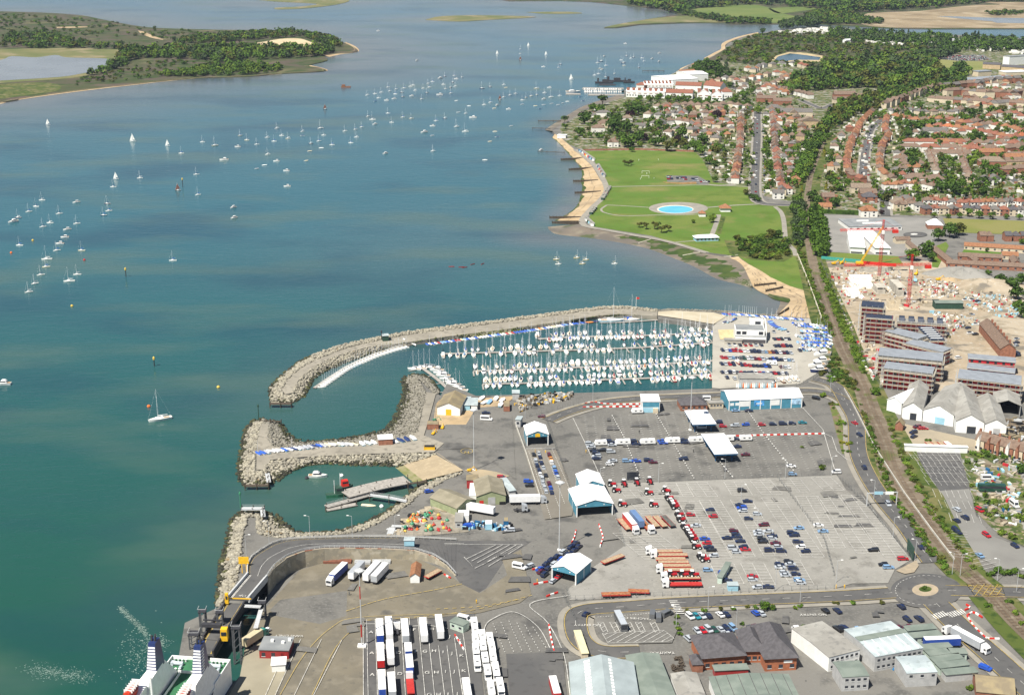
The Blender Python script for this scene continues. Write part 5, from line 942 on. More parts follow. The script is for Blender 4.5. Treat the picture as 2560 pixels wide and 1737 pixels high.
for key,s in BOATS.items():
 pn,side=key.split();P=PONTS[pn]
 for i,q in enumerate(s.split()):
  x=float(q[:4]);c=q[4:];y=float(np.interp(x,[p[0]for p in P],[p[1]for p in P]));L=rnd.choice((6.4,7.4,8.2,9.0));yy=y
  far=side=='far';base=G(x,y,0);off=(L/2+1.3)*(1 if far else-1);p=base+Vector((rnd.uniform(-.2,.2),off,0));rz=R(90)*(1 if(far)^(rnd.random()<.35)else-1)+rnd.uniform(-.12,.12)
  hull={'r':'red','c':'cream','s':'sky','b':'white','n':'navy','k':'brown','y':'white'}.get(c,'white');cover={'b':'blue','n':'navy','r':'red','y':'orange','k':'cream'}.get(c,rnd.choice(('blue','navy','white','grey','cream','pale blue')))
  where="%s from left, %s side of %s marina pontoon"%(ORD[i],side,pn)
  if c=='m':motor(p,rz,rnd.choice((6.5,8.0,9.5)),'white','white motor cruiser, '+where,'boats on the marina pontoons',cockpit=rnd.choice((None,'blue','navy','white')))
  else:yacht(p,rz,L,hull,cover,'%s yacht, %s sail cover, %s'%(hull.replace('sky','pale blue'),cover,where),'boats on the marina pontoons')
for i,(x,y)in enumerate([(1036,924),(1050,922),(1063,919),(1077,920),(1092,927),(1100,934),(1108,941),(1116,949),(1124,957),(1133,963),(1143,969),(1152,976)]):
 (motor if i in(4,6,9)else yacht)(G(x,y,0),R(168)+rnd.uniform(-.1,.1),8.5,'white',*(()if i in(4,6,9)else('grey',)),'white %s, %s from left beside the short angled pontoon'%('motor boat' if i in(4,6,9)else 'yacht',ORD[i]),'boats on the short pontoon')
yacht(G(1528,805,0),R(4),17,'sky','white','large pale blue hulled yacht moored along the breakwater end',None);yacht(G(1575,802,0),R(2),13,'white','blue','long white yacht behind the pale blue one at the breakwater',None)
P=resample([Vector((*G(*p,0).to_2d(),0))for p in[(803,966),(830,947),(866,922),(900,906),(940,889),(985,874),(1012,867)]],31)
for i,p in enumerate(P):
 d=P[min(i+1,30)]-P[max(i-1,0)];rz=math.atan2(d.y,d.x)-R(66)
 yacht(p+Vector((.6,-1.6,0)),rz,5.4,'sky' if i in(13,14,15)else 'white','cream' if i in(24,30)else 'white','%s keelboat, %s from lower left along the curved pontoon'%('pale blue' if i in(13,14,15)else 'white',ORD[i]),'keelboats on the curved pontoon',full=False,name='keelboat')
P=resample([Vector((*G(*p,0).to_2d(),0))for p in[(1068,861),(1100,857),(1248,837),(1330,826),(1416,812),(1462,807)]],58)
for i,p in enumerate(P):
 c=rnd.choice(('blue','blue','navy','white','white','white','red','pale blue','blue','orange' if i%9==4 else 'cream'))
 dinghy(p+Vector((0,-1.0,0)),R(125)+rnd.uniform(-.15,.15),4.6,rnd.choice(('white','white','grey')),c,'dinghy with %s cover, %s from left at the foot of the breakwater'%(c,ORD[i]),'dinghies along the breakwater',6 if i%4==1 else 0)
for i,(x,y)in enumerate([(1474,807),(1489,805),(1505,801)]):dinghy(G(x,y,0),R(10+20*i),7,'orange',('orange','navy','red')[i],'orange rescue boat, %s from left near the big yachts'%ORD[i],'orange boats by the breakwater',name='rescue_boat')
for i,(x,y,c)in enumerate([(1662,801,'white'),(1680,803,'orange'),(1688,804,'navy')]):dinghy(G(x,y,0),R(20),6,'grey',c,'inflatable with %s top beside the concrete ramp'%c,'boats by the ramp',name='inflatable_boat')
def park(where,pts,n,rz,trailer,cols,L=4.8,mastp=.3,group=None,hull=('white','white','grey','sky')):
 P=resample([G(*p)for p in pts],n)
 for i,p in enumerate(P):
  c=rnd.choice(cols);h=rnd.choice(hull)
  dinghy(p,R(rz)+rnd.uniform(-.25,.25),L*rnd.uniform(.9,1.15)if 0 else L,h,c,'%s dinghy under %s cover, %s from left %s'%(h.replace('sky','pale blue'),c,ORD[i],where),group or 'dinghies in the boat park',6.5 if rnd.random()<mastp else 0,trailer)
BL=('blue','blue','blue','pale blue','navy','grey','white')
park('on north edge of boat park',[(1808,789),(1850,790),(1896,794)],19,110,True,BL+('red',),mastp=.5)
park('on beach edge of boat park',[(1905,795),(1931,797),(1942,798),(2004,802)],17,110,True,BL,mastp=.4)
park('back row of the boat park triangle',[(1982,811),(2020,814),(2064,819)],12,80,True,BL)
park('second row of the boat park triangle',[(1990,817),(2030,821),(2066,825)],11,100,True,BL)
park('third row of the boat park triangle',[(2004,831),(2040,833),(2068,835)],10,95,True,BL)
park('fourth row of the boat park triangle',[(2006,850),(2040,850),(2076,853)],11,85,True,BL)
park('fifth row of the boat park triangle',[(2007,867),(2040,867),(2076,870)],10,85,True,BL+('white',))
park('between third and fourth triangle rows',[(1990,842),(2030,842),(2074,844)],13,95,True,BL+('grey','white'))
park('between fourth and fifth triangle rows',[(1994,859),(2030,859),(2078,862)],13,85,True,BL+('grey','white'))
park('lowest row of the boat park triangle',[(2000,876),(2030,877),(2040,878)],6,85,True,BL+('grey','white'))
park('beside the white clubhouse',[(1925,807),(1935,818),(1950,824),(1960,827)],8,20,True,('blue','pale blue','blue'))
park('just left of the clubhouse',[(1812,808),(1828,805),(1838,800)],5,60,True,('blue','grey','navy'),mastp=.8)
park('beside the long rack shed',[(1925,957),(1935,958)],2,70,True,('orange','white'))
for i,(x,y)in enumerate([(2046,890),(2048,888),(2045,907),(2033,918),(2038,930)]):motor(G(x+8,y+1)+Vector((0,0,.9)),R(190),10.5,('white','navy','white','white','navy')[i],'motor cruiser ashore, %s down the fence curve of the boat park'%ORD[i],'cruisers ashore in the boat park')
for i,(x,y)in enumerate([(1844,909),(1955,955),(1968,953),(1980,950),(1990,951)]):yacht(G(x,y)+Vector((0,0,.8)),R(100),7.5,('red','brown','white','white','white')[i],'white','%s yacht standing ashore, %s from left in the club yard'%(('red','brown','white','white','white')[i],ORD[i]),'yachts ashore in the club yard')
park('on the middle breakwater track',[(646,1137),(680,1131),(730,1126),(785,1119),(840,1114),(884,1114)],23,140,True,('white','white','grey','navy','white','grey','cream','blue'),6,.1,'boats on trailers on the middle breakwater')
park('by small breakwater shed',[(905,1112),(920,1110),(934,1109)],3,120,True,('white','navy','white'),6.5,0,'boats on trailers on the middle breakwater')
park('right of small breakwater shed',[(985,1106),(997,1104),(1011,1102),(1032,1098)],4,120,True,('blue','white','white','navy'),7,0,'boats on trailers on the middle breakwater')
park('behind the brown roofed shed',[(1205,998),(1216,1013),(1236,998),(1246,999),(1258,998),(1252,1014)],6,70,True,('white','white','navy','pale blue'),7,.1,'boats ashore behind the brown shed')
MOOR=[('off the left shore',"120 312 w;332 354 W;419 365 w;453 384 s;506 356 s;537 365 S;594 368 m;600 340 s;617 351 s;642 362 s;668 345 s;685 354 s;692 322 s;704 340 s;720 347 s;756 330 s;756 340 d;777 360 s;797 354 s;801 322 S;809 339 s;830 363 s;803 371 d;774 379 d;560 401 M;669 387 s;691 404 m;765 403 d;661 414 d;641 423 d;716 428 m;718 467 m"),('in the lower left bay',"290 448 w;283 468 s;350 446 s;491 437 s;445 477 k;495 488 s;583 520 m;585 546 m;105 501 s;90 517 s;72 530 s;45 545 s;33 556 M;107 568 s;125 558 s;148 535 s;191 507 m;192 560 s;259 539 s;272 528 s;268 510 s;168 575 m;49 614 s;150 610 m;142 627 s;204 627 s;117 649 S;115 668 s;102 688 s;87 710 s;72 731 s;173 704 S;193 687 s;162 594 m;432 652 s;7 961 M"),('in the far crowd of moorings',"918 239 s;937 235 s;953 232 s;938 254 d;946 246 s;966 252 m;974 229 s;970 219 s;988 236 s;990 224 s;985 248 m;1004 232 s;1007 243 s;1010 221 s;1026 217 s;1033 214 s;1038 227 s;1029 241 m;1054 249 s;1058 222 s;1073 219 s;1067 233 s;1070 210 s;1081 205 s;1099 238 M;1112 192 s;1108 212 s;1114 223 s;1127 234 s;1132 207 s;1136 190 s;1138 217 s;1140 198 m;1155 194 s;1126 220 s;1100 197 M"),('mid channel off the white flats',"1205 222 S;1225 218 s;1259 213 s;1264 220 d;1289 235 s;1275 239 s;1259 244 s;1250 250 k;1226 257 s;1210 263 s;1242 265 m;1235 272 d;1271 274 m;1172 266 d;1140 253 d;1315 245 s;1328 241 s;1341 222 S;1342 238 s;1361 233 s;1373 220 m;1377 244 S;1359 249 m;1399 240 s;1428 200 W;1306 251 s;1305 262 d;1338 266 d;1349 273 d;1359 263 d;1379 260 d;1395 263 d;1406 259 d;1418 255 d;1457 253 d;1450 243 d"),('in the middle of the bay',"813 274 k;920 292 s;931 300 S;937 312 m;970 284 s;1007 294 s;1028 297 s;979 307 s;904 319 s;888 325 s;862 329 s;891 344 s;877 358 s;1090 303 s;1112 297 s;1081 316 m;1060 332 M;1080 340 d;1141 318 S;1163 330 S;1182 295 M;1164 285 s;1146 282 d;1237 330 d;1243 343 d;1277 316 d;1224 355 d;1082 379 s;963 385 m;1212 401 d;1352 377 m"),('in the far channel by the point',"1243 136 w;1321 116 w;1301 124 s;1365 138 w;1300 135 d;1301 151 k;1401 162 s;1396 170 s;1358 168 m;1042 152 m;1494 158 S;1503 154 S;1515 165 S;1510 142 m;1553 151 s;1558 158 S;1560 165 s;1536 185 s;1514 193 s;1496 185 s;1486 189 s;1505 175 m;1566 141 s;1577 147 s;1584 144 s;1605 146 s;1610 154 s;1630 148 m;1648 134 m;1597 170 s;1647 155 m;1563 110 m;945 78 m;1500 172 s")]
for where,data in MOOR:
 for i,q in enumerate(sorted(data.split(';'),key=lambda t:float(t.split()[0]))):
  x,y,k=q.split();p=G(float(x),float(y),0);rz=R(200)+rnd.uniform(-.5,.5);lab='%s from left %s'%(ORD[i],where);g='boats moored '+where;big=k in 'SWM'
  if k in 'sS':h=rnd.choice(('white','white','white','white','navy','cream'));yacht(p,rz,8 if big else 5.8,h,rnd.choice(('blue','white','navy','grey')),'%s%s moored sailing boat, %s'%('larger ' if big else '',h,lab),g,'sailing_boat',False)
  elif k in 'wWk':yacht(p,R(190),7 if big else 5.4,'white' if k!='k' else 'black','white','%s under sail, %s'%('white boat' if k!='k' else 'brown sailed boat',lab),g,'sailing_boat',False,SAILM if k!='k' else SAILB)
  elif k in 'mM':motor(p,rz,9.5 if big else 6.8,'white','%smotor boat, %s'%('large white ' if big else 'white ',lab),g)
  else:c=rnd.choice(('white','grey','cream','navy'));dinghy(p,rz,5.5,'white',c,'open boat with %s cover, %s'%(c,lab),g,name='open_boat')
yacht(G(400,1050,0),R(208),12.5,'white','white','big white yacht anchored alone off the breakwater',None)
for i,(x,y)in enumerate([(1391,649),(1396,661),(1442,645),(1456,660),(1465,650),(1537,660)]):yacht(G(x,y,0),R(5),4.8,'white' if i in(1,5)else 'yellow','cream','%s sailing dinghy, %s from left off the mudflats'%('white' if i in(1,5)else 'yellow',ORD[i]),'small boats off the mudflats','sailing_dinghy',False)
for i,(x,y)in enumerate([(1129,667),(1154,668),(1162,669),(1182,661),(1207,660)]):solo('kayak',MB().add(*(lambda m:([tuple(Matrix.Translation(G(x,y,0))@Matrix.Rotation(R(15*i),4,'Z')@Vector(v))for v in m.v],m.f))(hull_mesh(4.5,.9,.35))),GEL['red'],'red kayak, %s from left in the middle of the bay'%ORD[i],'kayak','red kayaks on the bay')
def buoy(x,y,c,lab):solo('buoy',MB().lathe([(.3,-.3),(.9,0),(1.0,.5),(.6,1.1),(.15,1.3)],8).add([],[]),GEL[c],lab,'buoy','mooring buoys').location=G(x,y,0)
for x,y,c,lab in((180,766,'yellow','yellow buoy in the lower left water'),(546,969,'yellow','yellow buoy off the breakwater tip'),(372,1017,'orange','orange buoy beside the big anchored yacht'),(211,651,'red','red buoy near the left yachts'),(82,602,'yellow','pale yellow buoy above the left yachts'),(28,633,'orange','orange buoy by the left edge'),(767,1196,'black','dark buoy left of the white launch in the basin'),(854,1190,'white','white buoy right of the white launch'),(954,1267,'white','white buoy right of the rowing boat')):buoy(x,y,c,lab)
for x,y,h,lab in((315,692,5,'tall yellow topped channel post in open water'),(386,915,4,'dark channel post off the breakwater'),(457,468,7,'channel post beside the brown sailed boat')):
 t=thing('channel_post',lab,'channel post',G(x,y,0),0,'channel posts');obj('post',MB().tube((0,0,-2),(0,0,h),.35,6),PILE,t);obj('top_mark',MB().lathe([(.7,h),(.7,h+1.2),(.1,h+2)],8),GEL['yellow'],t)
solo('barge',MB().box(-7,7,-3,3,-.3,1.6).box(-6,-1,-2,2,1.6,4.2),GEL['brown'],'dark brown barge moored in the far channel','barge').location=G(865,219,0)
#   VEHICLES
CP_={'n':('dark blue',(.012,.02,.06)),'s':('silver',(.42,.45,.48)),'r':('red',(.42,.012,.02)),'w':('white',(.75,.75,.74)),'b':('bright blue',(.02,.08,.42)),'k':('black',(.012,.012,.015)),'g':('dark green',(.015,.06,.04)),'m':('maroon',(.1,.012,.025)),'o':('orange',(.6,.25,.04)),'l':('pale blue',(.2,.33,.5)),'y':('yellow',(.7,.42,.03)),'t':('teal',(.02,.2,.25)),'d':('grey',(.12,.125,.13))}
CARP={k:mat('car_paint_'+v[0].replace(' ','_'),v[1],.28,.04,2,coat=.6,spec=.5)for k,v in CP_.items()}
TYRE=mat('tyre_rubber',(.015,.015,.016),.9,.1,3)
def rot_pts(mb,L=None):return mb
def prof(mb,pts,w,m=0):
 """side profile (x, z) pulled across the width"""
 n=len(pts);vs=[(x,-w/2,z)for x,z in pts]+[(x,w/2,z)for x,z in pts]
 return mb.add(vs,[tuple(range(n)),tuple(range(2*n-1,n-1,-1))]+[((i+1)%n,i,i+n,(i+1)%n+n)for i in range(n)],m)
WHEEL={}
def wheel(r,w):
 if(r,w)not in WHEEL:WHEEL[(r,w)]=MB().tube((0,-w/2,0),(0,w/2,0),r,10).mesh('wheel',TYRE)
 return WHEEL[(r,w)]
def wheels(t,xs,y,r=.31,w=.2):
 for x in xs:
  for s in(-1,1):o=obj('wheel',wheel(r,w),TYRE,t);o.location=(x,s*y,r)
def car_meshes(kind):
 def mk():
  b=MB();g=MB()
  if kind=='hatchback':
   prof(b,[(-1.95,.3),(1.95,.3),(2.0,.62),(1.1,.9),(-1.95,.98)],1.72);g.taper(-1.9,1.05,-.78,.78,.9,1.4,-1.55,.3,-.64,.64);b.taper(-1.6,.36,-.67,.67,1.4,1.47,-1.5,.24,-.6,.6)
  elif kind=='estate car':
   prof(b,[(-2.3,.3),(2.2,.3),(2.25,.65),(1.2,.92),(-2.3,1.0)],1.76);g.taper(-2.25,1.1,-.8,.8,.92,1.45,-2.05,.3,-.66,.66);b.taper(-2.1,.4,-.7,.7,1.45,1.53,-2.0,.28,-.62,.62)
  elif kind=='people carrier':
   prof(b,[(-2.2,.32),(2.1,.32),(2.15,.75),(1.5,1.05),(-2.2,1.1)],1.82);g.taper(-2.15,1.45,-.84,.84,1.05,1.68,-2.0,.5,-.7,.7);b.taper(-2.05,.6,-.74,.74,1.68,1.77,-1.95,.45,-.66,.66)
  else:
   prof(b,[(-2.2,.3),(2.15,.3),(2.2,.62),(1.2,.88),(-1.3,.95),(-2.2,.9)],1.74);g.taper(-1.55,1.1,-.78,.78,.9,1.36,-1.0,.3,-.62,.62);b.taper(-1.05,.36,-.66,.66,1.36,1.43,-.95,.24,-.58,.58)
  return b.mesh('body',TYRE),g.mesh('windows',GLASS)
 return bm(('car',kind),mk)
PENDC=[]
def car(p,rz,c,kind,label,group):PENDC.append((p.y,p,rz,c,kind,label,group))
def build_car(p,rz,c,kind,label,group,full=True):
 b,g=car_meshes(kind);t=thing('parked_car',label,'car',p,rz,group);obj('body',b,CARP[c],t);obj('windows',g,GLASS,t)
 if full:wheels(t,(-1.25,1.25),.78)
 return t
KINDS=('hatchback','saloon','estate car','people carrier','hatchback','saloon')
def cars(where,data,rz,group,jit=.05,flip=True,z=ZL+.25):
 L=sorted([q.split()for q in data.split(';')],key=lambda q:float(q[0]))
 for i,q in enumerate(L):
  k=rnd.choice(KINDS);a=(R(float(q[3]))if len(q)>3 else R(rz))+rnd.uniform(-jit,jit)+(math.pi if flip and rnd.random()<.4 else 0)
  car(G(float(q[0]),float(q[1])+3,z),a,q[2],k,'%s %s, %s from left %s'%(CP_[q[2]][0],k,ORD[i],where),group)
lane=G(1340,1150)-G(1365,1228);LA=math.degrees(math.atan2(lane.y,lane.x))
cars('queueing below the small canopy',"1334 1135 k;1347 1132 s;1350 1142 n;1372 1136 m;1377 1145 o;1379 1154 w;1339 1151 s;1353 1156 n;1342 1162 n;1358 1168 s;1385 1169 l;1347 1174 n;1389 1180 b;1350 1184 w;1364 1187 k;1394 1191 s;1355 1195 s;1357 1206 s;1372 1207 m;1361 1217 s;1376 1218 b;1365 1228 s;1379 1230 n",LA,'cars queueing below the small canopy',.03,False)
cars('in the towing row of the upper yard',"1474 1109 s;1477 1116 s;1526 1104 n;1530 1111 s;1587 1103 n;1590 1109 n;1654 1101 b;1658 1106 b;1709 1099 n;1712 1105 n;1836 1096 n;1842 1115 n",4,'cars towing caravans in the upper yard',.03)
cars('in the left corner of the upper yard',"1485 1125 k;1506 1124 k;1490 1131 n;1527 1128 s;1491 1139 s;1491 1145 n;1531 1151 s;1524 1159 w;1567 1151 l;1591 1151 b;1621 1149 n;1632 1154 m;1708 1146 n;1863 1135 m",4,'cars in the upper yard')
cars('on the right of the upper yard',"1795 1054 n;1807 1064 r;1837 1062 s;1864 1060 b;1904 1060 r;1932 1059 n;1957 1058 n;1980 1057 n;2006 1055 t;1839 1025 l;1872 1025 n;1978 1164 w;1981 1184 l;2090 1179 w",2,'cars in the upper yard')
cars('in the first bays of the car park',"1726 1286 r;1739 1313 s;1762 1346 b;1767 1357 r;1778 1374 k;1784 1388 s;1769 1424 l;1807 1431 b;1817 1450 n;1775 1274 n;1782 1290 r;1771 1367 n",2,'cars in the car park')
cars('in the second bays of the car park',"1834 1326 m;1839 1335 n;1842 1342 n;1817 1344 n;1850 1352 n;1832 1369 s;1858 1366 n;1841 1379 s;1864 1373 r;1881 1440 r;1881 1448 s;1893 1467 s;1921 1466 n",2,'cars in the car park')
cars('in the third bays of the car park',"1869 1252 n;1850 1262 n;1854 1268 b;1857 1276 s;1855 1226 k;1893 1284 s;1871 1296 n;1909 1311 m;1894 1328 s;1920 1327 s;1897 1335 s;1930 1339 n;1904 1346 k;1930 1345 s;1907 1353 k;1938 1357 m;1945 1366 s;1923 1375 n;1953 1377 n",2,'cars in the car park')
cars('in the fourth bays of the car park',"1997 1319 l;1980 1331 n;1985 1337 n;1995 1354 n;2002 1366 w;2014 1377 n;1971 1403 k;1948 1410 n;1976 1410 s;1950 1417 s;1983 1421 n;1960 1430 s;1964 1437 s;1989 1434 n;1998 1449 l;2002 1456 s",2,'cars in the car park')
cars('in the emptier right car park',"2046 1312 w;2057 1327 l;2183 1374 k;2208 1410 k;2221 1417 l;2257 1396 r",2,'cars in the right car park')
cars('in the upper row behind the hedge',"1725 1540 w;1741 1539 t;1755 1538 s;1771 1538 n;1800 1535 w;1815 1534 n;1888 1531 b;1903 1532 s;2063 1525 k;2093 1525 n",112,'cars in the public car park',.05)
cars('in the middle row by the brick offices',"1743 1576 s;1757 1575 r;1771 1573 s;1786 1573 g;1801 1572 s;1817 1571 n;1832 1569 l;1877 1568 n;1891 1566 m;1905 1565 n",112,'cars in the public car park',.05)
cars('in the near row by the brick offices',"1720 1595 s;1758 1592 s;1775 1592 s;1807 1590 m;1823 1587 s;2094 1570 k;2109 1568 n;2147 1578 l;2247 1568 m 5;2274 1566 m 5;2260 1577 n 5;2268 1547 n;2297 1545 n;2253 1515 n",112,'cars in the public car park',.05)
dq=G(1439,1357)-G(1350,1421);DA=math.degrees(math.atan2(dq.y,dq.x))
cars('in the queue beside the lower canopy',"1350 1421 b;1366 1408 n;1379 1398 n;1393 1389 n;1409 1379 s;1427 1367 n;1439 1357 n;1352 1428 m;1372 1419 n;1387 1409 s;1404 1396 b;1420 1385 n;1435 1375 n;1447 1365 n;1362 1435 n;1383 1451 s;1397 1440 r",DA,'cars queueing at the lower canopy',.03,False)
rd=G(2168,1188)-G(2268,1322);RD=math.degrees(math.atan2(rd.y,rd.x))
cars('on the main road',"2220 1259 s;2302 1367 n;2160 1168 n;2136 1056 r 110;2149 1086 n 110;2040 994 k 150;1354 1040 m 170;1343 1060 s 80;1465 1534 n 60",RD,'cars on the roads')
cars('in the car park by the railway',"2391 1272 s;2412 1293 n;2391 1300 n;2389 1324 n;2394 1329 n;2449 1274 r;2466 1336 r;2537 1363 n;2449 1387 l",110,'cars in the railway side car park',.1)
cars('around the sheds and quay',"1215 1031 n 5;1254 1193 r 0;1321 1202 b;1323 1212 k;1072 1227 b 20;1274 1324 s;1322 1415 s 40;664 1577 w 50",0,'cars around the sheds')
CL='cars in the yacht club car park'
def clubrow(where,x0,y0,x1,y1,n,cols,skip=()):
 for i in range(n):
  if i in skip:continue
  t=i/(n-1);k=rnd.choice(KINDS);c=cols[i%len(cols)]
  car(G(x0+(x1-x0)*t,y0+(y1-y0)*t+2,ZL+.3),R(98)+(math.pi if rnd.random()<.5 else 0)+rnd.uniform(-.04,.04),c,k,'%s %s, %s from left %s'%(CP_[c][0],k,ORD[i],where),CL)
clubrow('in the third club row',1806,875,1977,882,20,'nwbrrrwwnnnslomnwmnsn');clubrow('in the fourth club row',1805,893,1980,900,20,'rrslndgwsmrssnbnnwls')
clubrow('in the fifth club row',1804,909,1972,918,18,'nsrnrnrrnnnbnwwmswn',(4,13,14));clubrow('in the nearest club row',1805,930,1965,933,18,'nwnwnrnnnwrbwnrnwn')
clubrow('in the second short club row',1938,864,1976,864,5,'nnrnn');clubrow('in the back short club row',1936,847,1972,847,5,'wnwdn');clubrow('along the clubhouse front',1823,862,1903,862,7,'nlwwrwr')
for x,y,c,w_ in((1934,831,'r','below the clubhouse dinghies'),(1969,833,'r','above the short club rows'),(2005,836,'k','at the third dinghy row'),(1999,877,'n','left of the fifth dinghy row'),(1817,945,'n','left of the long rack shed'),(1836,947,'s','at the end of the rack shed'),(1945,950,'w','right of the rack shed')):car(G(x,y,ZL+.3),R(95),c,'estate car','%s estate car parked apart %s'%(CP_[c][0],w_),CL)
cars('in the works yard and site',"2292 1066 m;2304 1070 r;2311 1070 r;2283 1080 n;2285 1090 n;2413 748 m;2430 749 n;2444 751 k;2429 785 n;2440 809 k;2420 818 k;2396 893 w;2541 846 w;2541 855 w;2541 862 s;2543 880 n;2544 887 n;2425 831 w;2438 834 w",20,'cars in the works yards',.4)
PENDC.sort(key=lambda t:t[0]);CARS_MAX=297
for q in PENDC[:CARS_MAX]:build_car(*q[1:])
def car_mass():
 mb=MB();r=random.Random(4);L=[(q[1],q[2],r.randint(0,4))for q in PENDC[CARS_MAX:]]
 for pts,n,rz in(([(1893,300),(1891,400),(1889,480)],14,90),([(1907,300),(1909,400),(1911,480)],18,90),([(2178,320),(2160,400),(2152,455)],16,80),([(2195,310),(2172,400),(2170,450)],16,80),([(2506,385),(2509,410)],4,90),([(2372,430),(2384,455)],5,110)):
  L+=[(p,R(rz)+r.uniform(-.05,.05),r.randint(0,4))for p in resample([G(*p,ZL+.5)for p in pts],n)if r.random()<.8]
 for x0,x1,y in((1668,1678,443),(1669,1680,448),(1692,1702,446),(1703,1714,445),(1705,1715,449),(1730,1742,448),(1733,1744,452),(1752,1772,455)):
  L+=[(G(x0+(x1-x0)*k/3,y,ZL+.4),R(95),r.randint(0,4))for k in range(4)]
 for x,y in scatter([(2345,147),(2362,139),(2458,139),(2475,150),(2400,153)],150,ZL+.4,9):L.append((Vector((x,y,ZL+.4)),R(60),r.randint(0,4)))
 for p,rz,c in L:
  M=Matrix.Translation(p)@Matrix.Rotation(rz,4,'Z');s=MB();s.box(-2,2,-.85,.85,.2,.9,c);s.taper(-1.6,.9,-.8,.8,.9,1.4,-1.2,.4,-.65,.65,5);mb.add([M@Vector(v)for v in s.v],s.f);mb.m[-len(s.m):]=s.m
 return mb
tag(obj('parked_cars',car_mass(),[CARP['n'],CARP['s'],CARP['w'],CARP['r'],CARP['k'],GLASS]),'more small cars parked in the streets and distant car parks','cars',kind='stuff')
def van(p,rz,c,label,group,name='van',L=5.2,H=2.1,side=True):
 t=thing(name,label,name.replace('_',' '),p,rz,group)
 obj('body',bm(('van',L,H),lambda:prof(MB(),[(-L/2,.35),(L/2,.35),(L/2,.95),(L/2-.9,1.15),(L/2-1.5,H),(-L/2,H+.05)],1.95).mesh('body',TYRE)),CARP[c],t)
 obj('windscreen',bm(('vanw',L,H),lambda:MB().add([(L/2-.93,-.85,1.2),(L/2-.93,.85,1.2),(L/2-1.44,.8,H-.12),(L/2-1.44,-.8,H-.12)],[(0,1,2,3)]).mesh('windscreen',GLASS)),GLASS,t).location.x=.03
 for s in(-1,1):obj('side_window',bm(('vans',L,H,s,side),lambda:MB().box(-L/2+.4 if side else L/2-2.2,L/2-1.6,s*.975-.01,s*.975+.015,1.25,H-.25).mesh('side_window',GLASS)),GLASS,t)
 wheels(t,(-L*.3,L*.3),.86,.34,.22);return t
def caravan(p,rz,label,group,L=6.0):
 t=thing('caravan',label,'caravan',p,rz,group);W_=WALLS['white']
 obj('body',bm(('cv',L),lambda:prof(MB(),[(-L/2,.5),(L/2,.5),(L/2+.1,1.2),(L/2-.5,2.45),(-L/2+.3,2.6),(-L/2,1.6)],2.2).mesh('body',W_)),GEL['white'],t)
 for s in(-1,1):
  for x in(-1.7,.9):obj('window',bm(('cvw',s),lambda:MB().box(-.5,.5,s*1.1-.01,s*1.1+.02,1.3,1.85).mesh('window',GLASS)),GLASS,t).location.x=x
 obj('drawbar',bm(('cvd',L),lambda:MB().box(L/2,L/2+1.2,-.1,.1,.4,.55).mesh('drawbar',PILE)),PILE,t);obj('rooflight',bm(('cvr',),lambda:MB().box(-.4,.4,-.4,.4,2.5,2.68).mesh('rooflight',GLASS)),GEL['grey'],t)
 wheels(t,(-.2,),.95,.32,.2);return t
for i,(x,y)in enumerate([(1502,1108),(1557,1106),(1619,1105),(1681,1102),(1740,1100),(1815,1097),(1864,1096),(1593,1028)]):caravan(G(x,y+4,ZL+.3),R(184),'white touring caravan, %s from left in the upper yard'%ORD[i]if i<7 else 'white caravan beside the blue sided booth','touring caravans',7.5 if 0<i<6 else 6)
caravan(G(1929,912,ZL+.3),R(175),'white motor caravan among the yacht club cars',None)
van(G(1216,1050,ZL+.3),R(-8),'w','white minibus parked by the stacked boats',None,'minibus',6.2,2.4)
for i,(x,y,c,a)in enumerate([(1298,1420,'w',-25),(1162,1552,'w',-25),(1991,1580,'w',100),(1631,1540,'d',80),(1646,1548,'d',85),(1667,1538,'d',45),(1763,1000,'w',180)]):van(G(x,y,ZL+.3),R(a),c,['white minibus on the stained tarmac','white minibus behind the pale green cabin','white van beside the round shrub bed','grey van left of three by the coach stand','grey van lower of three by the coach stand','grey van right of three by the coach stand','white van on the quay road'][i],None,'van',5.6,2.3)
van(G(1172,1317,ZL+.3),R(8),'b','blue pick-up beside the grey container',None,'van',5.2,1.6,False)
MH=[(1186,1570),(1188,1589),(1189,1612),(1190,1637),(1193,1668),(1206,1602),(1208,1629),(1213,1659),(1219,1690),(1225,1609),(1230,1632),(1233,1655),(1240,1688),(1251,1728),(1228,1735)]
for i,(x,y)in enumerate(MH):
 L=6.8 if i not in(12,13,14)else 9;t=thing('motorhome','white motorhome, %s counted column by column in the lower right lanes'%ORD[i],'motorhome',G(x,y,ZL+.3),R(-84),'motorhomes waiting in the lower lanes')
 obj('body',bm(('mh',L),lambda:prof(MB(),[(-L/2,.4),(L/2,.4),(L/2,1.0),(L/2-.7,1.2),(L/2-1.1,1.9),(L/2-.6,2.4),(L/2-1.0,2.9),(-L/2,2.95)],2.25).mesh('body',TYRE)),GEL['white'],t)
 obj('windscreen',bm(('mhw',L),lambda:MB().add([(L/2-.66,-.95,1.22),(L/2-.66,.95,1.22),(L/2-1.03,.95,1.86),(L/2-1.03,-.95,1.86)],[(0,1,2,3)]).mesh('windscreen',GLASS)),GLASS,t)
 obj('rooflight',bm(('mhr',),lambda:MB().box(.4,1.0,-.5,.5,2.9,3.02).mesh('rooflight',GLASS)),GLASS,t);obj('awning',bm(('mha',L),lambda:MB().box(-L*.35,L*.2,1.13,1.2,2.6,2.75).mesh('awning',GEL['grey'])),GEL['grey'],t);wheels(t,(-L*.28,L*.3),1.0,.36,.24)
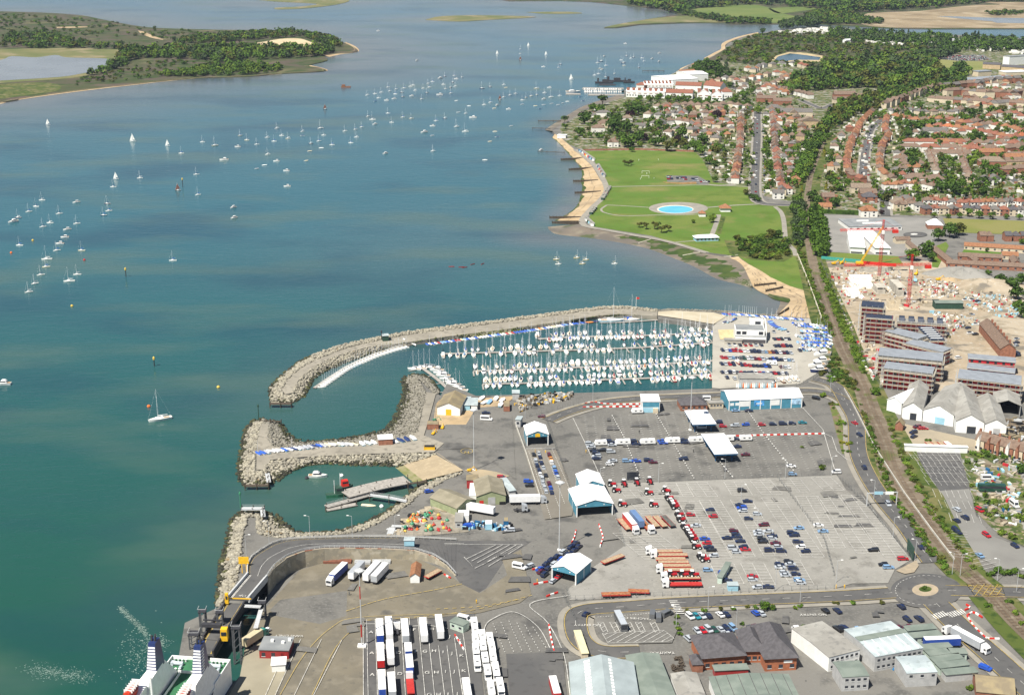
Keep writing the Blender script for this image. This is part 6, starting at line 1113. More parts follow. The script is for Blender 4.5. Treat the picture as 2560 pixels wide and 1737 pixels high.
CURT={'white':paint('trailer_white',(.75,.75,.74)),'blue':paint('trailer_blue',(.02,.06,.3)),'red':paint('trailer_red',(.45,.02,.02)),'grey':paint('trailer_grey',(.36,.38,.4)),'steel':paint('trailer_steel',(.12,.2,.36)),'tan':paint('trailer_tan',(.5,.43,.28)),'green':paint('cab_green',(.04,.25,.2))}
TIMB=mat('timber_bed',(.34,.25,.16),.9,.25,1.2);REDM=mat('trailer_frame_red',(.4,.03,.025),.6,.1,1)
def trailer_parts(t,roof,side,L=12.5,x0=0,rear=None):
 """box trailer: body with its own roof skin and rear doors"""
 obj('body',MB().box(x0-L,x0,-1.25,1.25,1.15,3.85),CURT[side],t);obj('roof',MB().box(x0-L-.01,x0+.01,-1.26,1.26,3.86,3.95),CURT[roof],t)
 obj('rear_doors',MB().box(x0-L-.06,x0-L-.01,-1.15,1.15,1.2,3.75),CURT[rear or side],t);obj('chassis',MB().box(x0-L,x0-.5,-.9,.9,.7,1.14),PILE,t)
 wheels(t,(x0-L+1.5,x0-L+2.8,x0-L+4.1),1.05,.5,.35)
def flat_parts(t,x0=0,L=12.5,bed=TIMB):
 obj('bed',MB().box(x0-L,x0,-1.22,1.22,1.2,1.42),bed,t);obj('frame',MB().box(x0-L,x0,-1.27,-1.22,1.0,1.45).box(x0-L,x0,1.22,1.27,1.0,1.45).box(x0-L-.05,x0-L,-1.27,1.27,1.0,1.45).box(x0-L+.3,x0-1,-.5,.5,.7,1.19),REDM,t);wheels(t,(x0-L+1.5,x0-L+2.8,x0-L+4.1),1.05,.5,.35)
def cab_parts(t,x0=0,c='white'):
 b=prof(MB(),[(x0-.6,.5),(x0+1.9,.5),(x0+2.0,1.5),(x0+1.85,2.6),(x0+1.2,3.1),(x0-.4,3.6),(x0-.6,3.5)],2.4);obj('cab',b,CURT[c],t)
 obj('windscreen',MB().add([(x0+2.02,-1.05,1.6),(x0+2.02,1.05,1.6),(x0+1.88,1.0,2.55),(x0+1.88,-1.0,2.55)],[(0,1,2,3)]),GLASS,t)
 obj('side_windows',MB().box(x0+.7,x0+1.6,-1.215,-1.2,1.7,2.4).box(x0+.7,x0+1.6,1.2,1.215,1.7,2.4),GLASS,t);obj('chassis',MB().box(x0-4.2,x0-.6,-.45,.45,.6,.95),PILE,t);wheels(t,(x0+.9,x0-2.6),1.05,.5,.35)
def lorry(x,y,rz,label,roof='white',side='white',cab=None,L=12.5,rear=None,flat=False,bed=TIMB,group=None,cabonly=False,z=ZL+.3,name=None):
 """(x, y): ground point under the middle of the load"""
 t=thing(name or('articulated_lorry' if cab and not cabonly else 'tractor_unit' if cabonly else 'flatbed_trailer' if flat else 'box_trailer'),label,'lorry' if cab else 'trailer',G(x,y,z),R(rz),group)
 if not cabonly:(flat_parts(t,L/2,L,bed)if flat else trailer_parts(t,roof,side,L,L/2,rear))
 if cab:cab_parts(t,L/2+1.0 if not cabonly else 1.0,cab)
 if not cab:obj('landing_legs',MB().box(L/2-3,L/2-2.8,-.9,.9,.1,.7),PILE,t)
 return t
lorry(847,1442,-110,'blue and white articulated lorry below the curved ramp wall','white','blue','white',11.5);lorry(892,1438,72,'grey roofed trailer left of the two white trailers','grey','white',None,11,'white');lorry(930,1440,72,'left of two white trailers side by side below the ramp');lorry(950,1444,72,'right of two white trailers side by side below the ramp','white','white',None,12,'grey')
LL='trailers in the lettered lanes'
for x,y,r_,s_,c,L,rear,lab in[(950,1590,'white','blue',None,12.5,'blue','white trailer with blue rear, first in lane beside letter A'),(973,1585,'white','white',None,13,'white','white trailer heading the second lorry lane'),(1013,1590,'white','white',None,12.5,'grey','white trailer with a blue front in the fourth lane'),(1059,1588,'white','white',None,13,'white','white trailer with ribbed doors beside letter F'),(1099,1580,'white','grey',None,13,'white','white trailer nearest the pale green cabin'),(952,1652,'white','red',None,12.5,'red','white trailer with red rear, second beside letter A'),(976,1645,'white','white',None,12.5,'white','white trailer with a small red mark, second in its lane'),(955,1722,'white','white',None,12.5,'blue','lowest white trailer beside letter A'),(980,1728,'white','grey',None,12.5,'grey','white trailer on the lower frame edge beside letter C'),(1021,1640,'white','white',None,6,'blue','short white trailer with a blue end beside letter D'),(1024,1675,'white','blue',None,9,'blue','white trailer with a broad blue end beside letter D')]:
 lorry(x,y,97,lab,r_,s_,c,L,rear,group=LL)
lorry(993,1578,97,'white tractor unit without trailer in the third lorry lane',cab='white',cabonly=True,group=LL);lorry(1026,1722,97,'rust red flat lorry with a white cab in the lettered lanes',cab='white',L=9,flat=True,bed=REDM,group=LL)
lorry(1387,1735,97,'white roofed red trailer alone at the lower frame edge','white','red',None,11)
lorry(1312,1258,3,'white articulated lorry with grey cab beside the green shed','white','white','grey',13.5);lorry(1302,1277,3,'grey tractor unit in front of the white lorry',cab='grey',cabonly=True);lorry(1199,1282,-22,'white trailer with blue skirt parked against the olive sheds','white','white',None,14,'blue')
lorry(1574,1316,-75,'red sided trailer with white roof and white cab by the tractors','white','red','white',12);lorry(1592,1309,-75,'blue box trailer beside the red lorry','steel','steel',None,12)
FG='flat trailers among the red tractors'
for i,(x,y,c,b_)in enumerate([(1560,1316,None,TIMB),(1612,1316,'white',mat('rust_bed',(.3,.12,.05),.9,.3,1)),(1631,1309,None,TIMB),(1650,1309,None,TIMB),(1670,1308,None,mat('dark_bed',(.1,.1,.09),.9,.3,1))]):lorry(x,y,-73,['timber flat trailer left of the red lorry','rusty flat lorry with a white cab facing the viewer','timber flat trailer right of the rusty flat lorry','timber flat trailer second right of the rusty flat lorry','dark empty skeletal trailer at the right of the flats'][i],cab=c,flat=True,bed=b_,group=FG,L=11)
for i,(x,y,c)in enumerate([(1668,1384,'white'),(1681,1393,'white'),(1676,1403,None),(1683,1411,None),(1688,1420,None),(1696,1430,'white')]):lorry(x,y,181,'%s, %s from the top of the stacked row'%('flat lorry with white cab' if c else 'empty timber flat trailer',ORD[i]),cab=c,flat=True,group=FG,L=12)
lorry(1710,1450,181,'flat lorry carrying three red tractors',cab='white',flat=True,L=12.5);lorry(1714,1466,181,'red decked flat lorry lowest of the row',cab='white',flat=True,bed=REDM,L=12.5)
lorry(1532,1403,38,'red and timber flat trailer behind the lower canopy',flat=True,L=11);lorry(1083,1440,52,'small timber flat trailer right of the orange roofed hut',flat=True,L=8)
lorry(2417,1608,-58,'grey sided lorry with white roof and white cab on the road','white','grey','white',13);lorry(2374,1588,118,'white tractor unit on the road beside the cabins',cab='white',cabonly=True);lorry(2353,1617,5,'blue sided trailer with a white roof between the pale cabins','white','blue',None,13)
lorry(632,1608,60,'tan container lorry with a green cab on the quay','tan','tan','green',9)
van(G(2463,1672,ZL+.3),R(-45),'b','bright blue car on the road behind the lorry',None,'car',4.4,1.4)
def coach(x,y,rz,body,roof,label,L=11,name='coach'):
 t=thing(name,label,'coach',G(x,y,ZL+.3),R(rz));obj('body',MB().box(-L/2,L/2,-1.25,1.25,.4,3.3),body,t);obj('roof',MB().box(-L/2+.1,L/2-.1,-1.2,1.2,3.31,3.45).box(-1,1,-.7,.7,3.45,3.65),roof,t)
 for s in(-1,1):obj('side_windows',MB().box(-L/2+.4,L/2-.4,s*1.25-.012,s*1.25+.012,1.7,2.8),GLASS,t)
 obj('windscreen',MB().box(L/2-.01,L/2+.03,-1.1,1.1,1.2,3.0),GLASS,t);wheels(t,(-L*.25,L*.33),1.08,.5,.35)
coach(1551,1562,-80,CARP['d'],CARP['s'],'silver coach alone in the coach stand');coach(2478,1227,-3,CARP['g'],CARP['g'],'green double length coach in the yard near the terraces',12);coach(1168,1740,-83,GEL['white'],GEL['white'],'big white coach with a blue top at the lower edge',13)
van(G(2468,1198,ZL+.3),R(0),'w','white van above the green coach',None,'van',6,2.4);van(G(2535,1264,ZL+.3),R(-80),'w','white van right of the blue tarpaulins',None,'van',6,2.4)
def tractor(p,rz,label):
 t=thing('farm_tractor',label,'tractor',p,rz,'new red tractors')
 obj('bonnet',bm(('tb',),lambda:MB().taper(.1,2.3,-.45,.45,.95,1.75,.1,2.2,-.36,.36).box(-.9,2.2,-.3,.3,.6,.95).box(-1.2,.1,-.95,-.6,1.5,1.65).box(-1.2,.1,.6,.95,1.5,1.65).mesh('bonnet',TYRE)),CARP['r'],t)
 c=obj('cab',bm(('tc',),lambda:MB().taper(-1.2,.15,-.6,.6,1.2,2.65,-1.05,.0,-.62,.62).mesh('cab',GLASS)),GLASS,t);obj('roof',bm(('tr',),lambda:MB().box(-1.25,.15,-.72,.72,2.66,2.86).mesh('roof',TYRE)),GEL['white'],c)
 for s in(-1,1):
  o=obj('rear_wheel',wheel(.92,.5),TYRE,t);o.location=(-.75,s*.95,.92);obj('hub',bm(('th',s),lambda:MB().tube((0,s*.2,0),(0,s*.28,0),.4,8).mesh('hub',TYRE)),GEL['white'],o)
  o=obj('front_wheel',wheel(.62,.4),TYRE,t);o.location=(1.75,s*.85,.62);obj('hub',bm(('thf',s),lambda:MB().tube((0,s*.15,0),(0,s*.23,0),.28,8).mesh('hub',TYRE)),GEL['white'],o)
TR=[(1528,1214,-10),(1560,1213,-80),(1592,1210,-80),(1624,1207,-80),(1539,1229,-10),(1620,1235,-10),(1554,1264,-10),(1632,1265,-10),(1664,1230,-30),(1671,1249,10),(1679,1259,10),(1683,1265,10),(1686,1271,10),(1696,1291,10),(1701,1303,10),(1711,1321,10),(1719,1331,10),(1723,1338,10),(1728,1345,10),(1732,1353,10),(1739,1370,-5),(1752,1396,10),(1760,1402,-5)]
for i,(x,y,a)in enumerate(TR):tractor(G(x,y,ZL+.3),R(a),'red tractor, %s counted from the large canopy %s'%(ORD[i if i<8 else i-8],'in the loose group' if i<8 else 'down the long line'))
for i,x in enumerate((1678,1707,1733)):tractor(G(x,1448)+Vector((0,0,1.2)),R(0),'red tractor, %s from left on the flat lorry'%ORD[i])
lorry(1540,1491,3,'long low rusty trailer frame at the bottom fence of the car park',flat=True,bed=MATS['rust_bed'],L=11);lorry(1597,1484,-5,'shorter rusty trailer frame at the bottom fence',flat=True,bed=MATS['rust_bed'],L=8)
#   BUILDINGS
WM={'white':mat('clad_white',(.76,.76,.73),.6,.05,.5),'teal':mat('clad_teal',(.07,.24,.33),.55,.1,.5),'blue':mat('clad_blue',(.02,.11,.24),.55,.1,.5),'olive':mat('clad_olive',(.27,.3,.17),.7,.12,.6),'brick':BRICKM,'redbrick':cm('wall_red_brick',(.33,.12,.06)),'pale':mat('clad_pale_green',(.42,.5,.43),.7,.1,.6),'grey':mat('clad_grey',(.4,.4,.39),.7,.1,.6),'cream':WALLS['cream'],'buff':WALLS['buff'],'stone':mat('concrete_wall',(.42,.39,.33),.9,.18,.3),'red':mat('red_sheeting',(.42,.02,.03),.8,.22,.4),'dkgreen':mat('clad_dark_green',(.03,.07,.05),.7,.1,.6),'dkred':paint('container_red',(.3,.03,.03)),'lblue':mat('clad_light_blue',(.3,.52,.62),.6,.08,.5)}
RM={'cream2':mat('roof_cream',(.55,.52,.33),.7,.08,.5),'white2':mat('roof_white_sheet',(.3,.345,.35),.6,.1,.2),'white':mat('roof_white',(.8,.8,.79),.5,.03,.3),'brown':mixmat('roof_fibre_brown',[((.2,.165,.11),1,0,1),((.27,.22,.13),.25,.42,.6)],.9),'grey':mixmat('roof_sheet_grey',[((.25,.24,.215),1,0,1),((.32,.31,.28),.12,.42,.6),((.19,.185,.17),.4,.55,.7)],.85),'felt':mixmat('roof_felt',[((.19,.2,.205),1,0,1),((.24,.25,.25),.2,.42,.6)],.9),'mid':mat('roof_membrane',(.22,.24,.265),.8,.1,.3),'dark':mat('roof_dark_panels',(.03,.04,.065),.5,.2,.6),'green':mixmat('roof_green_grey',[((.15,.18,.155),1,0,1),((.19,.22,.19),.2,.42,.6)],.85),'slate':ROOFS['dark'],'pale':mixmat('roof_pale_sheet',[((.33,.38,.39),1,0,1),((.42,.47,.47),.15,.42,.6),((.27,.31,.31),.4,.58,.7)],.6),'tile':ROOFS['orange'],'btile':ROOFS['brown'],'rtile':ROOFS['red'],'olive':mixmat('roof_olive',[((.2,.18,.13),1,0,1),((.25,.225,.165),.2,.42,.6)],.9)}
YEL=mat('paint_yellow',(.72,.42,.02),.5,.08,1);STEEL=mat('galvanised_steel',(.45,.46,.46),.5,.12,1.5);RED=mat('paint_red',(.55,.03,.02),.5,.08,1)
def bld(name,label,A,B,dep,he,hr,style,wall,roof,cat='building',zref=0.0,oh=.3,group=None,open_=False,z=None):
 """A, B: front corners in the photograph, on the ground or at height zref; x runs along the front, y away from the viewer"""
 zb=ZL+.1 if z is None else z;P,rz,L=frame(G(*A,zb+zref),G(*B,zb+zref));t=thing(name,label,cat,(P.x,P.y,zb),rz,group);t['L']=L
 w_=WM[wall];r_=RM[roof]
 if open_:
  for k,x in(('side_wall',0),('side_wall',L-.25)):obj(k,MB().box(x,x+.25,.02,dep,-.5,he),w_,t)
 else:
  mb=MB().box(0,L,0,dep,-.5,he)
  if style=='gy':mb.add([(0,0,he),(L,0,he),(L/2,0,hr-.05),(0,dep,he),(L,dep,he),(L/2,dep,hr-.05)],[(0,1,2),(4,3,5)])
  if style=='gx':mb.add([(0,0,he),(0,dep,he),(0,dep/2,hr-.05),(L,0,he),(L,dep,he),(L,dep/2,hr-.05)],[(1,0,2),(3,4,5)])
  obj('wall',mb,w_,t)
 rb=MB()
 if style=='gy':rb.add([(-oh,-oh,he+.03),(L/2,-oh,hr),(L+oh,-oh,he+.03),(-oh,dep+oh,he+.03),(L/2,dep+oh,hr),(L+oh,dep+oh,he+.03)],[(0,1,4,3),(1,2,5,4)]);rb.v+=[(x,y,zz+.18)for x,y,zz in rb.v[:6]];rb.f=[(6,7,10,9),(7,8,11,10),(3,4,1,0),(4,5,2,1),(0,1,7,6),(1,2,8,7),(5,4,10,11),(4,3,9,10),(3,0,6,9),(2,5,11,8)];rb.m=[0]*10
 elif style=='gx':rb.add([(-oh,-oh,he+.03),(-oh,dep/2,hr),(-oh,dep+oh,he+.03),(L+oh,-oh,he+.03),(L+oh,dep/2,hr),(L+oh,dep+oh,he+.03)],[(0,1,4,3)]);rb.v+=[(x,y,zz+.18)for x,y,zz in rb.v[:6]];rb.f=[(9,10,7,6),(10,11,8,7),(0,1,4,3),(1,2,5,4),(6,7,1,0),(7,8,2,1),(11,10,4,5),(10,9,3,4),(9,6,0,3),(8,11,5,2)];rb.m=[0]*10
 elif style=='hip':rb.hip(0,L,0,dep,he+.02,hr,oh=oh)
 else:rb.box(-oh,L+oh,-oh,dep+oh,he+.02,hr)
 obj('roof',rb,r_,t);return t
def put(t,name,x0,x1,z0,z1,m,y=0.0,th=.06):return obj(name,MB().box(x0,x1,y-th,y-.005,z0,z1),m,t)
def wins(t,n,z,h,wd=1.2,x0=.8,x1=None,m=GLASS,name='window',y=0.0,frame_=True):
 x1=t['L']-.8 if x1 is None else x1
 for i in range(n):
  x=x0+(x1-x0-wd)*i/max(1,n-1);w_=put(t,name,x,x+wd,z,z+h,m,y)
  if frame_:obj('sill',MB().box(x-.08,x+wd+.08,y-.14,y-.062,z-.1,z),WM['white'],w_)
t=bld('boat_shed','white fronted shed with a brown roof and yellow door by the short pontoon',(1093,1037),(1150,1040),19,4.2,7,'gy','white','brown');put(t,'door',t['L']*.38,t['L']*.62,0,3.4,YEL)
for x in(1.5,8):obj('rooflight',MB().box(x,x+1.2,8,9.5,5.0 if x<5 else 5.6,6.4 if x>5 else 5.9),RM['brown'],t)if 0 else None
bld('portable_cabin','left of two grey portable cabins beside the brown roofed shed',(1160,1026),(1175,1026),13,2.9,3.1,'flat','lblue','pale');t=bld('portable_cabin','right of two grey portable cabins, white fronted',(1178,1026),(1193,1026),11,2.9,3.1,'flat','white','pale')
def canopy(label,A,B,dep,he,hr,sign=False):
 t=bld('canopy',label,A,B,dep,he,hr,'gy','teal','white','canopy',open_=True);L=t['L']
 obj('gable_panel',MB().add([(0,-.02,he-.9),(L,-.02,he-.9),(L,-.02,he),(L/2,-.02,hr-.05),(0,-.02,he)],[(0,1,2,3,4)]),WM['teal'],t)
 for x in(0,L-.4):
  for y in(0,dep/2,dep-.4):obj('column',MB().box(x-.02,x+.42,y-.05,y+.4,-.3,he),WM['white'],t)
 for x in(.25,.75):obj('lamp',MB().box(L*x-.2,L*x+.2,-.15,-.03,he-.2,he+.2),GEL['white'],t)
 if sign:obj('sign',MB().add([(L/2-1.2,-.1,he-.9),(L/2-1.2,-.1,he+.7),(L/2,-.1,he+1.1),(L/2+1.2,-.1,he+.7),(L/2+1.2,-.1,he-.9)],[(4,3,2,1,0)]),YEL,t)
 return t
canopy('white roofed canopy with a yellow sign over the car queue',(1317,1114),(1371,1112),13,5.4,7.6,True)
canopy('large white canopy in front of the red tractors',(1441,1292),(1532,1286),18,5.2,7.6)
P=canopy('narrower white canopy joined behind the large one',(1452,1245),(1510,1242),13,6,8.2)
canopy('lower white canopy with dark cars queueing into it',(1379,1447),(1440,1463),13,5,7)
def booth_canopy(label,pts):
 W_=[G(p[0],p[1],ZL+5.2)for p in pts];o=sum(W_,Vector())/4;o.z=ZL+.1;t=thing('booth_canopy',label,'canopy',o);Q=[p-o for p in W_]
 obj('fascia',MB().prism(Q,4.4,5.05),WM['blue'],t);obj('roof',MB().prism([q*1.01 for q in Q],5.06,5.2),RM['white'],t);obj('booth',MB().box(-1.6,3.2,-3,1,0,2.7),WM['white'],t);obj('window',MB().box(-1.2,2.8,-3.06,-3.01,1.1,2.2),GLASS,t)
 for q in Q:obj('post',MB().box(q.x*.7-.2,q.x*.7+.2,q.y*.7-.2,q.y*.7+.2,0,4.4),WM['blue'],t)
booth_canopy('upper white slab canopy over the passport booth',[(1711,1026),(1767,1024),(1791,1059),(1732,1061)]);booth_canopy('lower white slab canopy over the ticket booth',[(1753,1085),(1810,1083),(1845,1133),(1786,1135)])
t=bld('ferry_shed','long blue shed with a white roof and poster panels',(1821,1026),(2005,1018),16,5.4,8.0,'gx','teal','white');L=t['L']
for i in range(8):put(t,'column',L*i/7*.985,L*i/7*.985+.5,-.2,5.3,WM['white'],0,.12)
for x,w_,c in((.14,.14,'white'),(.34,.14,'sea'),(.56,.13,'white'),(.84,.14,'sky')):
 f=put(t,'poster',L*x,L*(x+w_),1.9,4.9,WM['white']if c=='white' else mat('poster_'+c,(.08,.3,.6)if c=='sea' else(.35,.52,.68),.6,.5,.5),0,.1)
 if c=='sea':obj('picture',MB().box(L*(x+.03),L*(x+.11),-.16,-.11,3.0,3.5),WM['white'],f)
for x in(.02,.09):wins(t,1,2.6,1.5,2,L*x,L*x+2.2,WM['white'],'panel',frame_=False)
for j,y in enumerate((2.6,5.2)):
 for i in range(14):xx=L*(.06+.066*i);zz=5.6+2.4*y/8;obj('roof_vent',MB().box(xx,xx+.5,y,y+.6,zz,zz+.35),WM['grey'],t)
t=bld('control_office','blue glass fronted booth building with a white roof by the barriers',(1605,1031),(1649,1031),11,6,6.3,'flat','white','white');put(t,'glass_front',.3,t['L']-.3,3,5.6,WM['teal']);put(t,'lower_front',.2,t['L']-.2,0,2.7,WM['lblue']);put(t,'porch',t['L']*.62,t['L']*.9,0,2.6,WM['cream'],-.06,1.2)
t=bld('waiting_room','dark brick building with hipped slate roof behind the booth canopy',(1702,1027),(1768,1025),10,3,6,'hip','brick','slate');wins(t,5,1,1.2)
t=bld('portable_cabin','cream cabin between the brick waiting room and the long blue shed',(1772,1021),(1808,1020),4,2.9,3.1,'flat','cream','grey');wins(t,4,1.1,1)
bld('store','pale grey box store beside the scrap heap on the quay',(1281,999),(1298,999),5,3.6,3.8,'flat','grey','pale');t=bld('guard_hut','tall grey guard hut at the quay gate',(1289,1067),(1301,1068),5,4,4.2,'flat','grey','pale');put(t,'window',.6,1.8,1.6,2.8,GLASS)
t=bld('workshop','olive green workshop with grey roof and pale roller door',(1192,1262),(1264,1259),18,4,6.3,'gy','olive','olive');put(t,'roller_door',5,8.2,0,3.4,WM['grey']);put(t,'red_door',1.2,3,0,2,RED);put(t,'tyres',10,12.6,0,1.2,TYRE,-.1,.5)
bld('workshop','long olive roofed workshop set at an angle beside the buoy yard',(1076,1263),(1142,1290),12,3.6,6,'gx','olive','olive');bld('store','red brick flat roofed store behind the workshops',(1167,1220),(1194,1220),6,4,4.2,'flat','dkred','brown')
bld('portable_cabin','long narrow grey cabin right of the olive workshop',(1273,1243),(1289,1241),15,3,3.2,'flat','grey','pale');t=bld('portable_cabin','grey site cabin beside the blue pick-up',(1138,1320),(1156,1320),9,3,3.2,'flat','grey','grey');wins(t,1,1,1)
for x0,x1,y,d,c,lab in((1145,1172,1304,6,'white','white box van body by the long workshop'),(1173,1190,1253,14,'white','white container between the workshops'),(1213,1230,1325,4,'lblue','pale blue skip left of the blue box'),(1259,1271,1318,4,'blue','tall blue box by the fence'),(1259,1274,1029,9,'brick','brown container behind the boats at the quay'),(1068,1096,1074,5,'brick','brown container by the yellow plant'),(1060,1087,1127,3,'yellow','yellow skip at the breakwater end')):
 A_,rz,L=frame(G(x0,y),G(x1,y));o=thing('container',lab,'container',(A_.x,A_.y,ZL+.15),rz);m_=WM[c]if c!='yellow' else YEL;h_=2.7 if c!='yellow' else 1.8
 obj('body',MB().box(0,L,0,d,0,h_),m_,o);obj('end_frame',MB().box(-.05,.15,-.06,-.005,0,h_+.05).box(L-.15,L+.05,-.06,-.005,0,h_+.05).box(.15,L-.15,-.06,-.005,h_-.15,h_+.05),m_,o);obj('lid',MB().box(.1,L-.1,.1,d-.1,h_+.01,h_+.08),RM['white' if c in('white','lblue')else 'brown']if c!='yellow' else TYRE,o)
t=bld('check_in_office','red brick office with a flat grey roof near the ferry ramp',(649,1645),(722,1647),9,3.4,3.7,'flat','dkred','felt');wins(t,3,.9,1.5,1.3,.8,9);put(t,'shutter',t['L']-3.5,t['L']-.4,0,2.6,WM['dkred'])
for x,y in((3,5),(7,4),(9,6)):obj('roof_unit',MB().box(x,x+1.1,y,y+1,3.7,4.5),WM['white'],t)
bld('store','white box store with a red end below the brick office',(680,1680),(714,1678),5,2.8,2.95,'flat','white','white')
t=bld('site_cabin','pale green mobile cabin at the head of the lettered lanes',(1125,1571),(1158,1583),3.6,3.1,3.3,'flat','pale','green');wins(t,2,1.2,.9)
t=bld('hut','white hut with an orange tiled roof below the curved ramp',(1026,1457),(1049,1457),10,2.8,4.3,'gy','white','tile')
t=bld('warehouse','big pale roofed warehouse at the lower edge',(1432,1766),(1600,1766),27,7,10,'gy','pale','white2',zref=7)
for j in(0,1):
 for i in range(12):xx=t['L']*(.22 if j==0 else .6);obj('rooflight',MB().add([(xx,i*2.1+1,7.26+3*(.22*2 if j==0 else .8)),(xx+1.9,i*2.1+1,7.26+3*(.22*2 if j==0 else .8)+(.62 if j==0 else-.62)),(xx+1.9,i*2.1+2.5,7.26+3*(.22*2 if j==0 else .8)+(.62 if j==0 else-.62)),(xx,i*2.1+2.5,7.26+3*(.22*2 if j==0 else .8))],[(0,1,2,3)]),WM['white'],t)
bld('warehouse','green grey roofed store right of the big pale warehouse',(1603,1745),(1688,1740),27,5,5.8,'gy','grey','green',zref=5);bld('store','low white roofed store below the picnic tables',(1700,1745),(1764,1742),15,3.6,4.3,'gy','white','grey',zref=3.6)
t=bld('warehouse','dark green ribbed roof along the lower edge',(1793,1745),(1995,1738),13,4,5,'gy','white','green',zref=4);L=t['L']
for i in range(7):obj('roof_seam',MB().box(L*(i+.5)/7-.06,L*(i+.5)/7+.06,0,13,4.2+(1-abs((i+.5)/3.5-1)),4.36+(1-abs((i+.5)/3.5-1))),RM['slate'],t)
bld('container','long red container building below the brick offices',(1787,1694),(1870,1690),3.5,2.8,3,'flat','dkred','green','container')
for A,B,d,he,hr,lab,n in(((1757,1674),(1860,1666),15,4.8,9,'left wing of the brick offices with hipped slate roof',5),((1860,1655),(1912,1654),14,4.6,8.4,'middle of the brick offices with a white flagpole',3),((1912,1677),(1990,1673),22,5,10,'right wing of the brick offices with the white sign',3)):
 t=bld('brick_office',lab,A,B,d,he,hr,'hip','redbrick','slate',group='brick offices',oh=.8)
 if n==3 and d==22:put(t,'sign',6.5,9.5,2.9,3.9,WM['white'])
 wins(t,n,1,1.4,1.5)
t=bld('annex','small dark annex at the left end of the brick offices',(1731,1680),(1757,1679),6,3,5,'hip','brick','slate')
def cabins(t,rows,n,wd=1.1):
 for z in rows:wins(t,n,z,1.0,wd,1,None)
t=bld('office_block','white two storey cabin block with a long grey roof',(2070,1678),(2147,1658),22,5.4,5.8,'gx','white','grey',oh=.1);cabins(t,(1,3.6),6)
t=bld('office_block','grey two storey offices with two pale ribbed roofs and blue stairs',(2185,1678),(2304,1655),20,5.6,6.2,'gx','grey','pale',oh=.1);cabins(t,(1,3.6),9);L=t['L'];obj('stairs',MB().add([(L*.35,-.6,0),(L*.5,-.6,2.8),(L*.5,-1.6,2.8),(L*.35,-1.6,0)],[(0,1,2,3)]),WM['blue'],t)
obj('roof_valley',MB().box(0,L,10,13,6.0,6.6),RM['green'],t)
for i in range(6):obj('roof_seam',MB().box(L*(i+.5)/6-.06,L*(i+.5)/6+.06,0,10,5.9,6.45),RM['white'],t)
t=bld('office_block','small grey two storey cabin at the lower edge',(2104,1727),(2170,1723),10,5.2,5.6,'gx','grey','green',oh=.1);cabins(t,(1,3.6),4);t=bld('office_block','grey two storey cabin with pale roof below the blue stairs',(2264,1716),(2340,1712),11,5,5.5,'gx','grey','pale',oh=.1);cabins(t,(3.4,),3)
for i,(a,b,c,d)in enumerate([(2268,1593,2339,1587),(2279,1611,2353,1604),(2308,1641,2378,1633),(2324,1656,2374,1649),(2378,1650,2416,1650),(2335,1672,2406,1662),(2349,1687,2422,1678),(2364,1704,2443,1697)]):
 t=bld('portable_cabin','%s, %s from the top of the rank'%('pale green cabin' if i<7 else 'grey metal container',ORD[i]),(a,b),(c,d),3.4,2.7,2.9,'flat','pale' if i<7 else 'grey','green',group='pale green cabins');wins(t,4,1.1,.9)if i<7 else None
bld('house','brown roofed building at the lower right corner',(2440,1745),(2535,1755),11,2.6,5.6,'gx','brick','brown',zref=0)
for x0,x1,y,lab in((1820,1845,1478,'glass shelter at the foot of the car park'),(1011,1036,1385,'blue glazed control cabin on the ramp wall')):
 A_,rz,L=frame(G(x0,y),G(x1,y));o=thing('shelter',lab,'shelter',(A_.x,A_.y,ZL+.1 if y>1400 else ZL+3.7),rz);obj('glazing',MB().box(0,L,0,3,0,2.4),WM['lblue'],o);obj('roof',MB().box(-.2,L+.2,-.2,3.2,2.41,2.6),RM['pale'],o)
t=bld('portable_cabin','pale green mobile office in the car park',(1793,1458),(1804,1460),14,2.8,3,'flat','pale','green')
WG='grey warehouses by the railway'
for A,B,d,he,hr,rf,lab,dr in(((2216,1026),(2252,1036),24,6,8.5,'white','white roofed end bay of the warehouses',0),((2254,1046),(2304,1052),38,6,9.5,'grey','grey roofed warehouse bay with a dark doorway, second from left',1),((2306,1052),(2382,1066),42,6,10,'grey','wide grey warehouse bay with a blue door, third from left',2),((2388,1080),(2458,1085),44,6,10,'grey','grey warehouse bay with a black doorway, fourth from left',1),((2460,1086),(2514,1090),40,5.6,8.6,'grey','right hand warehouse bay with a patched white roof end',3)):
 t=bld('warehouse',lab,A,B,d,he,hr,'gy','white',rf,group=WG);L=t['L']
 if dr:put(t,'door',L*.4,L*.72,0,3.6,GLASS if dr==1 else WM['lblue']if dr==2 else WM['grey'])
 for i in range(5 if dr!=2 else 2):zz=he+(hr-he)*.6;obj('rooflight',MB().add([(L*.64,3+i*7,zz+.42),(L*.76,3+i*7,zz-.24*(hr-he)+.42),(L*.76,5+i*7,zz-.24*(hr-he)+.42),(L*.64,5+i*7,zz+.42)],[(0,1,2,3)]),RM['pale'],t)if dr else None
t=bld('open_shed','open fronted dark steel shed at the right of the warehouses',(2484,1036),(2549,1042),18,6,8.5,'gy','grey','grey',open_=True);obj('back_wall',MB().box(.3,t['L']-.3,16,16.2,0,6),GLASS,t)
bld('hut','little brick hut with a tiled roof below the warehouses',(2237,1075),(2256,1078),5,3,5.4,'gy','brick','brown');bld('store','white roofed wall along the top of the new tarmac car park',(2262,1128),(2418,1133),2,3,3.2,'flat','white','white')
for i,x in enumerate((2327,2342,2358,2374)):lorry(x,1118,100,'%s, %s from left in the works yard'%('rusty flat trailer' if i<3 else 'white flat trailer',ORD[i]),flat=True,L=9,bed=TIMB if i<3 else WM['white'],group='trailers in the works yard')
WOODL=mat('scaffold_boards',(.34,.29,.21),.9,.2,1)
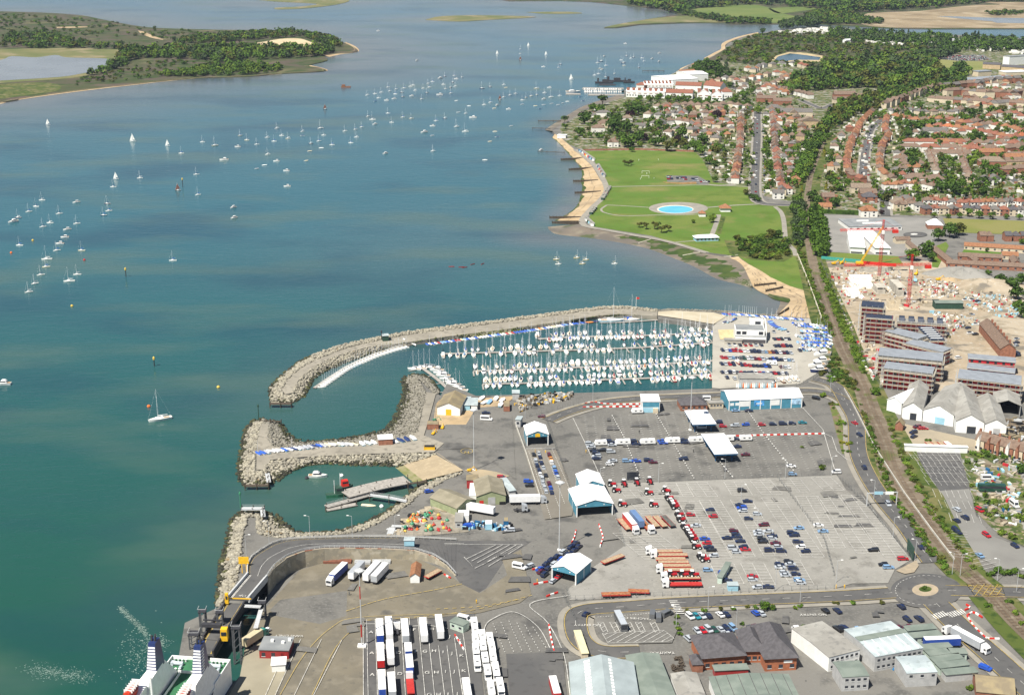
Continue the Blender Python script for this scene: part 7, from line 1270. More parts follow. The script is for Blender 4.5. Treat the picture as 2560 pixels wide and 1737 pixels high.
def scaffold(t,L,dep,h,step=2.1):
 mb=MB();bd=MB();n=max(2,int(L/2.6))
 for i in range(n+1):
  x=-.8+(L+1.6)*i/n
  for y in(-1.6,-.5):mb.box(x-.05,x+.05,y-.05,y+.05,0,h+1)
 for i in range(max(2,int(dep/2.6))+1):
  y=-.5+(dep+1)*i/max(2,int(dep/2.6))
  for x in(L+.5,L+1.5,-1.5):mb.box(x-.05,x+.05,y-.05,y+.05,0,h+1)
 z=2.4
 while z<h+.6:
  bd.box(-1.6,L+1.6,-1.65,-.45,z,z+.1);bd.box(L+.45,L+1.6,-.44,dep+.5,z,z+.1);mb.box(-1.6,L+1.6,-1.72,-1.66,z+1,z+1.08);mb.box(L+1.61,L+1.67,-1.6,dep,z+1,z+1.08);z+=2.6
 s=obj('scaffold',mb,STEEL,t);obj('boards',bd,WOODL,s)
def flats(label,A,B,dep,h,roof='mid',scaf=True,top='red'):
 t=bld('new_flats',label,A,B,dep,h,h+.35,'flat','stone',roof,'flats',zref=h,group='new flats on the building site',oh=.5);L=t['L'];z=.4;k=0
 while z<h-1.5:
  put(t,'red_sheeting',.2,L-.2,z,z+2.05,WM['red'],0,.1);wins(t,max(2,int(L/4)),z+.2,1.4,1.5,1,L-1,m=GLASS,y=-.1,frame_=False)if k%2==1 or not scaf else None
  put(t,'floor_edge',-.1,L+.1,z+2.2,z+2.45,WM['stone'],0,.25);obj('side_sheeting',MB().box(L+.005,L+.1,.2,dep-.2,z,z+2.05),WM['red'],t);z+=2.6;k+=1
 if scaf:scaffold(t,L,dep,h)
 return t
flats('front left block of new flats wrapped in red sheeting and scaffolding',(2211,920),(2329,934),11,11.5);flats('long grey roofed block of flats behind the front left one',(2197,888),(2354,903),14,12)
flats('front right block of new flats with red sheeting',(2396,945),(2550,962),15,10.5);flats('low grey roofed block, upper of two above the front right flats',(2422,897),(2538,907),9,7.5,scaf=False);flats('low grey roofed block, lower of two above the front right flats',(2419,921),(2535,934),9,7.5,scaf=False)
flats('tallest new block with dark solar roofs and a red top floor',(2155,765),(2207,769),11,19,'dark');flats('curved middle block stepping down from the tallest one',(2166,797),(2230,802),10,15,'dark');flats('grey roofed block in the courtyard of the new flats',(2214,828),(2293,848),10,9.5);flats('angled grey roofed block closing the courtyard',(2265,858),(2355,880),10,8.5)
t=flats('rear row of flats with five dark roof pods',(2244,804),(2363,812),7,8.5,'grey');L=t['L']
for i in range(5):obj('roof_pod',MB().taper(L*(i+.15)/5,L*(i+.75)/5,.6,6.5,8.9,10.8,L*(i+.15)/5,L*(i+.75)/5,2,6.5),RM['dark'],t)
t=flats('right wing of the courtyard with a striped dark roof',(2328,850),(2360,850),26,8.5,'dark')
for i in range(6):obj('roof_stripe',MB().box(.3,t['L']-.3,2+i*4.1,2.8+i*4.1,8.9,9.15),WM['white'],t)
for i,(x0,x1,y,d,h,c,lab)in enumerate([(2126,2160,745,16,3,'white','white unfinished walls nearest the tall block'),(2135,2190,722,14,2.6,'white','wide white unfinished slab on the building site'),(2128,2185,702,8,2.4,'white','white unfinished walls at the back of the site'),(2192,2222,735,12,4,'stone','grey concrete frame beside the white slab'),(2243,2266,742,22,6,'stone','tall grey concrete core between the cranes'),(2152,2235,682,4,3.2,'stone','row of grey concrete wall panels at the back of the site'),(2222,2258,775,8,5,'cream','timber shuttered walls beside the second crane')]):
 A_,rz,L=frame(G(x0,y),G(x1,y));o=thing('unfinished_building',lab,'building',(A_.x,A_.y,ZL+.1),rz);mb=MB();n=max(2,int(L/5))
 for k in range(n):mb.box(L*k/n,L*k/n+.3,.3,d-.3,.3,h)
 mb.box(0,L,d-.3,d,.3,h);mb.box(0,L*.7,0,.3,.3,h*.8);obj('walls',mb,WM[c],o);obj('slab',MB().box(-.5,L+.5,-.5,d+.5,-.3,.29),WM[c],o)
 if i in(3,4):obj('upper_slab',MB().box(0,L*.9,.5,d,h+.02,h+.4),WM['stone'],o)
t=bld('site_store','dark green site shed on the building site',(2338,773),(2407,773),7,4,4.8,'gx','dkgreen','green')
def lattice(mb,a,b,w_,n,r=.09):
 a=Vector(a);b=Vector(b);d=(b-a).normalized();u=d.orthogonal().normalized();v=d.cross(u);C=[(u*sx+v*sy)*w_/2 for sx,sy in((1,1),(-1,1),(-1,-1),(1,-1))]
 for c in C:mb.tube(a+c,b+c,r,4)
 for i in range(n):
  p,q=a.lerp(b,i/n),a.lerp(b,(i+1)/n)
  for k in range(4):mb.tube(p+C[k],q+C[(k+1)%4],r*.7,3,cap=False)
def tower_crane(label,base,h,jl,jr,ang):
 t=thing('tower_crane',label,'crane',G(*base),R(ang));m=MB();lattice(m,(0,0,0),(0,0,h),1.7,int(h/2),.13);obj('mast',m,RED,t);m=MB();lattice(m,(1,0,h+1),(-jl,0,h+1),1.3,int(jl/2),.12);obj('jib',m,RED,t)
 m=MB();lattice(m,(0,0,h+1),(jr,0,h+1),1.3,5,.12);m.box(jr-4,jr,-1,1,h-1.6,h+.4);obj('counter_jib',m,RED,t);m=MB();lattice(m,(0,0,h+1.5),(0,0,h+8),1.0,4,.12);m.tube((0,0,h+8),(-jl*.6,0,h+1.8),.07,3);m.tube((0,0,h+8),(jr*.9,0,h+1.8),.07,3);obj('apex',m,RED,t);obj('cab',MB().box(-1.2,.6,-2.2,-.9,h-1.8,h+.4),WM['white'],t)
tower_crane('red tower crane at the back of the site, in front of the white school',(2198,690),33,31,11,4);tower_crane('red tower crane nearer the flats',(2270,764),27,45,13,2)
t=thing('crawler_crane','yellow lattice boomed crane at the back of the site','crane',G(2150,664));m=MB();lattice(m,(0,0,2),(14,-3,30),.9,14,.13);obj('boom',m,YEL,t);obj('body',MB().box(-3,2,-1.5,1.5,1,3),YEL,t);obj('tracks',MB().box(-3,3,-2,-1.2,0,1).box(-3,3,1.2,2,0,1),TYRE,t)
def excavator(x,y,a,lab,c=YEL):
 t=thing('excavator',lab,'excavator',G(x,y),R(a),'machines on the site',.5 if y>1000 else .8);obj('tracks',MB().box(-2,2,-1.5,-.9,0,.9).box(-2,2,.9,1.5,0,.9),TYRE,t);obj('body',MB().box(-2.2,1.2,-1.3,1.3,1,2.2).box(-.2,1.2,-1.2,-.1,2.2,3.2),c,t);obj('boom',MB().tube((1.2,.3,1.8),(4.2,.3,4.6),.3,5).tube((4.2,.3,4.6),(6.2,.3,1.4),.25,5).box(5.7,6.7,-.3,.9,.3,1.4),c,t)
for q in((2435,714,20,'orange excavator digging by the spoil heap',GEL['orange']),(2288,705,80,'blue and yellow excavator right of the second crane',WM['lblue']),(2346,702,10,'yellow dumper in the middle of the site'),(2290,688,60,'yellow digger near the back hoarding'),(2085,662,10,'yellow machine at the hoarding corner'),(2104,660,40,'second yellow machine at the hoarding corner'),(1087,1052,10,'green and yellow tractor plant by the shed fence',GEL['green']),(1084,1086,60,'yellow and black loader by the shed fence'),(1106,1072,80,'small yellow digger by the shed fence'),(1174,1178,10,'yellow generator trailer by the tall mast')):excavator(*q)
for x0,y0,x1,y1,m_,lab in((2053,648,2152,657,mat('green_hoarding',(.05,.3,.25),.8,.1,1),'green hoarding along the back of the building site'),(2150,660,2240,667,RED,'red barrier line along the back of the site')):solo('hoarding',MB().wall([G(x0,y0),G(x1,y1)],ZL,ZL+2.4,.15),m_,lab,'hoarding')
def heap(x,y,r,h,m_,lab):
 v0=MB();n=18;rg=random.Random(x);prof_=[(1,0),(.8,.35),(.5,.75),(.2,1)]
 vs=[(r*k*math.cos(a)*(1+.25*math.sin(3*a+x)),r*.7*k*math.sin(a)*(1+.2*math.cos(2*a+y)),h*z*rg.uniform(.8,1.1))for k,z in prof_ for a in[2*math.pi*i/n for i in range(n)]]+[(0,0,h)]
 v0.add(vs,[(j*n+i,j*n+(i+1)%n,(j+1)*n+(i+1)%n,(j+1)*n+i)for j in range(3)for i in range(n)]+[(3*n+i,3*n+(i+1)%n,4*n)for i in range(n)]);solo('spoil_heap',v0,m_,lab,'heap','spoil heaps').location=G(x,y)
heap(2405,686,24,5,CONC,'grey spoil heap at the top of the site');heap(2465,716,26,5,SITE,'long sandy spoil heap near the dark trees');heap(2375,703,8,2.5,SANDC,'small sand heap in the middle of the site')
def clutter(label,poly,n,mats,size=(.3,1.5),z=ZL,h=(.3,1.6),name='building_materials'):
 mb=MB();r=random.Random(n)
 for x,y in scatter(poly,n,z,n):
  M=Matrix.Translation((x,y,z+.05))@Matrix.Rotation(r.uniform(0,3.1),4,'Z');a,b=r.uniform(*size),r.uniform(*size)*.4;mb.box(-a,a,-b,b,0,r.uniform(*h),r.randrange(len(mats)),M)
 tag(obj(name,mb,mats),label,'materials',kind='stuff')
MX=[WM['white'],WM['stone'],WOODL,SITE,STEEL,WM['cream'],RM['grey'],WM['stone'],BALL,WM['red']]
clutter('stacked materials and rubble round the cranes',[(2075,670),(2140,672),(2245,680),(2330,700),(2345,735),(2290,780),(2150,750),(2110,780),(2085,720)],420,MX);clutter('stacks of materials beside the green site shed',[(2310,700),(2390,705),(2400,745),(2330,745)],170,MX,(.4,1.6));clutter('pallets and cabins in the right of the site',[(2410,730),(2520,735),(2560,780),(2540,800),(2480,790),(2420,770)],200,MX+[WM['lblue'],WM['lblue']]);clutter('materials along the site road',[(2320,780),(2420,790),(2460,810),(2400,820),(2370,850),(2350,800)],150,MX+[WM['lblue']]);clutter('scattered materials beside the railway fence of the site',[(2110,790),(2150,820),(2200,880),(2210,960),(2180,960),(2150,890)],130,MX,(.4,1.8))
clutter('heap of scrap and rubble behind the quay',[(1288,1015),(1310,990),(1360,985),(1440,982),(1420,1000),(1340,1015),(1300,1030)],210,[STEEL,RM['grey'],WM['stone'],TYRE,BALL,YEL],(.3,1.4),name='scrap');clutter('scrap steel and boxes in the railway works',[(2440,1060),(2545,1045),(2600,1070),(2560,1110),(2480,1100)],150,[BALL,RM['brown'],TYRE,STEEL],(.6,3));clutter('bric-a-brac in the yards behind the terraces',[(2430,1160),(2550,1150),(2590,1290),(2520,1320),(2460,1270)],150,MX+[WM['lblue'],WM['blue']],(.5,2));clutter('boxes and gear beside the buoy yard',[(1158,1325),(1170,1305),(1245,1312),(1290,1318),(1288,1328)],60,[WM['blue'],WM['lblue'],STEEL,TYRE],(.4,1.3));clutter('timber and steel lengths round the buoy yard',[(968,1335),(1045,1282),(1085,1262),(1110,1275),(1010,1338)],60,[RM['brown'],TYRE,STEEL,WOODL],(1,4),h=(.2,.5))
r_=random.Random(8)
for i,(x,y)in enumerate(scatter([(1005,1330),(1015,1305),(1040,1280),(1085,1278),(1125,1298),(1130,1330)],46,ZL,77)):
 c=('red','green','yellow','red','orange','green','yellow')[i%7];k=r_.uniform(.7,1.4);t=thing('stored_buoy','%s navigation buoy lying ashore, %s in the buoy yard'%(c,ORD[i]),'buoy',(x,y,ZL+.1),r_.uniform(0,6),'navigation buoys stored ashore');t.rotation_euler.x=r_.choice((0,1.3));t.location.z+=k*.4 if t.rotation_euler.x else 0
 obj('float',MB().lathe([(.3*k,0),(.8*k,.25*k),(.8*k,.8*k),(.35*k,1.15*k)],9),GEL[c],t);obj('mast',MB().lathe([(.2*k,1.15*k),(.15*k,2*k),(.02,2.1*k)],5),GEL[c],t)
def swoosh(lab,A,B,dep,h0,h1,lean):
 P,rz,L=frame(G(*A),G(*B));t=thing('school_hall',lab,'school',(P.x,P.y,ZL+.1),rz,'white school halls');obj('wall',MB().add([(0,0,0),(L,0,0),(L+lean,dep,0),(lean,dep,0),(0,0,h0),(L,0,h0),(L+lean,dep,h1),(lean,dep,h1)],[(0,1,5,4),(1,2,6,5),(2,3,7,6),(3,0,4,7)]),WM['white'],t);obj('roof',MB().add([(-.5,-.8,h0+.05),(L+.5,-.8,h0+.05),(L+lean+.5,dep,h1+.05),(lean-.5,dep,h1+.05),(-.5,-.8,h0+.5),(L+.5,-.8,h0+.5),(L+lean+.5,dep,h1+.5),(lean-.5,dep,h1+.5)],[(4,5,6,7),(0,1,5,4),(1,2,6,5),(3,0,4,7),(2,3,7,6)]),RM['white'],t);wins(t,1,.4,1.2,L*.8,.5,L-.4)
swoosh('left of two white school halls with sweeping roofs',(2125,634),(2161,636),38,5,10,-3);swoosh('right of two white school halls with sweeping roofs',(2187,636),(2224,637),38,5,10,-9)
t=bld('school','low flat roofed school with white walls above the two halls',(2122,577),(2254,575),30,3.2,3.5,'flat','white','felt');wins(t,8,1,1.2,2)
obj('roof_light',MB().box(14,30,8,10,3.5,4.6).box(12,22,18,19.5,3.5,4.5),WM['white'],t)
t=bld('school','white tent roofed hall beside the playing field',(2319,573),(2357,574),11,3.5,8,'hip','brick','white');bld('school','brown roofed school wing beside the round playground',(2240,610),(2276,609),7,3,5,'gx','cream','btile');bld('school','slanting brown roofed wing by the trees',(2292,641),(2305,641),32,3,5.5,'gy','cream','btile')
struct('playground',MB().sheet(px(ell(2288,588,30,6.5)),ZL+.6),ASPH_D);struct('playground_spot',MB().sheet(px(ell(2285,587.5,9,2)),ZL+.64),LINEW)
BG='brown roofed bungalow terraces'
for A,B,d,st,rf,lab in(((2410,624),(2600,636),8,'gx','tile','long orange roofed terrace at the top of the bungalows'),((2396,650),(2505,655),7,'gx','btile','middle brown roofed bungalow terrace'),((2366,668),(2600,680),7,'gx','btile','lower brown roofed bungalow terrace'),((2368,664),(2388,664),42,'gy','btile','end terrace running away on the left of the bungalows'),((2437,664),(2455,664),20,'gy','btile','short cross terrace between the bungalow lawns'),((2505,648),(2545,650),9,'gx','tile','taller brick block among the bungalows'),((2530,668),(2552,669),18,'gy','btile','short cross terrace at the right of the bungalows')):
 t=bld('bungalow_terrace',lab,A,B,d,2.8,5,st,'brick' if rf=='btile' else 'cream',rf,'bungalows',group=BG);wins(t,max(2,int(t['L']/5)),.9,1.2,1.4)
ground('bungalow_lawn',[(2400,640),(2410,626),(2510,634),(2500,640)],GRASS);ground('bungalow_lawn',[(2410,660),(2440,657),(2530,662),(2525,668)],GRASS)
for i,x in enumerate((2450,2468,2513,2535,2553)):bld('house','brick house with %s roof, %s from left above the bungalows'%('brown' if i<2 else 'grey',ORD[i]),(x,604),(x+16,604),8,4.6,7.4,'hip' if i%2 else 'gx','brick','btile' if i<2 else 'slate','house',group='brick houses above the bungalows')
t=bld('terrace','long brown roofed terrace running away beside the site',(2499,893),(2538,894),52,5,8.5,'gy','brick','btile')
for i in range(7):obj('chimney',MB().box(t['L']/2+1,t['L']/2+2,3+i*7,4.5+i*7,7.5,9.8),BRICKM,t)
for i in range(6):
 x=2436+i*24;t=bld('house','gabled brick house with grey roof, %s from left in the terrace below the works'%ORD[i],(x,1122+i*6.5),(x+22,1127+i*6.5),9,5,8,'gx','brick' if i%2 else 'cream','btile','house',group='gabled terrace below the works');obj('bay_gable',MB().gable(1,t['L']*.6,-1.5,4,4.9,7.4,axis='y').box(1,t['L']*.6,-1.4,0,0,4.85),WALLS['white']if i%3==0 else BRICKM,t);wins(t,2,1,1.3,1,.6,4,y=-1.42);obj('chimney',MB().box(.2,1.2,4,5,7,9.4),BRICKM,t)
t=bld('pavilion','white roofed pavilion near the beach path',(1740,604),(1796,602),8,2.8,4.6,'hip','lblue','white',oh=.8);wins(t,6,.8,1.3,1.4)
bld('kiosk','orange roofed white cafe right of the paddling pool',(1802,530),(1826,530),8,3.2,6.6,'hip','white','tile',oh=1);bld('kiosk','small white kiosk with orange roof below the paddling pool',(1748,542),(1764,542),5,2.8,5,'hip','white','tile',oh=.6);bld('kiosk','white boat house at the head of the beach',(1393,345),(1414,346),7,3,3.4,'flat','white','white')
HUTC=[WM['blue'],WM['white'],RED,WM['lblue'],YEL,WM['dkgreen'],WM['grey'],WM['brick']];NHUT=0
for pts,n,cs,w in(([(1450,378),(1484,402)],13,(0,3,0,1,6,2,4,1,2),'in the far rank'),([(1495,416),(1511,442)],9,(6,0,6,2,6,7),'in the second rank'),([(1524,472),(1507,500)],9,(6,5,6,5,2),'in the dark rank'),([(1488,524),(1478,536)],4,(5,),'in the green rank'),([(1466,550),(1482,565)],6,(6,1,5,3),'in the near rank')):
 for i,p in enumerate(resample([G(*q)for q in pts],n)):
  t=thing('beach_hut','%s beach hut, %s from the far end %s'%(('blue','white','red','pale blue','yellow','dark green','grey','brown')[cs[i%len(cs)]],ORD[i],w),'beach hut',p,R(60),'beach huts along the promenade');obj('wall',bm(('bh',),lambda:MB().box(-1.2,1.2,-1.4,1.4,0,2.2).mesh('wall',TYRE)),HUTC[cs[i%len(cs)]],t);obj('roof',bm(('bhr',),lambda:MB().gable(-1.35,1.35,-1.6,1.6,2.21,3.1,axis='x').mesh('roof',TYRE)),RM['grey'],t)
WOODD=mat('old_timber',(.07,.055,.04),.9,.25,1);PALEW=mat('pale_concrete',(.5,.46,.36),.9,.15,.6)
for i,(a,b,c,d,m_,h)in enumerate([(1402,399,1458,396,0,1.2),(1422,424,1482,420,0,1.2),(1433,453,1495,452,0,1.2),(1437,482,1502,480,0,1.2),(1374,544,1452,545,0,1.4),(1380,557,1450,558,0,1.4),(1597,609,1631,599,1,1),(1707,640,1749,633,1,1),(1775,649,1845,640,1,1.1),(1886,715,1940,711,0,1.6),(1914,729,1957,721,0,1.6),(1943,789,1972,770,0,.8)]):
 A_=G(a,b,.6);B_=G(c,d,1.6);t=thing('groyne','%s groyne, %s counted from the far end of the shore'%(('dark timber','pale concrete')[m_],ORD[i]),'groyne',A_,0,'groynes on the beach');D_=B_-A_;n=Vector((-D_.y,D_.x,0)).normalized()*.35
 obj('wall',MB().add([-n-Vector((0,0,1.5)),n-Vector((0,0,1.5)),n+Vector((0,0,h*.7)),-n+Vector((0,0,h*.7)),D_-n-Vector((0,0,1.5)),D_+n-Vector((0,0,1.5)),D_+n+Vector((0,0,h)),D_-n+Vector((0,0,h))],[(3,2,6,7),(0,3,7,4),(2,1,5,6),(1,0,4,5),(0,1,2,3),(5,4,7,6)]),(WOODD,PALEW)[m_],t)
 if m_==0:
  for k in range(10):obj('post',bm(('gp',h),lambda:MB().box(-.2,.2,-.12,.12,-1.5,h+.6).mesh('post',WOODD)),WOODD,t).location=(D_.x*k/9,D_.y*k/9-.48,0)
def jetty(pts,wd,z,lab,deck=WOODD,piles=True,rails=False):
 P=[G(p[0],p[1],z)for p in pts];o=P[0];L=[p-o for p in P];t=thing('jetty',lab,'jetty',o);mb=MB()
 for a,b in zip(L,L[1:]):d=b-a;n=Vector((-d.y,d.x,0)).normalized()*wd/2;mb.prism([a-n,b-n,b+n,a+n],-.35,0)
 obj('deck',mb,deck,t);Q=resample(L,max(3,int((L[-1]-L[0]).length/6)));pm=MB()
 for q in Q:
  for s in(-1,1):pm.tube(q+Vector((0,s*wd*.4,-z-2)),q+Vector((0,s*wd*.4,.9)),.2,5)
 obj('piles',pm,WOODD,t)
 if rails:rm=MB();[rm.tube(a+Vector((0,s*wd*.5,h_)),b+Vector((0,s*wd*.5,h_)),.05,4)for a,b in zip(L,L[1:])for s in(-1,1)for h_ in(.5,1.0)];obj('rails',rm,STEEL,t)
jetty([(1346,302),(1402,302)],4,1.8,'timber jetty by the cedar with white boats at its end');jetty([(1331,320),(1375,321)],2,1.8,'thin timber jetty below the cedar jetty');jetty([(1345,378),(1412,381)],1.6,1.5,'thin jetty with one motor boat at its end');jetty([(1607,177),(1660,177)],4,2,'old pier beyond the white flats')
FW='white waterfront flats with red roofs'
def quay_flats(A,B,d,h,hr,lab,n,style='gx'):
 t=bld('waterfront_flats',lab,A,B,d,h,hr,style,'white','white' if n else 'rtile','flats',group=FW);L=t['L']
 for i in range(n):obj('red_dormer_roof',MB().taper(L*(i+.2)/n,L*(i+.75)/n,-.3,d*.5,h-2.5,hr+1,L*(i+.0)/n,L*(i+.5)/n,d*.2,d*.5),RM['rtile'],t)
 wins(t,max(4,n*2),2,1.6,2,1,None,frame_=False);return t
quay_flats((1565,243),(1662,246),16,8,11.5,'left front range of white flats with slanting red dormers',7);quay_flats((1664,246),(1731,248),15,7.5,12,'middle front range of white flats with broad red roofs',0);quay_flats((1742,250),(1776,251),14,8,14,'first pair of tall white gables with red roofs',2,'gy');quay_flats((1778,252),(1806,253),14,8,14,'second pair of tall white gables with red roofs',2,'gy');quay_flats((1805,247),(1830,247),16,9,15,'red hipped end block of the white flats',0,'hip')
quay_flats((1610,226),(1682,226),14,8,12,'left rear range of white flats with red stripes',8);quay_flats((1688,228),(1752,230),16,8,12.5,'right rear range of white flats with red roofs',0);quay_flats((1758,228),(1800,232),16,8,14,'rear red roofed block behind the tall gables',0);quay_flats((1592,226),(1618,226),14,7,11,'red hipped block by the quay marina',0,'hip')
bld('boat_hall','huge white roofed boat hall behind the white flats',(1672,216),(1745,212),55,9,11,'gx','white','white');bld('boat_hall','second white roofed hall stepping up behind',(1722,204),(1770,202),45,10,12,'gx','white','white');bld('house','orange roofed tower house beside the dark pines',(1730,179),(1748,179),12,10,14,'hip','cream','tile','house');bld('house','long cream house on the shore below the pines',(1702,193),(1740,190),12,7,10,'gx','cream','tile','house')
for x0,x1,y,lab in((1414,1452,234,'low concrete pier end of the far marina'),(1470,1562,236,'long concrete pier wall of the far marina'),(1455,1560,220,'back pier wall of the far marina'),(1497,1540,211,'dark barge quay beyond the far marina')):solo('pier',MB().prism([G(x0,y,2),G(x1,y,2),G(x1-2,y-2,2),G(x0+3,y-3,2)],-1,.9),PONT if y!=211 else PILE,lab,'pier')
for i in range(34):x=1462+(i%17)*5.6+rnd.uniform(-1,1);y=226+(i//17)*6;motor(G(x,y,0),R(95)+rnd.uniform(-.1,.1),rnd.choice((7,9)),'white','white motor boat, %s from left, %s row of the far marina'%(ORD[i%17],('back','front')[i//17]),'boats in the far marina')
motor(G(1433,233,0),R(10),22,'white','large white motor yacht at the end of the far marina',None)
for i,(x,y,L)in enumerate([(1510,209,26),(1540,205,34),(1572,208,16)]):solo('barge',MB().taper(-L/2,L/2,-4,4,-.5,2.4,-L/2-1,L/2+1,-4.4,4.4).box(-L*.1,L*.2,-2,2,2.4,6).box(-L*.4,-L*.3,-1,1,2.4,8),PILE,'dark barge, %s from left beyond the far marina'%ORD[i],'barge','dark barges').location=G(x,y,0)
for A,B,d,h,hr,st,wl,rf,lab in(((2388,211),(2535,202),26,5,7,'gx','cream','lb','long pale blue roofed sports hall'),((2445,192),(2478,190),14,7,8,'flat','cream','lb','square blue roofed block behind the sports hall'),((2515,190),(2572,188),20,5,6,'flat','cream','white','white flat roofed hall at the right edge'),((2522,164),(2580,160),14,14,14.5,'flat','white','felt','pale four storey slab block at the right edge'),((2456,172),(2500,174),14,7,10,'gx','buff','slate','dark roofed brown block right of the football field'),((2502,178),(2560,182),14,7,10,'gx','buff','slate','second dark roofed brown block right of the football field'),((2288,104),(2330,107),20,6,7,'flat','white','white','long white hall among trees by the inlet'),((2384,112),(2398,112),12,9,10,'flat','white','white','white house among trees near the inlet'),((2115,108),(2132,107),10,5,7,'gx','white','white','white holiday hall on the common')):
 bld('hall',lab,A,B,d,h,hr,st,wl,'mid' if rf=='lb' else rf,'building')
bld('container','long pale yellow container beside the coach stand road',(1455,1650),(1470,1649),16,2.7,2.9,'flat','cream','cream2','container')
for x0,x1,y,c,lab in((808,878,1410,RM['rtile'],'orange steel lengths stacked at the foot of the ramp wall'),(886,926,1412,STEEL,'grey steel frames stacked at the foot of the ramp wall'),(930,976,1411,STEEL,'second stack of grey frames at the foot of the ramp wall')):
 A_,rz,L=frame(G(x0,y),G(x1,y));o=MB();[o.box(0,L,k*.9,k*.9+.5,.1+.35*j,.4+.35*j)for k in range(3)for j in range(3)];tag(obj('steel_stack',o,c),lab,'steel stack','stacked steel by the ramp wall').location=(A_.x,A_.y,ZL+.2)
for i,(x,y)in enumerate(scatter([(1672,1650),(1700,1646),(1712,1682),(1682,1686)],14,ZL,15)):
 t=thing('picnic_table','dark picnic table, %s among the tables by the grey warehouse'%ORD[i],'table',(x,y,ZL+.2),i,'picnic tables');obj('top',bm(('pt',),lambda:MB().box(-.9,.9,-.4,.4,.7,.78).mesh('top',WOODD)),WOODD,t);obj('bench',bm(('pb',),lambda:MB().box(-.9,.9,-.85,-.6,.4,.46).box(-.9,.9,.6,.85,.4,.46).box(-.6,-.5,-.7,.7,0,.4).box(.5,.6,-.7,.7,0,.4).mesh('bench',WOODD)),WOODD,t)
#   RAMP, LINKSPAN, FERRY, CLUBHOUSE, MASTS, FENCES
RN=[(1141,1350,.08),(1010,1343,2.2),(885,1342,4),(810,1344,5.2),(747,1346,6),(710,1350,6.3),(680,1360,6.6),(655,1375,6.8),(630,1392,7),(620,1412,7),(620,1436,7)]
RS_=[(1140,1440,.08),(1117,1414,1.0),(1085,1393,2.2),(1037,1378,3.4),(960,1374,4.4),(860,1372,5.4),(810,1373,6),(760,1380,6.4),(715,1397,6.8),(685,1420,7),(668,1443,7)]
def rail3(L):return[G(x,y,ZL+h)for x,y,h in L]
N_=48;A_=resample(rail3(RN),N_);B_=resample(rail3(RS_),N_)
mb=MB();mb.add(A_+B_,[(i,i+N_,i+1+N_,i+1)for i in range(N_-1)]);struct('ramp_road',mb,ASPH_D)
def sidewall(P,th,up,base=0.0):
 mb=MB();n=len(P)
 Q=[]
 for i in range(n):
  d=P[min(i+1,n-1)]-P[max(i-1,0)];k=Vector((-d.y,d.x,0)).normalized()*th;Q.append(P[i]+k)
 vs=[(p.x,p.y,base)for p in P]+[(p.x,p.y,p.z+up)for p in P]+[(q.x,q.y,q.z+up)for q in Q]+[(q.x,q.y,base)for q in Q]
 return mb.add(vs,[(i+k*n,i+1+k*n,i+1+(k+1)%4*n,i+(k+1)%4*n)for k in range(4)for i in range(n-1)]+[(0,n,2*n,3*n),(n-1,4*n-1,3*n-1,2*n-1)])
t=thing('ramp_wall','curved concrete retaining wall below the ferry ramp','wall');obj('wall',sidewall(B_,.5,.5),mixmat('panel_concrete',[((.34,.3,.22),1,0,1),((.27,.245,.19),.35,.45,.55),((.4,.36,.28),.3,.55,.6)],.95),t)
obj('coping',MB().strip(B_[2:],.8,0).add([],[]),REDM,t)if 0 else None
cap=sidewall([p+Vector((0,0,.51))for p in B_[6:40]],.5,.25);cap.v=[(x,y,max(z,0))for x,y,z in cap.v]
n_=34;cap.v=[(v[0],v[1],B_[6+(i%n_)].z+(.51 if i<n_ or i>=3*n_ else .76))for i,v in enumerate(cap.v)];obj('coping',cap,mixmat('rusty_coping',[((.36,.31,.24),1,0,1),((.25,.09,.05),.3,.5,.56)],.9),t)
t=thing('ramp_wall','outer kerb wall along the seaward side of the ferry ramp','wall');obj('wall',sidewall(A_,-.5,.5),KERB,t)
def guard(P,lab,h=1.0):
 t=thing('guard_rail',lab,'railing');mb=MB()
 for a,b in zip(P,P[1:]):
  for z in(h,h*.55):mb.tube(a+Vector((0,0,z)),b+Vector((0,0,z)),.08,4)
 obj('rails',mb,STEEL,t);mb=MB();[mb.box(p.x-.06,p.x+.06,p.y-.06,p.y+.06,p.z-.3,p.z+h)for p in P];obj('posts',mb,STEEL,t)
guard([p+Vector((0,.3,.7))for p in B_],'steel railing on top of the curved ramp wall');guard([p+Vector((0,-.6,.3))for p in A_],'crash rail along the outer side of the ramp')
mk=MB();C_=[a.lerp(b,.5)for a,b in zip(A_,B_)]
for P,w_,dash in((C_,.15,0),([a.lerp(b,.08)for a,b in zip(A_,B_)],.15,1),([a.lerp(b,.9)for a,b in zip(A_,B_)],.15,1)):
 for i in range(11,N_-1):
  for f0,f1 in(((0,1),)if not dash else((0,.35),(.5,.85))):
   p,q=P[i].lerp(P[i+1],f0),P[i].lerp(P[i+1],f1);d=(q-p);k=Vector((-d.y,d.x,0)).normalized()*w_/2;z_=Vector((0,0,.03));mk.add([p+k+z_,p-k+z_,q-k+z_,q+k+z_],[(0,1,2,3)],dash)
struct('ramp_markings',mk,[LINEW,LINEY])
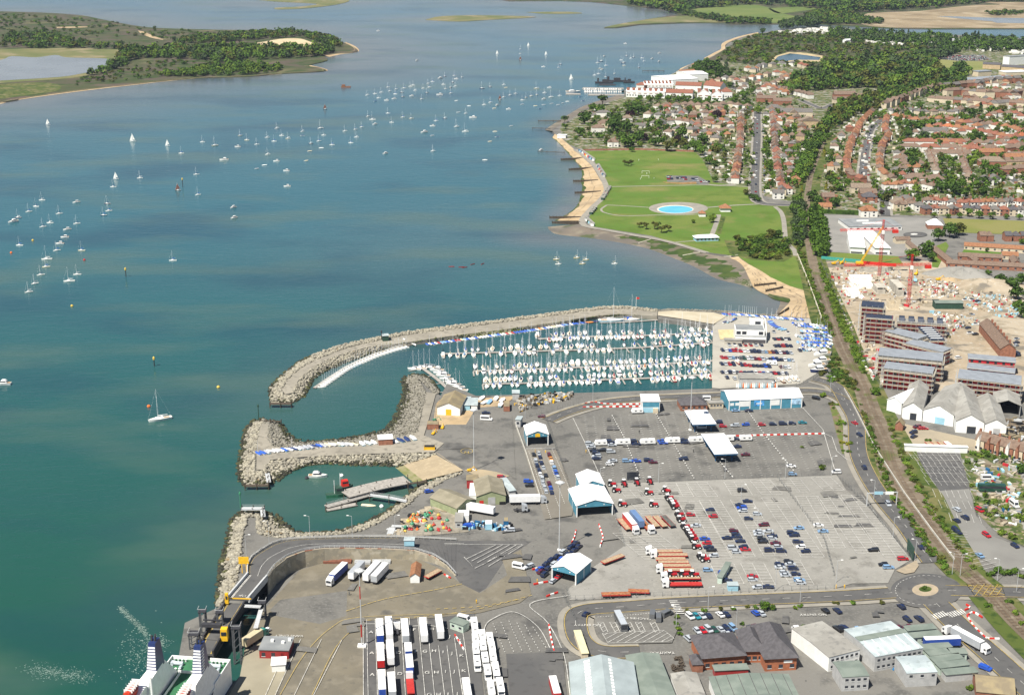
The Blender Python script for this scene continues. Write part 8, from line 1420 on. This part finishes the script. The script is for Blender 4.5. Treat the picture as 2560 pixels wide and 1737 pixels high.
def span(lab,q,z0,z1,col_,girder):
 """bridge deck between two pairs of edge points"""
 a,b=G(*q[0],z0),G(*q[1],z0);c,d=G(*q[2],z1),G(*q[3],z1);o=a.copy();t=thing('bridge_span',lab,'bridge',o);V=[p-o for p in(a,b,d,c)]
 obj('deck',MB().add(V+[v-Vector((0,0,.8))for v in V],[(0,1,2,3)[::-1],(4,5,6,7),(0,1,5,4),(1,2,6,5),(2,3,7,6),(3,0,4,7)]),ASPH_D,t)
 for i,(p,r)in enumerate(((V[0],V[3]),(V[1],V[2]))):
  dd=r-p;k=Vector((-dd.y,dd.x,0)).normalized()*.3;h=Vector((0,0,1.3));lo=Vector((0,0,-1.4));vs=[p-k+lo,p+k+lo,r+k+lo,r-k+lo,p-k+h,p+k+h,r+k+h,r-k+h];obj('girder',MB().add(vs,[(3,2,1,0),(4,5,6,7),(0,1,5,4),(1,2,6,5),(2,3,7,6),(3,0,4,7)]),girder,t)
 for f in(.1,.16,.84,.9):p,r=V[0].lerp(V[1],f),V[3].lerp(V[2],f);dd=r-p;k=Vector((-dd.y,dd.x,0)).normalized()*.12;e=Vector((0,0,.03));obj('line',MB().add([p-k+e,p+k+e,r+k+e,r-k+e],[(0,3,2,1)]),LINEY if girder is PILE else LINEW,t)
span('fixed bridge between the ramp and the linkspan',[(620,1436),(668,1443),(570,1495),(622,1497)],ZL+7,9,None,STEEL);span('dark sided linkspan leading down to the ferry',[(565,1506),(612,1508),(508,1596),(553,1600)],8.6,6.2,None,PILE);span('loading flap at the ferry stern',[(509,1598),(550,1601),(496,1632),(532,1634)],6.1,5.6,None,PILE)
def steel_tower(x,y,h,w,lab,z=0.0,cross=0):
 t=thing('steel_tower',lab,'tower',G(x,y,z));mb=MB()
 for dx in(0,w):
  for dy in(0,w):mb.box(dx-.2,dx+.2,dy-.2,dy+.2,-2,h)
 for k in range(5):mb.tube((0,0,h*k/5),(w,0,h*(k+1)/5),.15,4).tube((w,0,h*k/5),(w,w,h*(k+1)/5),.15,4)
 obj('legs',mb,mat('tower_steel',(.085,.09,.095),.6,.2,1),t);obj('platform',MB().box(-.4,w+.4,-.4,w+.4,h,h+.25),PILE,t);mb=MB();[mb.tube((a,b,h+1.4),(c,d,h+1.4),.07,4)for a,b,c,d in((-.4,-.4,w+.4,-.4),(w+.4,-.4,w+.4,w+.4),(-.4,-.4,-.4,w+.4))];obj('railing',mb,STEEL,t);return t
steel_tower(503,1604,12,2,'left leg of the lifting gantry over the linkspan');steel_tower(546,1606,12,2,'right leg of the lifting gantry over the linkspan');steel_tower(476,1638,8,3,'dark fender dolphin left of the linkspan');steel_tower(586,1660,14,2.4,'tall dark mooring tower right of the ferry stern');steel_tower(650,1550,7,2,'steel stair tower beside the linkspan',ZL)
a=G(505,1560,10.5);b=G(553,1562,10.5);solo('gantry_beam',MB().wall([a,b],9.8,11,1.6).wall([a+Vector((0,2,0)),b+Vector((0,2,0))],11,11.5,.3),PILE,'dark machinery beam of the lifting gantry','gantry');a=G(612,1512,9);b=G(652,1514,9);solo('walkway',MB().wall([a,b],8.6,8.8,2).wall([a+Vector((0,-1,0)),b+Vector((0,-1,0))],9.7,9.8,.1).wall([b,b+Vector((.5,-14,0))],7.6,7.8,1.6),STEEL,'grey steel walkway and stairs beside the linkspan','walkway')
for x,y,z,w_,h,lab in((551,1602,6,2.6,4.5,'yellow control cabin beside the gantry'),(562,1509,9,1.4,4,'yellow cabinet at the bridge head')):
 t=thing('control_cabin',lab,'cabin',G(x,y,z));obj('body',MB().taper(0,w_,0,w_,0,h,.15,w_-.15,.15,w_-.15),YEL,t);obj('window',MB().box(.4,w_-.4,-.12,-.02,h*.5,h*.8),GLASS,t)
a=G(571,1498,9.5);b=G(628,1500,9.5);solo('barrier',MB().wall([a,b],9.9,10.3,.25),YEL,'yellow barrier across the bridge head','barrier')
solo('road_sign',MB().box(-2,2,-.1,.1,4,7).box(-1,-.7,0,.2,0,4).box(.7,1,0,.2,0,4),YEL,'yellow board facing the ramp','sign').location=G(611,1432,ZL+4)
SA,SB=G(431,1637,12),G(580,1643,12);FP,SRZ,SW=frame(SA,SB);F=thing('ferry','white ferry with green decks, twin striped funnels and red lifeboats','ferry',(FP.x,FP.y,0),SRZ-R(3.5))
WH=GEL['white'];GRN=mat('green_deck',(.035,.14,.065),.8,.15,.4);NAVY=GEL['navy'];SHGREY=mat('ship_grey',(.42,.46,.5),.6,.06,.5)
obj('hull',MB().box(0,SW,-95,-.3,3.2,11).taper(2,SW-2,-93,-3,-1,3.19,0,SW,-95,-.3),WH,F);obj('waterline_band',MB().box(-.04,SW+.04,-95,-.25,1.2,3.1),NAVY,F);obj('deck',MB().box(.3,SW-.3,-95,-.6,11.01,11.15),GRN,F)
for x0,x1,y0,y1 in((0,7.5,-.6,-.3),(13.5,SW,-.6,-.3),(0,.3,-12,-.6),(SW-.3,SW,-16,-.6)):obj('bulwark',MB().box(x0,x1,y0,y1,11.01,12.3),WH,F)
for x in(1,SW-6.5):
 obj('mooring_winch',MB().tube((x+1,-4.5,11.9),(x+4.5,-4.5,11.9),.7,8).box(x+.3,x+1.2,-5.3,-3.6,11.1,12.4).box(x+4,x+4.8,-7.4,-6,11.1,12.2),SHGREY,F);mb=MB();[mb.lathe([(.28,11.15),(.28,12),(.45,12.1)],7,o=(x+.6+(k%4)*1.3,-2-(k//4)*6))for k in range(8)];obj('bollards',mb,WH,F)
for s,x0,x1 in((0,.2,5.2),(1,SW-5.2,SW-.2)):
 xo=x0 if s==0 else x1;c=obj('funnel_casing',MB().add([(x0,-8.5,11.15),(x1,-8.5,11.15),(x1,-34,11.15),(x0,-34,11.15),(x0+1,-16,20),(x1-1,-16,20),(x1-.6,-30,20),(x0+.6,-30,20)],[(3,2,1,0)[::-1],(4,5,6,7)[::-1],(0,4,5,1)[::-1],(1,5,6,2)[::-1],(2,6,7,3)[::-1],(3,7,4,0)[::-1]]),WH,F)
 fu=obj('funnel',MB().taper(x0+.7,x1-.9,-23.5,-16.5,19,29,x0+1.3,x1-1.4,-21.5,-17.5),NAVY,F);mb=MB()
 for k in range(9):
  f=(19.6+k*.95-19)/10;ya=-23.5+2*f;xa,xb=x0+.7+.6*f,x1-.9-.5*f;z=19.6+k*.95;mb.box(xa+.1,xb-.1,ya-.1,ya+.35,z,z+.55);mb.box(xa-.12 if s==0 else xb-.2,xa+.2 if s==0 else xb+.12,ya+.4,ya+2.4,z,z+.55)
 obj('stripes',mb,WH,fu);obj('exhaust',MB().tube((x0+1.9,-20,28.8),(x0+1.9,-19.6,30.8),.35,7).tube((x0+3,-20,28.8),(x0+3,-19.6,30.8),.35,7).tube((x0+2.4,-18.5,28.8),(x0+2.4,-18,30.4),.3,7),PILE,fu)
 lb=obj('lifeboat',MB().add(*(lambda m:([(y+(x0+1.6 if s==0 else x1-1.6),x-37,z+20.3)for x,y,z in m.v],m.f))(hull_mesh(9,3.4,1.2,draft=.8))).tube((x0+1.6 if s==0 else x1-1.6,-41,21.6),(x0+1.6 if s==0 else x1-1.6,-33.4,21.6),1.3,8,.9),mat('lifeboat_red',(.6,.05,.02),.4,.06,1),F)
 mb=MB();[mb.box((x0+.2 if s==0 else x1-3),(x0+3 if s==0 else x1-.2),-33.5-k*1.25,-33.3-k*1.25,21.9,23.0)for k in range(6)];obj('ribs',mb,WH,lb);obj('davit',MB().box(x0+1,x1-1,-42,-31,11.2,19.6),WH,F)
for k,(m_,o_)in enumerate(((NAVY,0),(GEL['red'],3),(NAVY,6))):obj('side_stripe',MB().add([(SW+.03,-18-o_,13),(SW+.03,-21-o_,13),(SW-.6,-26-o_*1.1,19),(SW-.6,-23.5-o_*1.1,19)],[(0,1,2,3)]),m_,F)if 0 else obj('side_stripe',MB().add([(SW+.05,-24-o_,4.2),(SW+.05,-27-o_,4.2),(SW+.05,-20.5-o_,10.6),(SW+.05,-17.5-o_,10.6)],[(0,3,2,1),(0,1,2,3)]),m_,F)
obj('mast',MB().tube((6.5,-33,11),(6.5,-33,24),.5,8,.3),WH,F);obj('rail',MB().box(5.4,SW-5.4,-9.2,-9.05,11.2,12.2).box(6.4,6.6,-32,-10,11.2,12.2),WH,F)
mb=MB();r_=random.Random(21)
for k in range(1100):
 u=r_.random();x,y=(300+70*u+r_.gauss(0,4),1518+70*u+r_.gauss(0,4))if k<480 else(345+r_.gauss(0,26),1640+r_.gauss(0,38))if k<800 else(392+r_.gauss(0,16),1605+r_.gauss(0,9))
 p=G(x,y,.06);s=r_.uniform(.06,.32);mb.add([p+Vector((s*math.cos(a),s*.7*math.sin(a),0))for a in(0,1.2,2.5,3.6,5)],[(0,1,2,3,4)])
for k in range(620):u=r_.random();p=G(80+140*u+r_.gauss(0,18),1672+r_.gauss(0,9)+20*u,.06);s=r_.uniform(.05,.26);mb.add([p+Vector((s*math.cos(a),s*.7*math.sin(a),0))for a in(0,1.2,2.5,3.6,5)],[(0,1,2,3,4)])
tag(obj('foam',mb,mat('foam',(.22,.3,.26),.9,.2,1)),'streaks of white foam on the water beside the ferry','foam',kind='stuff')
jetty([(862,1234),(922,1218),(962,1209),(1018,1198)],9,2.6,'wide concrete jetty in the work boat basin',PONT,True,False);jetty([(815,1265),(868,1251),(925,1234)],3.5,1.4,'low timber pontoon in front of the concrete jetty',PONT,True,True);jetty([(816,1273),(891,1259)],3,.7,'narrow float with red fenders below the jetty',PONT);jetty([(924,1236),(975,1243),(1018,1252)],2,3,'footbridge from the rock bank to the jetty',STEEL,False,True);jetty([(1020,1208),(1066,1202)],1.5,3,'timber walkway between the jetty and the slipway',WOODD)
def tug(x,y,a,c,lab,L=11):
 t=thing('tug',lab,'tug',G(x,y,0),R(a));obj('hull',hull_mesh(L,4,1.6),c,t);obj('deck',deck_mesh(L,4,1.6),WM['dkgreen'],t);obj('wheelhouse',MB().taper(-1,2.4,-1.3,1.3,1.5,4.4,-.8,2,-1.1,1.1),WM['dkgreen']if c is GEL['green']else RED,t);obj('windows',MB().box(2.1,2.3,-1,1,3.2,3.9).box(-.6,1.8,-1.28,-1.2,3.2,3.9),GLASS,t);obj('mast',MB().tube((-1.5,0,1.5),(-1.5,0,8),.12,5),GEL['white'],t)
tug(845,1240,15,GEL['green'],'green tug alongside the concrete jetty');tug(859,1222,20,GEL['black'],'dark tug with a red wheelhouse behind the green one',9);motor(G(795,1192,0),R(0),9,'white','white launch on a mooring in the work boat basin',None);dinghy(G(922,1265,0),R(-12),7,'white','cream','white rowing boat moored below the footbridge',None)
jetty([(604,1270),(660,1270)],3,4,'steel platform on the tip of the southern breakwater',STEEL,True,True);jetty([(656,1272),(658,1290)],2,4,'short gangway to the southern platform',STEEL,False,True);jetty([(613,1213),(672,1212)],2.5,2,'timber dolphin at the tip of the middle breakwater',WOODD);jetty([(668,1182),(672,1204)],2,3,'grey gangway on the middle breakwater tip',STEEL,False);jetty([(675,1008),(729,1008)],3,2.2,'timber dolphin at the tip of the long breakwater',WOODD);jetty([(650,1050),(703,1052)],1,3.2,'timber fender rail north of the middle breakwater',WOODD)
for x,y,h,m_,lab in((647,1051,9,WM['dkgreen'],'green light beacon on the middle breakwater'),(602,1270,8,GEL['green'],'green light beacon on the southern platform'),(954,849,6,PILE,'dark beacon on the long breakwater')):t=thing('beacon',lab,'beacon',G(x,y,3));obj('post',MB().tube((0,0,0),(0,0,h),.3,6,.2),m_,t);obj('light',MB().lathe([(.5,h-1.5),(.5,h-.6),(.15,h)],7),m_,t)
t=bld('hut','small dark hut on the long breakwater',(957,853),(972,852),4,3.2,3.5,'flat','dkgreen','pale');bld('store','brown shed with a white roof among boats on the middle breakwater',(947,1115),(982,1113),6,3.4,3.6,'flat','brick','white')
a,b=G(1008,846,2.8),G(1040,862,.8);solo('gangway',MB().add([a-Vector((0,1.2,0)),a+Vector((0,1.2,0)),b+Vector((0,1.2,0)),b-Vector((0,1.2,0))]+[v-Vector((0,0,.3))for v in(a-Vector((0,1.2,0)),a+Vector((0,1.2,0)),b+Vector((0,1.2,0)),b-Vector((0,1.2,0)))],[(3,2,1,0),(4,5,6,7),(0,1,5,4),(2,3,7,6),(1,2,6,5),(3,0,4,7)]),WM['white'],'white sloping gangway from the breakwater to the pontoon','gangway')
struct('club_ramp',MB().sheet(px([(1645,790),(1694,797),(1784,812),(1816,792),(1784,783),(1682,778),(1645,781)]),ZL+.5),mixmat('ramp_sand',[((.4,.35,.25),1,0,1),((.46,.41,.31),.1,.4,.6)],.95))
t=bld('clubhouse','white modern yacht clubhouse with a grey roof',(1838,857),(1915,859),17,4,4.2,'flat','white','felt',oh=0);L=t['L'];put(t,'dark_ground_floor',.3,L-.3,0,2.4,RM['slate']);u=obj('upper_floor',MB().box(0,L*.95,2,14,4.21,7.6),WM['white'],t);obj('upper_roof',MB().box(.4,L*.95-.4,2.4,13.6,7.61,7.75),RM['felt'],u);[put(t,'window',x,x+2.6,4.9,6.8,GLASS,2)for x in(.6,4,14)];obj('stair_tower',MB().box(L*.5,L*.95,13,18,4.25,10.6),WM['white'],t);put(t,'window',L*.68,L*.86,8.2,10,GLASS,13);obj('sail_wall',MB().add([(L,3,0),(L,18,0),(L,18,11),(L,9,9.5),(L,3,6)]+[(L+.4,3,0),(L+.4,18,0),(L+.4,18,11),(L+.4,9,9.5),(L+.4,3,6)],[(0,1,2,3,4),(9,8,7,6,5)]+[(i,(i+1)%5,(i+1)%5+5,i+5)[::-1]for i in range(5)]),WM['white'],t)
bld('store','low dark wing in front of the clubhouse terrace',(1812,861),(1855,861),4,2.7,2.9,'flat','stone','grey');ground('club_terrace',[(1795,826),(1836,825),(1838,848),(1800,850)],mat('terrace_boards',(.5,.4,.22),.9,.15,.5),ZL+.5);bld('store','long grey flat store with boards racked in front',(1849,959),(1934,960),9,3,3.3,'flat','grey','grey')
for i in range(26):x=1842+i*4;t_=solo('surfboard',MB().taper(-.35,.35,-.06,.06,0,1.6,-.3,.3,-.05,.05).taper(-.3,.3,-.05,.05,1.61,3,-.05,.05,-.03,.03),(GEL['white'],GEL['white'],GEL['sky'],GEL['grey'],GEL['orange'])[i%5],'%s board racked upright, %s from left by the long store'%(('white','white','pale blue','grey','orange')[i%5],ORD[i]),'board','boards racked by the store');t_.location=G(x,969+(i%2),ZL+.2);t_.rotation_euler.x=-.15
for x,y,h,lab in((1185,1175,30,'tall white light mast near the helipad'),(1398,1375,30,'tall white light mast beside the lower canopy'),(905,1616,30,'tall red and white light mast by the lettered lanes'),(1725,1075,28,'tall white light mast by the booth canopies')):
 t=thing('light_mast',lab,'light mast',G(x,y));obj('pole',MB().tube((0,0,0),(0,0,h),.24,8,.13),STEEL,t);obj('head',MB().lathe([(1.5,h-.3),(1.7,h+.2),(1.2,h+.5)],10).box(-2,2,-.2,.2,h-.2,h+.3).box(-.2,.2,-2,2,h-.2,h+.3),STEEL,t);obj('base',MB().box(-1.5,1.5,-1.2,1.2,0,.8)if x==905 else MB().box(-.7,.7,-.7,.7,0,.5),WM['white'],t)
 if x==905:obj('red_band',MB().tube((0,0,4),(0,0,9),.26,8,.25).tube((0,0,19),(0,0,24),.2,8,.18),REDM,t)
for i,(x,y)in enumerate([(673,1357),(775,1343),(881,1343),(988,1342),(1313,1047),(1482,1003),(1500,1218),(1646,1207),(1690,1572),(1770,1524),(1812,1196),(1840,1577),(1852,1262),(1894,1322),(1938,1476),(1963,1195),(2000,1506),(2075,984),(2078,1188),(2090,1456),(2184,1250),(2232,1345),(2287,1402),(2380,1436),(2400,1440),(2493,1452),(2541,1478),(1695,965),(1640,968),(616,1392)]):
 t=thing('lamp_post','thin grey lamp post, %s from the left of the port roads'%ORD[i],'lamp post',G(x,y,ZL+(6 if x in(673,775,881,988,616)else .1)),rnd.choice((0,3.1)),'lamp posts of the port roads');obj('pole',bm(('lp',),lambda:MB().tube((0,0,0),(0,0,9.5),.11,6,.07).tube((0,0,9.5),(1.5,0,9.8),.06,4).mesh('pole',STEEL)),STEEL,t);obj('lamp',bm(('ll',),lambda:MB().box(1.2,2.1,-.2,.2,9.7,9.9).mesh('lamp',STEEL)),WM['white'],t)
t=thing('sign_gantry','road sign gantry over the main road','sign gantry',G(2166,1266));q=G(2240,1263)-G(2166,1266);obj('post',MB().box(-.2,.2,-.2,.2,0,6.5),STEEL,t);obj('post',MB().box(q.x-.2,q.x+.2,q.y-.2,q.y+.2,0,6.5),STEEL,t);obj('beam',MB().wall([(0,0,0),q],6.2,6.6,.4),STEEL,t);obj('sign',MB().box(q.x*.22,q.x*.5,-.5,-.3,6,7.4),WM['lblue'],t);obj('sign',MB().box(q.x*.58,q.x*.85,-.5,-.3,6,7.4),WM['white'],t)
solo('notice_board',MB().wall([G(2267,1378),G(2282,1403)],ZL+.6,ZL+6,.3),WM['dkgreen'],'big dark board at the corner of the right car park','board');solo('notice_board',MB().wall([G(1567,1200),G(1597,1199)],ZL,ZL+4,.1),GLASS,'dark framed panel at the fence behind the tractors','board')
def fence(pts,lab,h=2.2):
 P=[G(*p)for p in pts];t=thing('fence',lab,'fence',P[0]);o=P[0];n=max(2,int(sum((b-a).length for a,b in zip(P,P[1:]))/3.2));Q=[q-o for q in resample(P,n)];mb=MB()
 for q in Q:mb.box(q.x-.07,q.x+.07,q.y-.07,q.y+.07,0,h)
 for a,b in zip(Q,Q[1:]):
  for z in(.15,h*.5,h-.05):mb.tube(a+Vector((0,0,z)),b+Vector((0,0,z)),.035,3,cap=False)
 obj('wire_panels',mb,mat('fence_wire',(.16,.165,.16),.7,.1,1),t)
for i,(pts,w_)in enumerate([([(1504,1212),(1535,1208),(1740,1202),(1945,1194),(2092,1188)],'between the upper yard and car park'),([(2092,1190),(2168,1265),(2278,1398)],'on the main road side of the car park'),([(1561,1366),(1535,1284),(1505,1213)],'behind the large canopy'),([(1417,1477),(1423,1501),(1765,1487),(2085,1473)],'along the bottom of the car park'),([(1364,1046),(1400,1150),(1445,1285)],'right of the car queue'),([(1300,1046),(1440,1013),(1700,997),(1815,992)],'along the quay road'),([(1943,1195),(1985,1252),(2060,1350),(2085,1440)],'dividing the two car parks'),([(966,1343),(1070,1341),(1172,1336)],'in front of the buoy yard'),([(2058,800),(2074,845),(2080,882),(2062,922),(2030,952),(1990,966)],'curving round the boat park'),([(1405,1484),(1460,1600),(1468,1640)],'beside the coach stand road'),([(2052,657),(2110,790),(2140,860),(2205,975)],'on the railway side of the building site'),([(1186,1568),(1200,1640),(1215,1740)],'beside the waiting motorhomes'),([(1085,1085),(1092,1008),(1105,998)],'around the white fronted shed')]):fence(pts,'wire fence '+w_)
solo('wall',MB().wall([G(*p)for p in((1288,1060),(1315,1135),(1352,1250))],ZL,ZL+1.2,.4),KERB,'low concrete wall left of the car queue','wall');solo('wall',MB().wall([G(*p)for p in((1993,638),(2020,705),(2053,797))],ZL,ZL+1.6,.5),PALEW,'pale wall between the beach and the railway','wall');solo('wall',MB().wall([G(*p)for p in((2110,975),(2130,1010),(2186,1120),(2260,1235),(2330,1330),(2385,1402))],ZL,ZL+1.3,.4),KERB,'pale wall between the main road and the railway','wall');solo('wall',MB().wall([G(*p)for p in((1450,377),(1600,375),(1735,380))],ZL,ZL+1.6,.5),BRICKM,'long brick wall along the top of the park','wall');solo('hedge',MB().wall([G(*p)for p in((2048,533),(2165,538))],ZL,ZL+3.5,3),LEAF['dark green'],'long clipped dark hedge above the school yard','hedge')
for i,pts in enumerate([[(1462,1010),(1482,1007)],[(1487,1006),(1510,1011),(1560,1012),(1605,1011)],[(1457,1019),(1605,1017)],[(1822,1091),(1940,1088),(2062,1085)],[(2412,1526),(2428,1520),(2415,1512)],[(2417,1540),(2433,1530),(2456,1545)],[(2417,1540),(2433,1566),(2466,1598),(2499,1598)],[(1110,1437),(1127,1447)],[(1372,1563),(1376,1590),(1385,1630)],[(1331,1425),(1350,1420)],[(1366,1492),(1395,1482)],[(1497,1312),(1508,1345),(1500,1368)],[(1440,1327),(1436,1345),(1429,1358)],[(1334,1462),(1370,1455)],[(1137,1588),(1160,1626)]]):
 P=[G(*p)for p in pts];n=max(3,int(sum((b-a).length for a,b in zip(P,P[1:]))/1.7));Q=resample(P,n+1);mb=MB()
 for k in range(n):d=Q[k+1]-Q[k];s=Vector((-d.y,d.x,0)).normalized()*.22;mb.prism([Q[k]-s,Q[k]+d*.96-s,Q[k]+d*.96+s,Q[k]+s],ZL+.06,ZL+.75,k%2)
 tag(obj('road_barrier',mb,[RED,WM['white']]),'line of red and white barriers, %s counting down the port'%ORD[i],'barrier','red and white barriers')
t=thing('flagpole','white flagpole by the long breakwater end','flagpole',G(1590,772,3));obj('pole',MB().tube((0,0,0),(0,0,8),.12,5),WM['white'],t);obj('flag',MB().box(0,2,-.03,.03,6.6,7.9),RED,t)
def person_mesh():
 me=bpy.data.meshes.new('person');V=[(0,0,.95),(0,0,1.2),(0,0,1.45),(0,0,1.58),(0,0,1.72),(.09,.02,.9),(.1,.06,.5),(.11,.12,.06),(.12,.22,.04),(-.09,-.02,.9),(-.1,-.05,.5),(-.11,-.1,.06),(-.12,0,.04),(.2,0,1.42),(.26,.03,1.15),(.26,.14,.92),(-.2,0,1.42),(-.26,-.02,1.15),(-.26,.08,.92)]
 me.from_pydata(V,[(0,1),(1,2),(2,3),(3,4),(0,5),(5,6),(6,7),(7,8),(0,9),(9,10),(10,11),(11,12),(2,13),(13,14),(14,15),(2,16),(16,17),(17,18)],[]);me.update();o=bpy.data.objects.new('person',me);col.objects.link(o);m=o.modifiers.new('skin','SKIN')
 for v,r in zip(me.skin_vertices[0].data,[.15,.15,.16,.06,.11,.1,.07,.05,.04,.1,.07,.05,.04,.07,.05,.04,.07,.05,.04]):v.radius=(r,r)
 me.skin_vertices[0].data[0].use_root=True;dg=bpy.context.evaluated_depsgraph_get();r=bpy.data.meshes.new_from_object(o.evaluated_get(dg));bpy.data.objects.remove(o);r.materials.clear();r.materials.append(TYRE);return r
PM=person_mesh()
for i,(x,y,c,lab)in enumerate([(1191,1508,'y','person in a yellow jacket on the stained tarmac'),(1338,1131,'y','person in a yellow jacket at the front of the left queue'),(1364,1133,'y','person in a yellow jacket beside the maroon car'),(1594,1111,'y','person in a yellow jacket by the towing cars'),(1343,1456,'y','person in a yellow jacket at the lower canopy'),(1465,1132,'y','person in a yellow jacket at the yard edge'),(2090,1470,'y','left person in yellow at the car park gate'),(2111,1470,'y','right person in yellow at the car park gate'),(1970,1060,'w','person in white between two dark cars'),(873,1487,'d','person in dark clothes below the ramp'),(1598,1083,'k','person walking alone in the upper yard'),(1734,1131,'k','person near the ticket booth'),(1597,402,'w','cricketer on the park, upper left'),(1646,401,'w','cricketer on the park, upper right'),(1617,436,'w','cricketer near the goal posts'),(1635,448,'w','cricketer right of the goal posts'),(1601,449,'w','cricketer left of the goal posts')]):o=obj('person',PM,CARP[c]);tag(o,lab,'person');o.location=G(x,y,ZL+.3);o.rotation_euler.z=i*1.3
for x,y in((1614,434),(1613,446)):solo('goal',MB().box(-3.7,-3.5,0,.15,0,2.4).box(3.5,3.7,0,.15,0,2.4).box(-3.7,3.7,0,.15,2.4,2.6),WM['white'],'white goal posts, %s of the pair on the park'%('farther' if y==434 else 'nearer'),'goal').location=G(x,y,ZL+.3)
#   AIR
hm=bpy.data.materials.new('haze');hm.use_nodes=True;ht=hm.node_tree;ht.nodes.clear();ho=ht.nodes.new('ShaderNodeOutputMaterial');hv=ht.nodes.new('ShaderNodeVolumePrincipled')
hv.inputs['Color'].default_value=(.62,.74,.95,1);hv.inputs['Density'].default_value=.000026;hv.inputs['Anisotropy'].default_value=.1;ht.links.new(hv.outputs[0],ho.inputs['Volume'])
tag(obj('haze',MB().box(-9000,9000,-400,26000,-8,300),hm),'thin blue haze over the far shore','haze',kind='stuff')
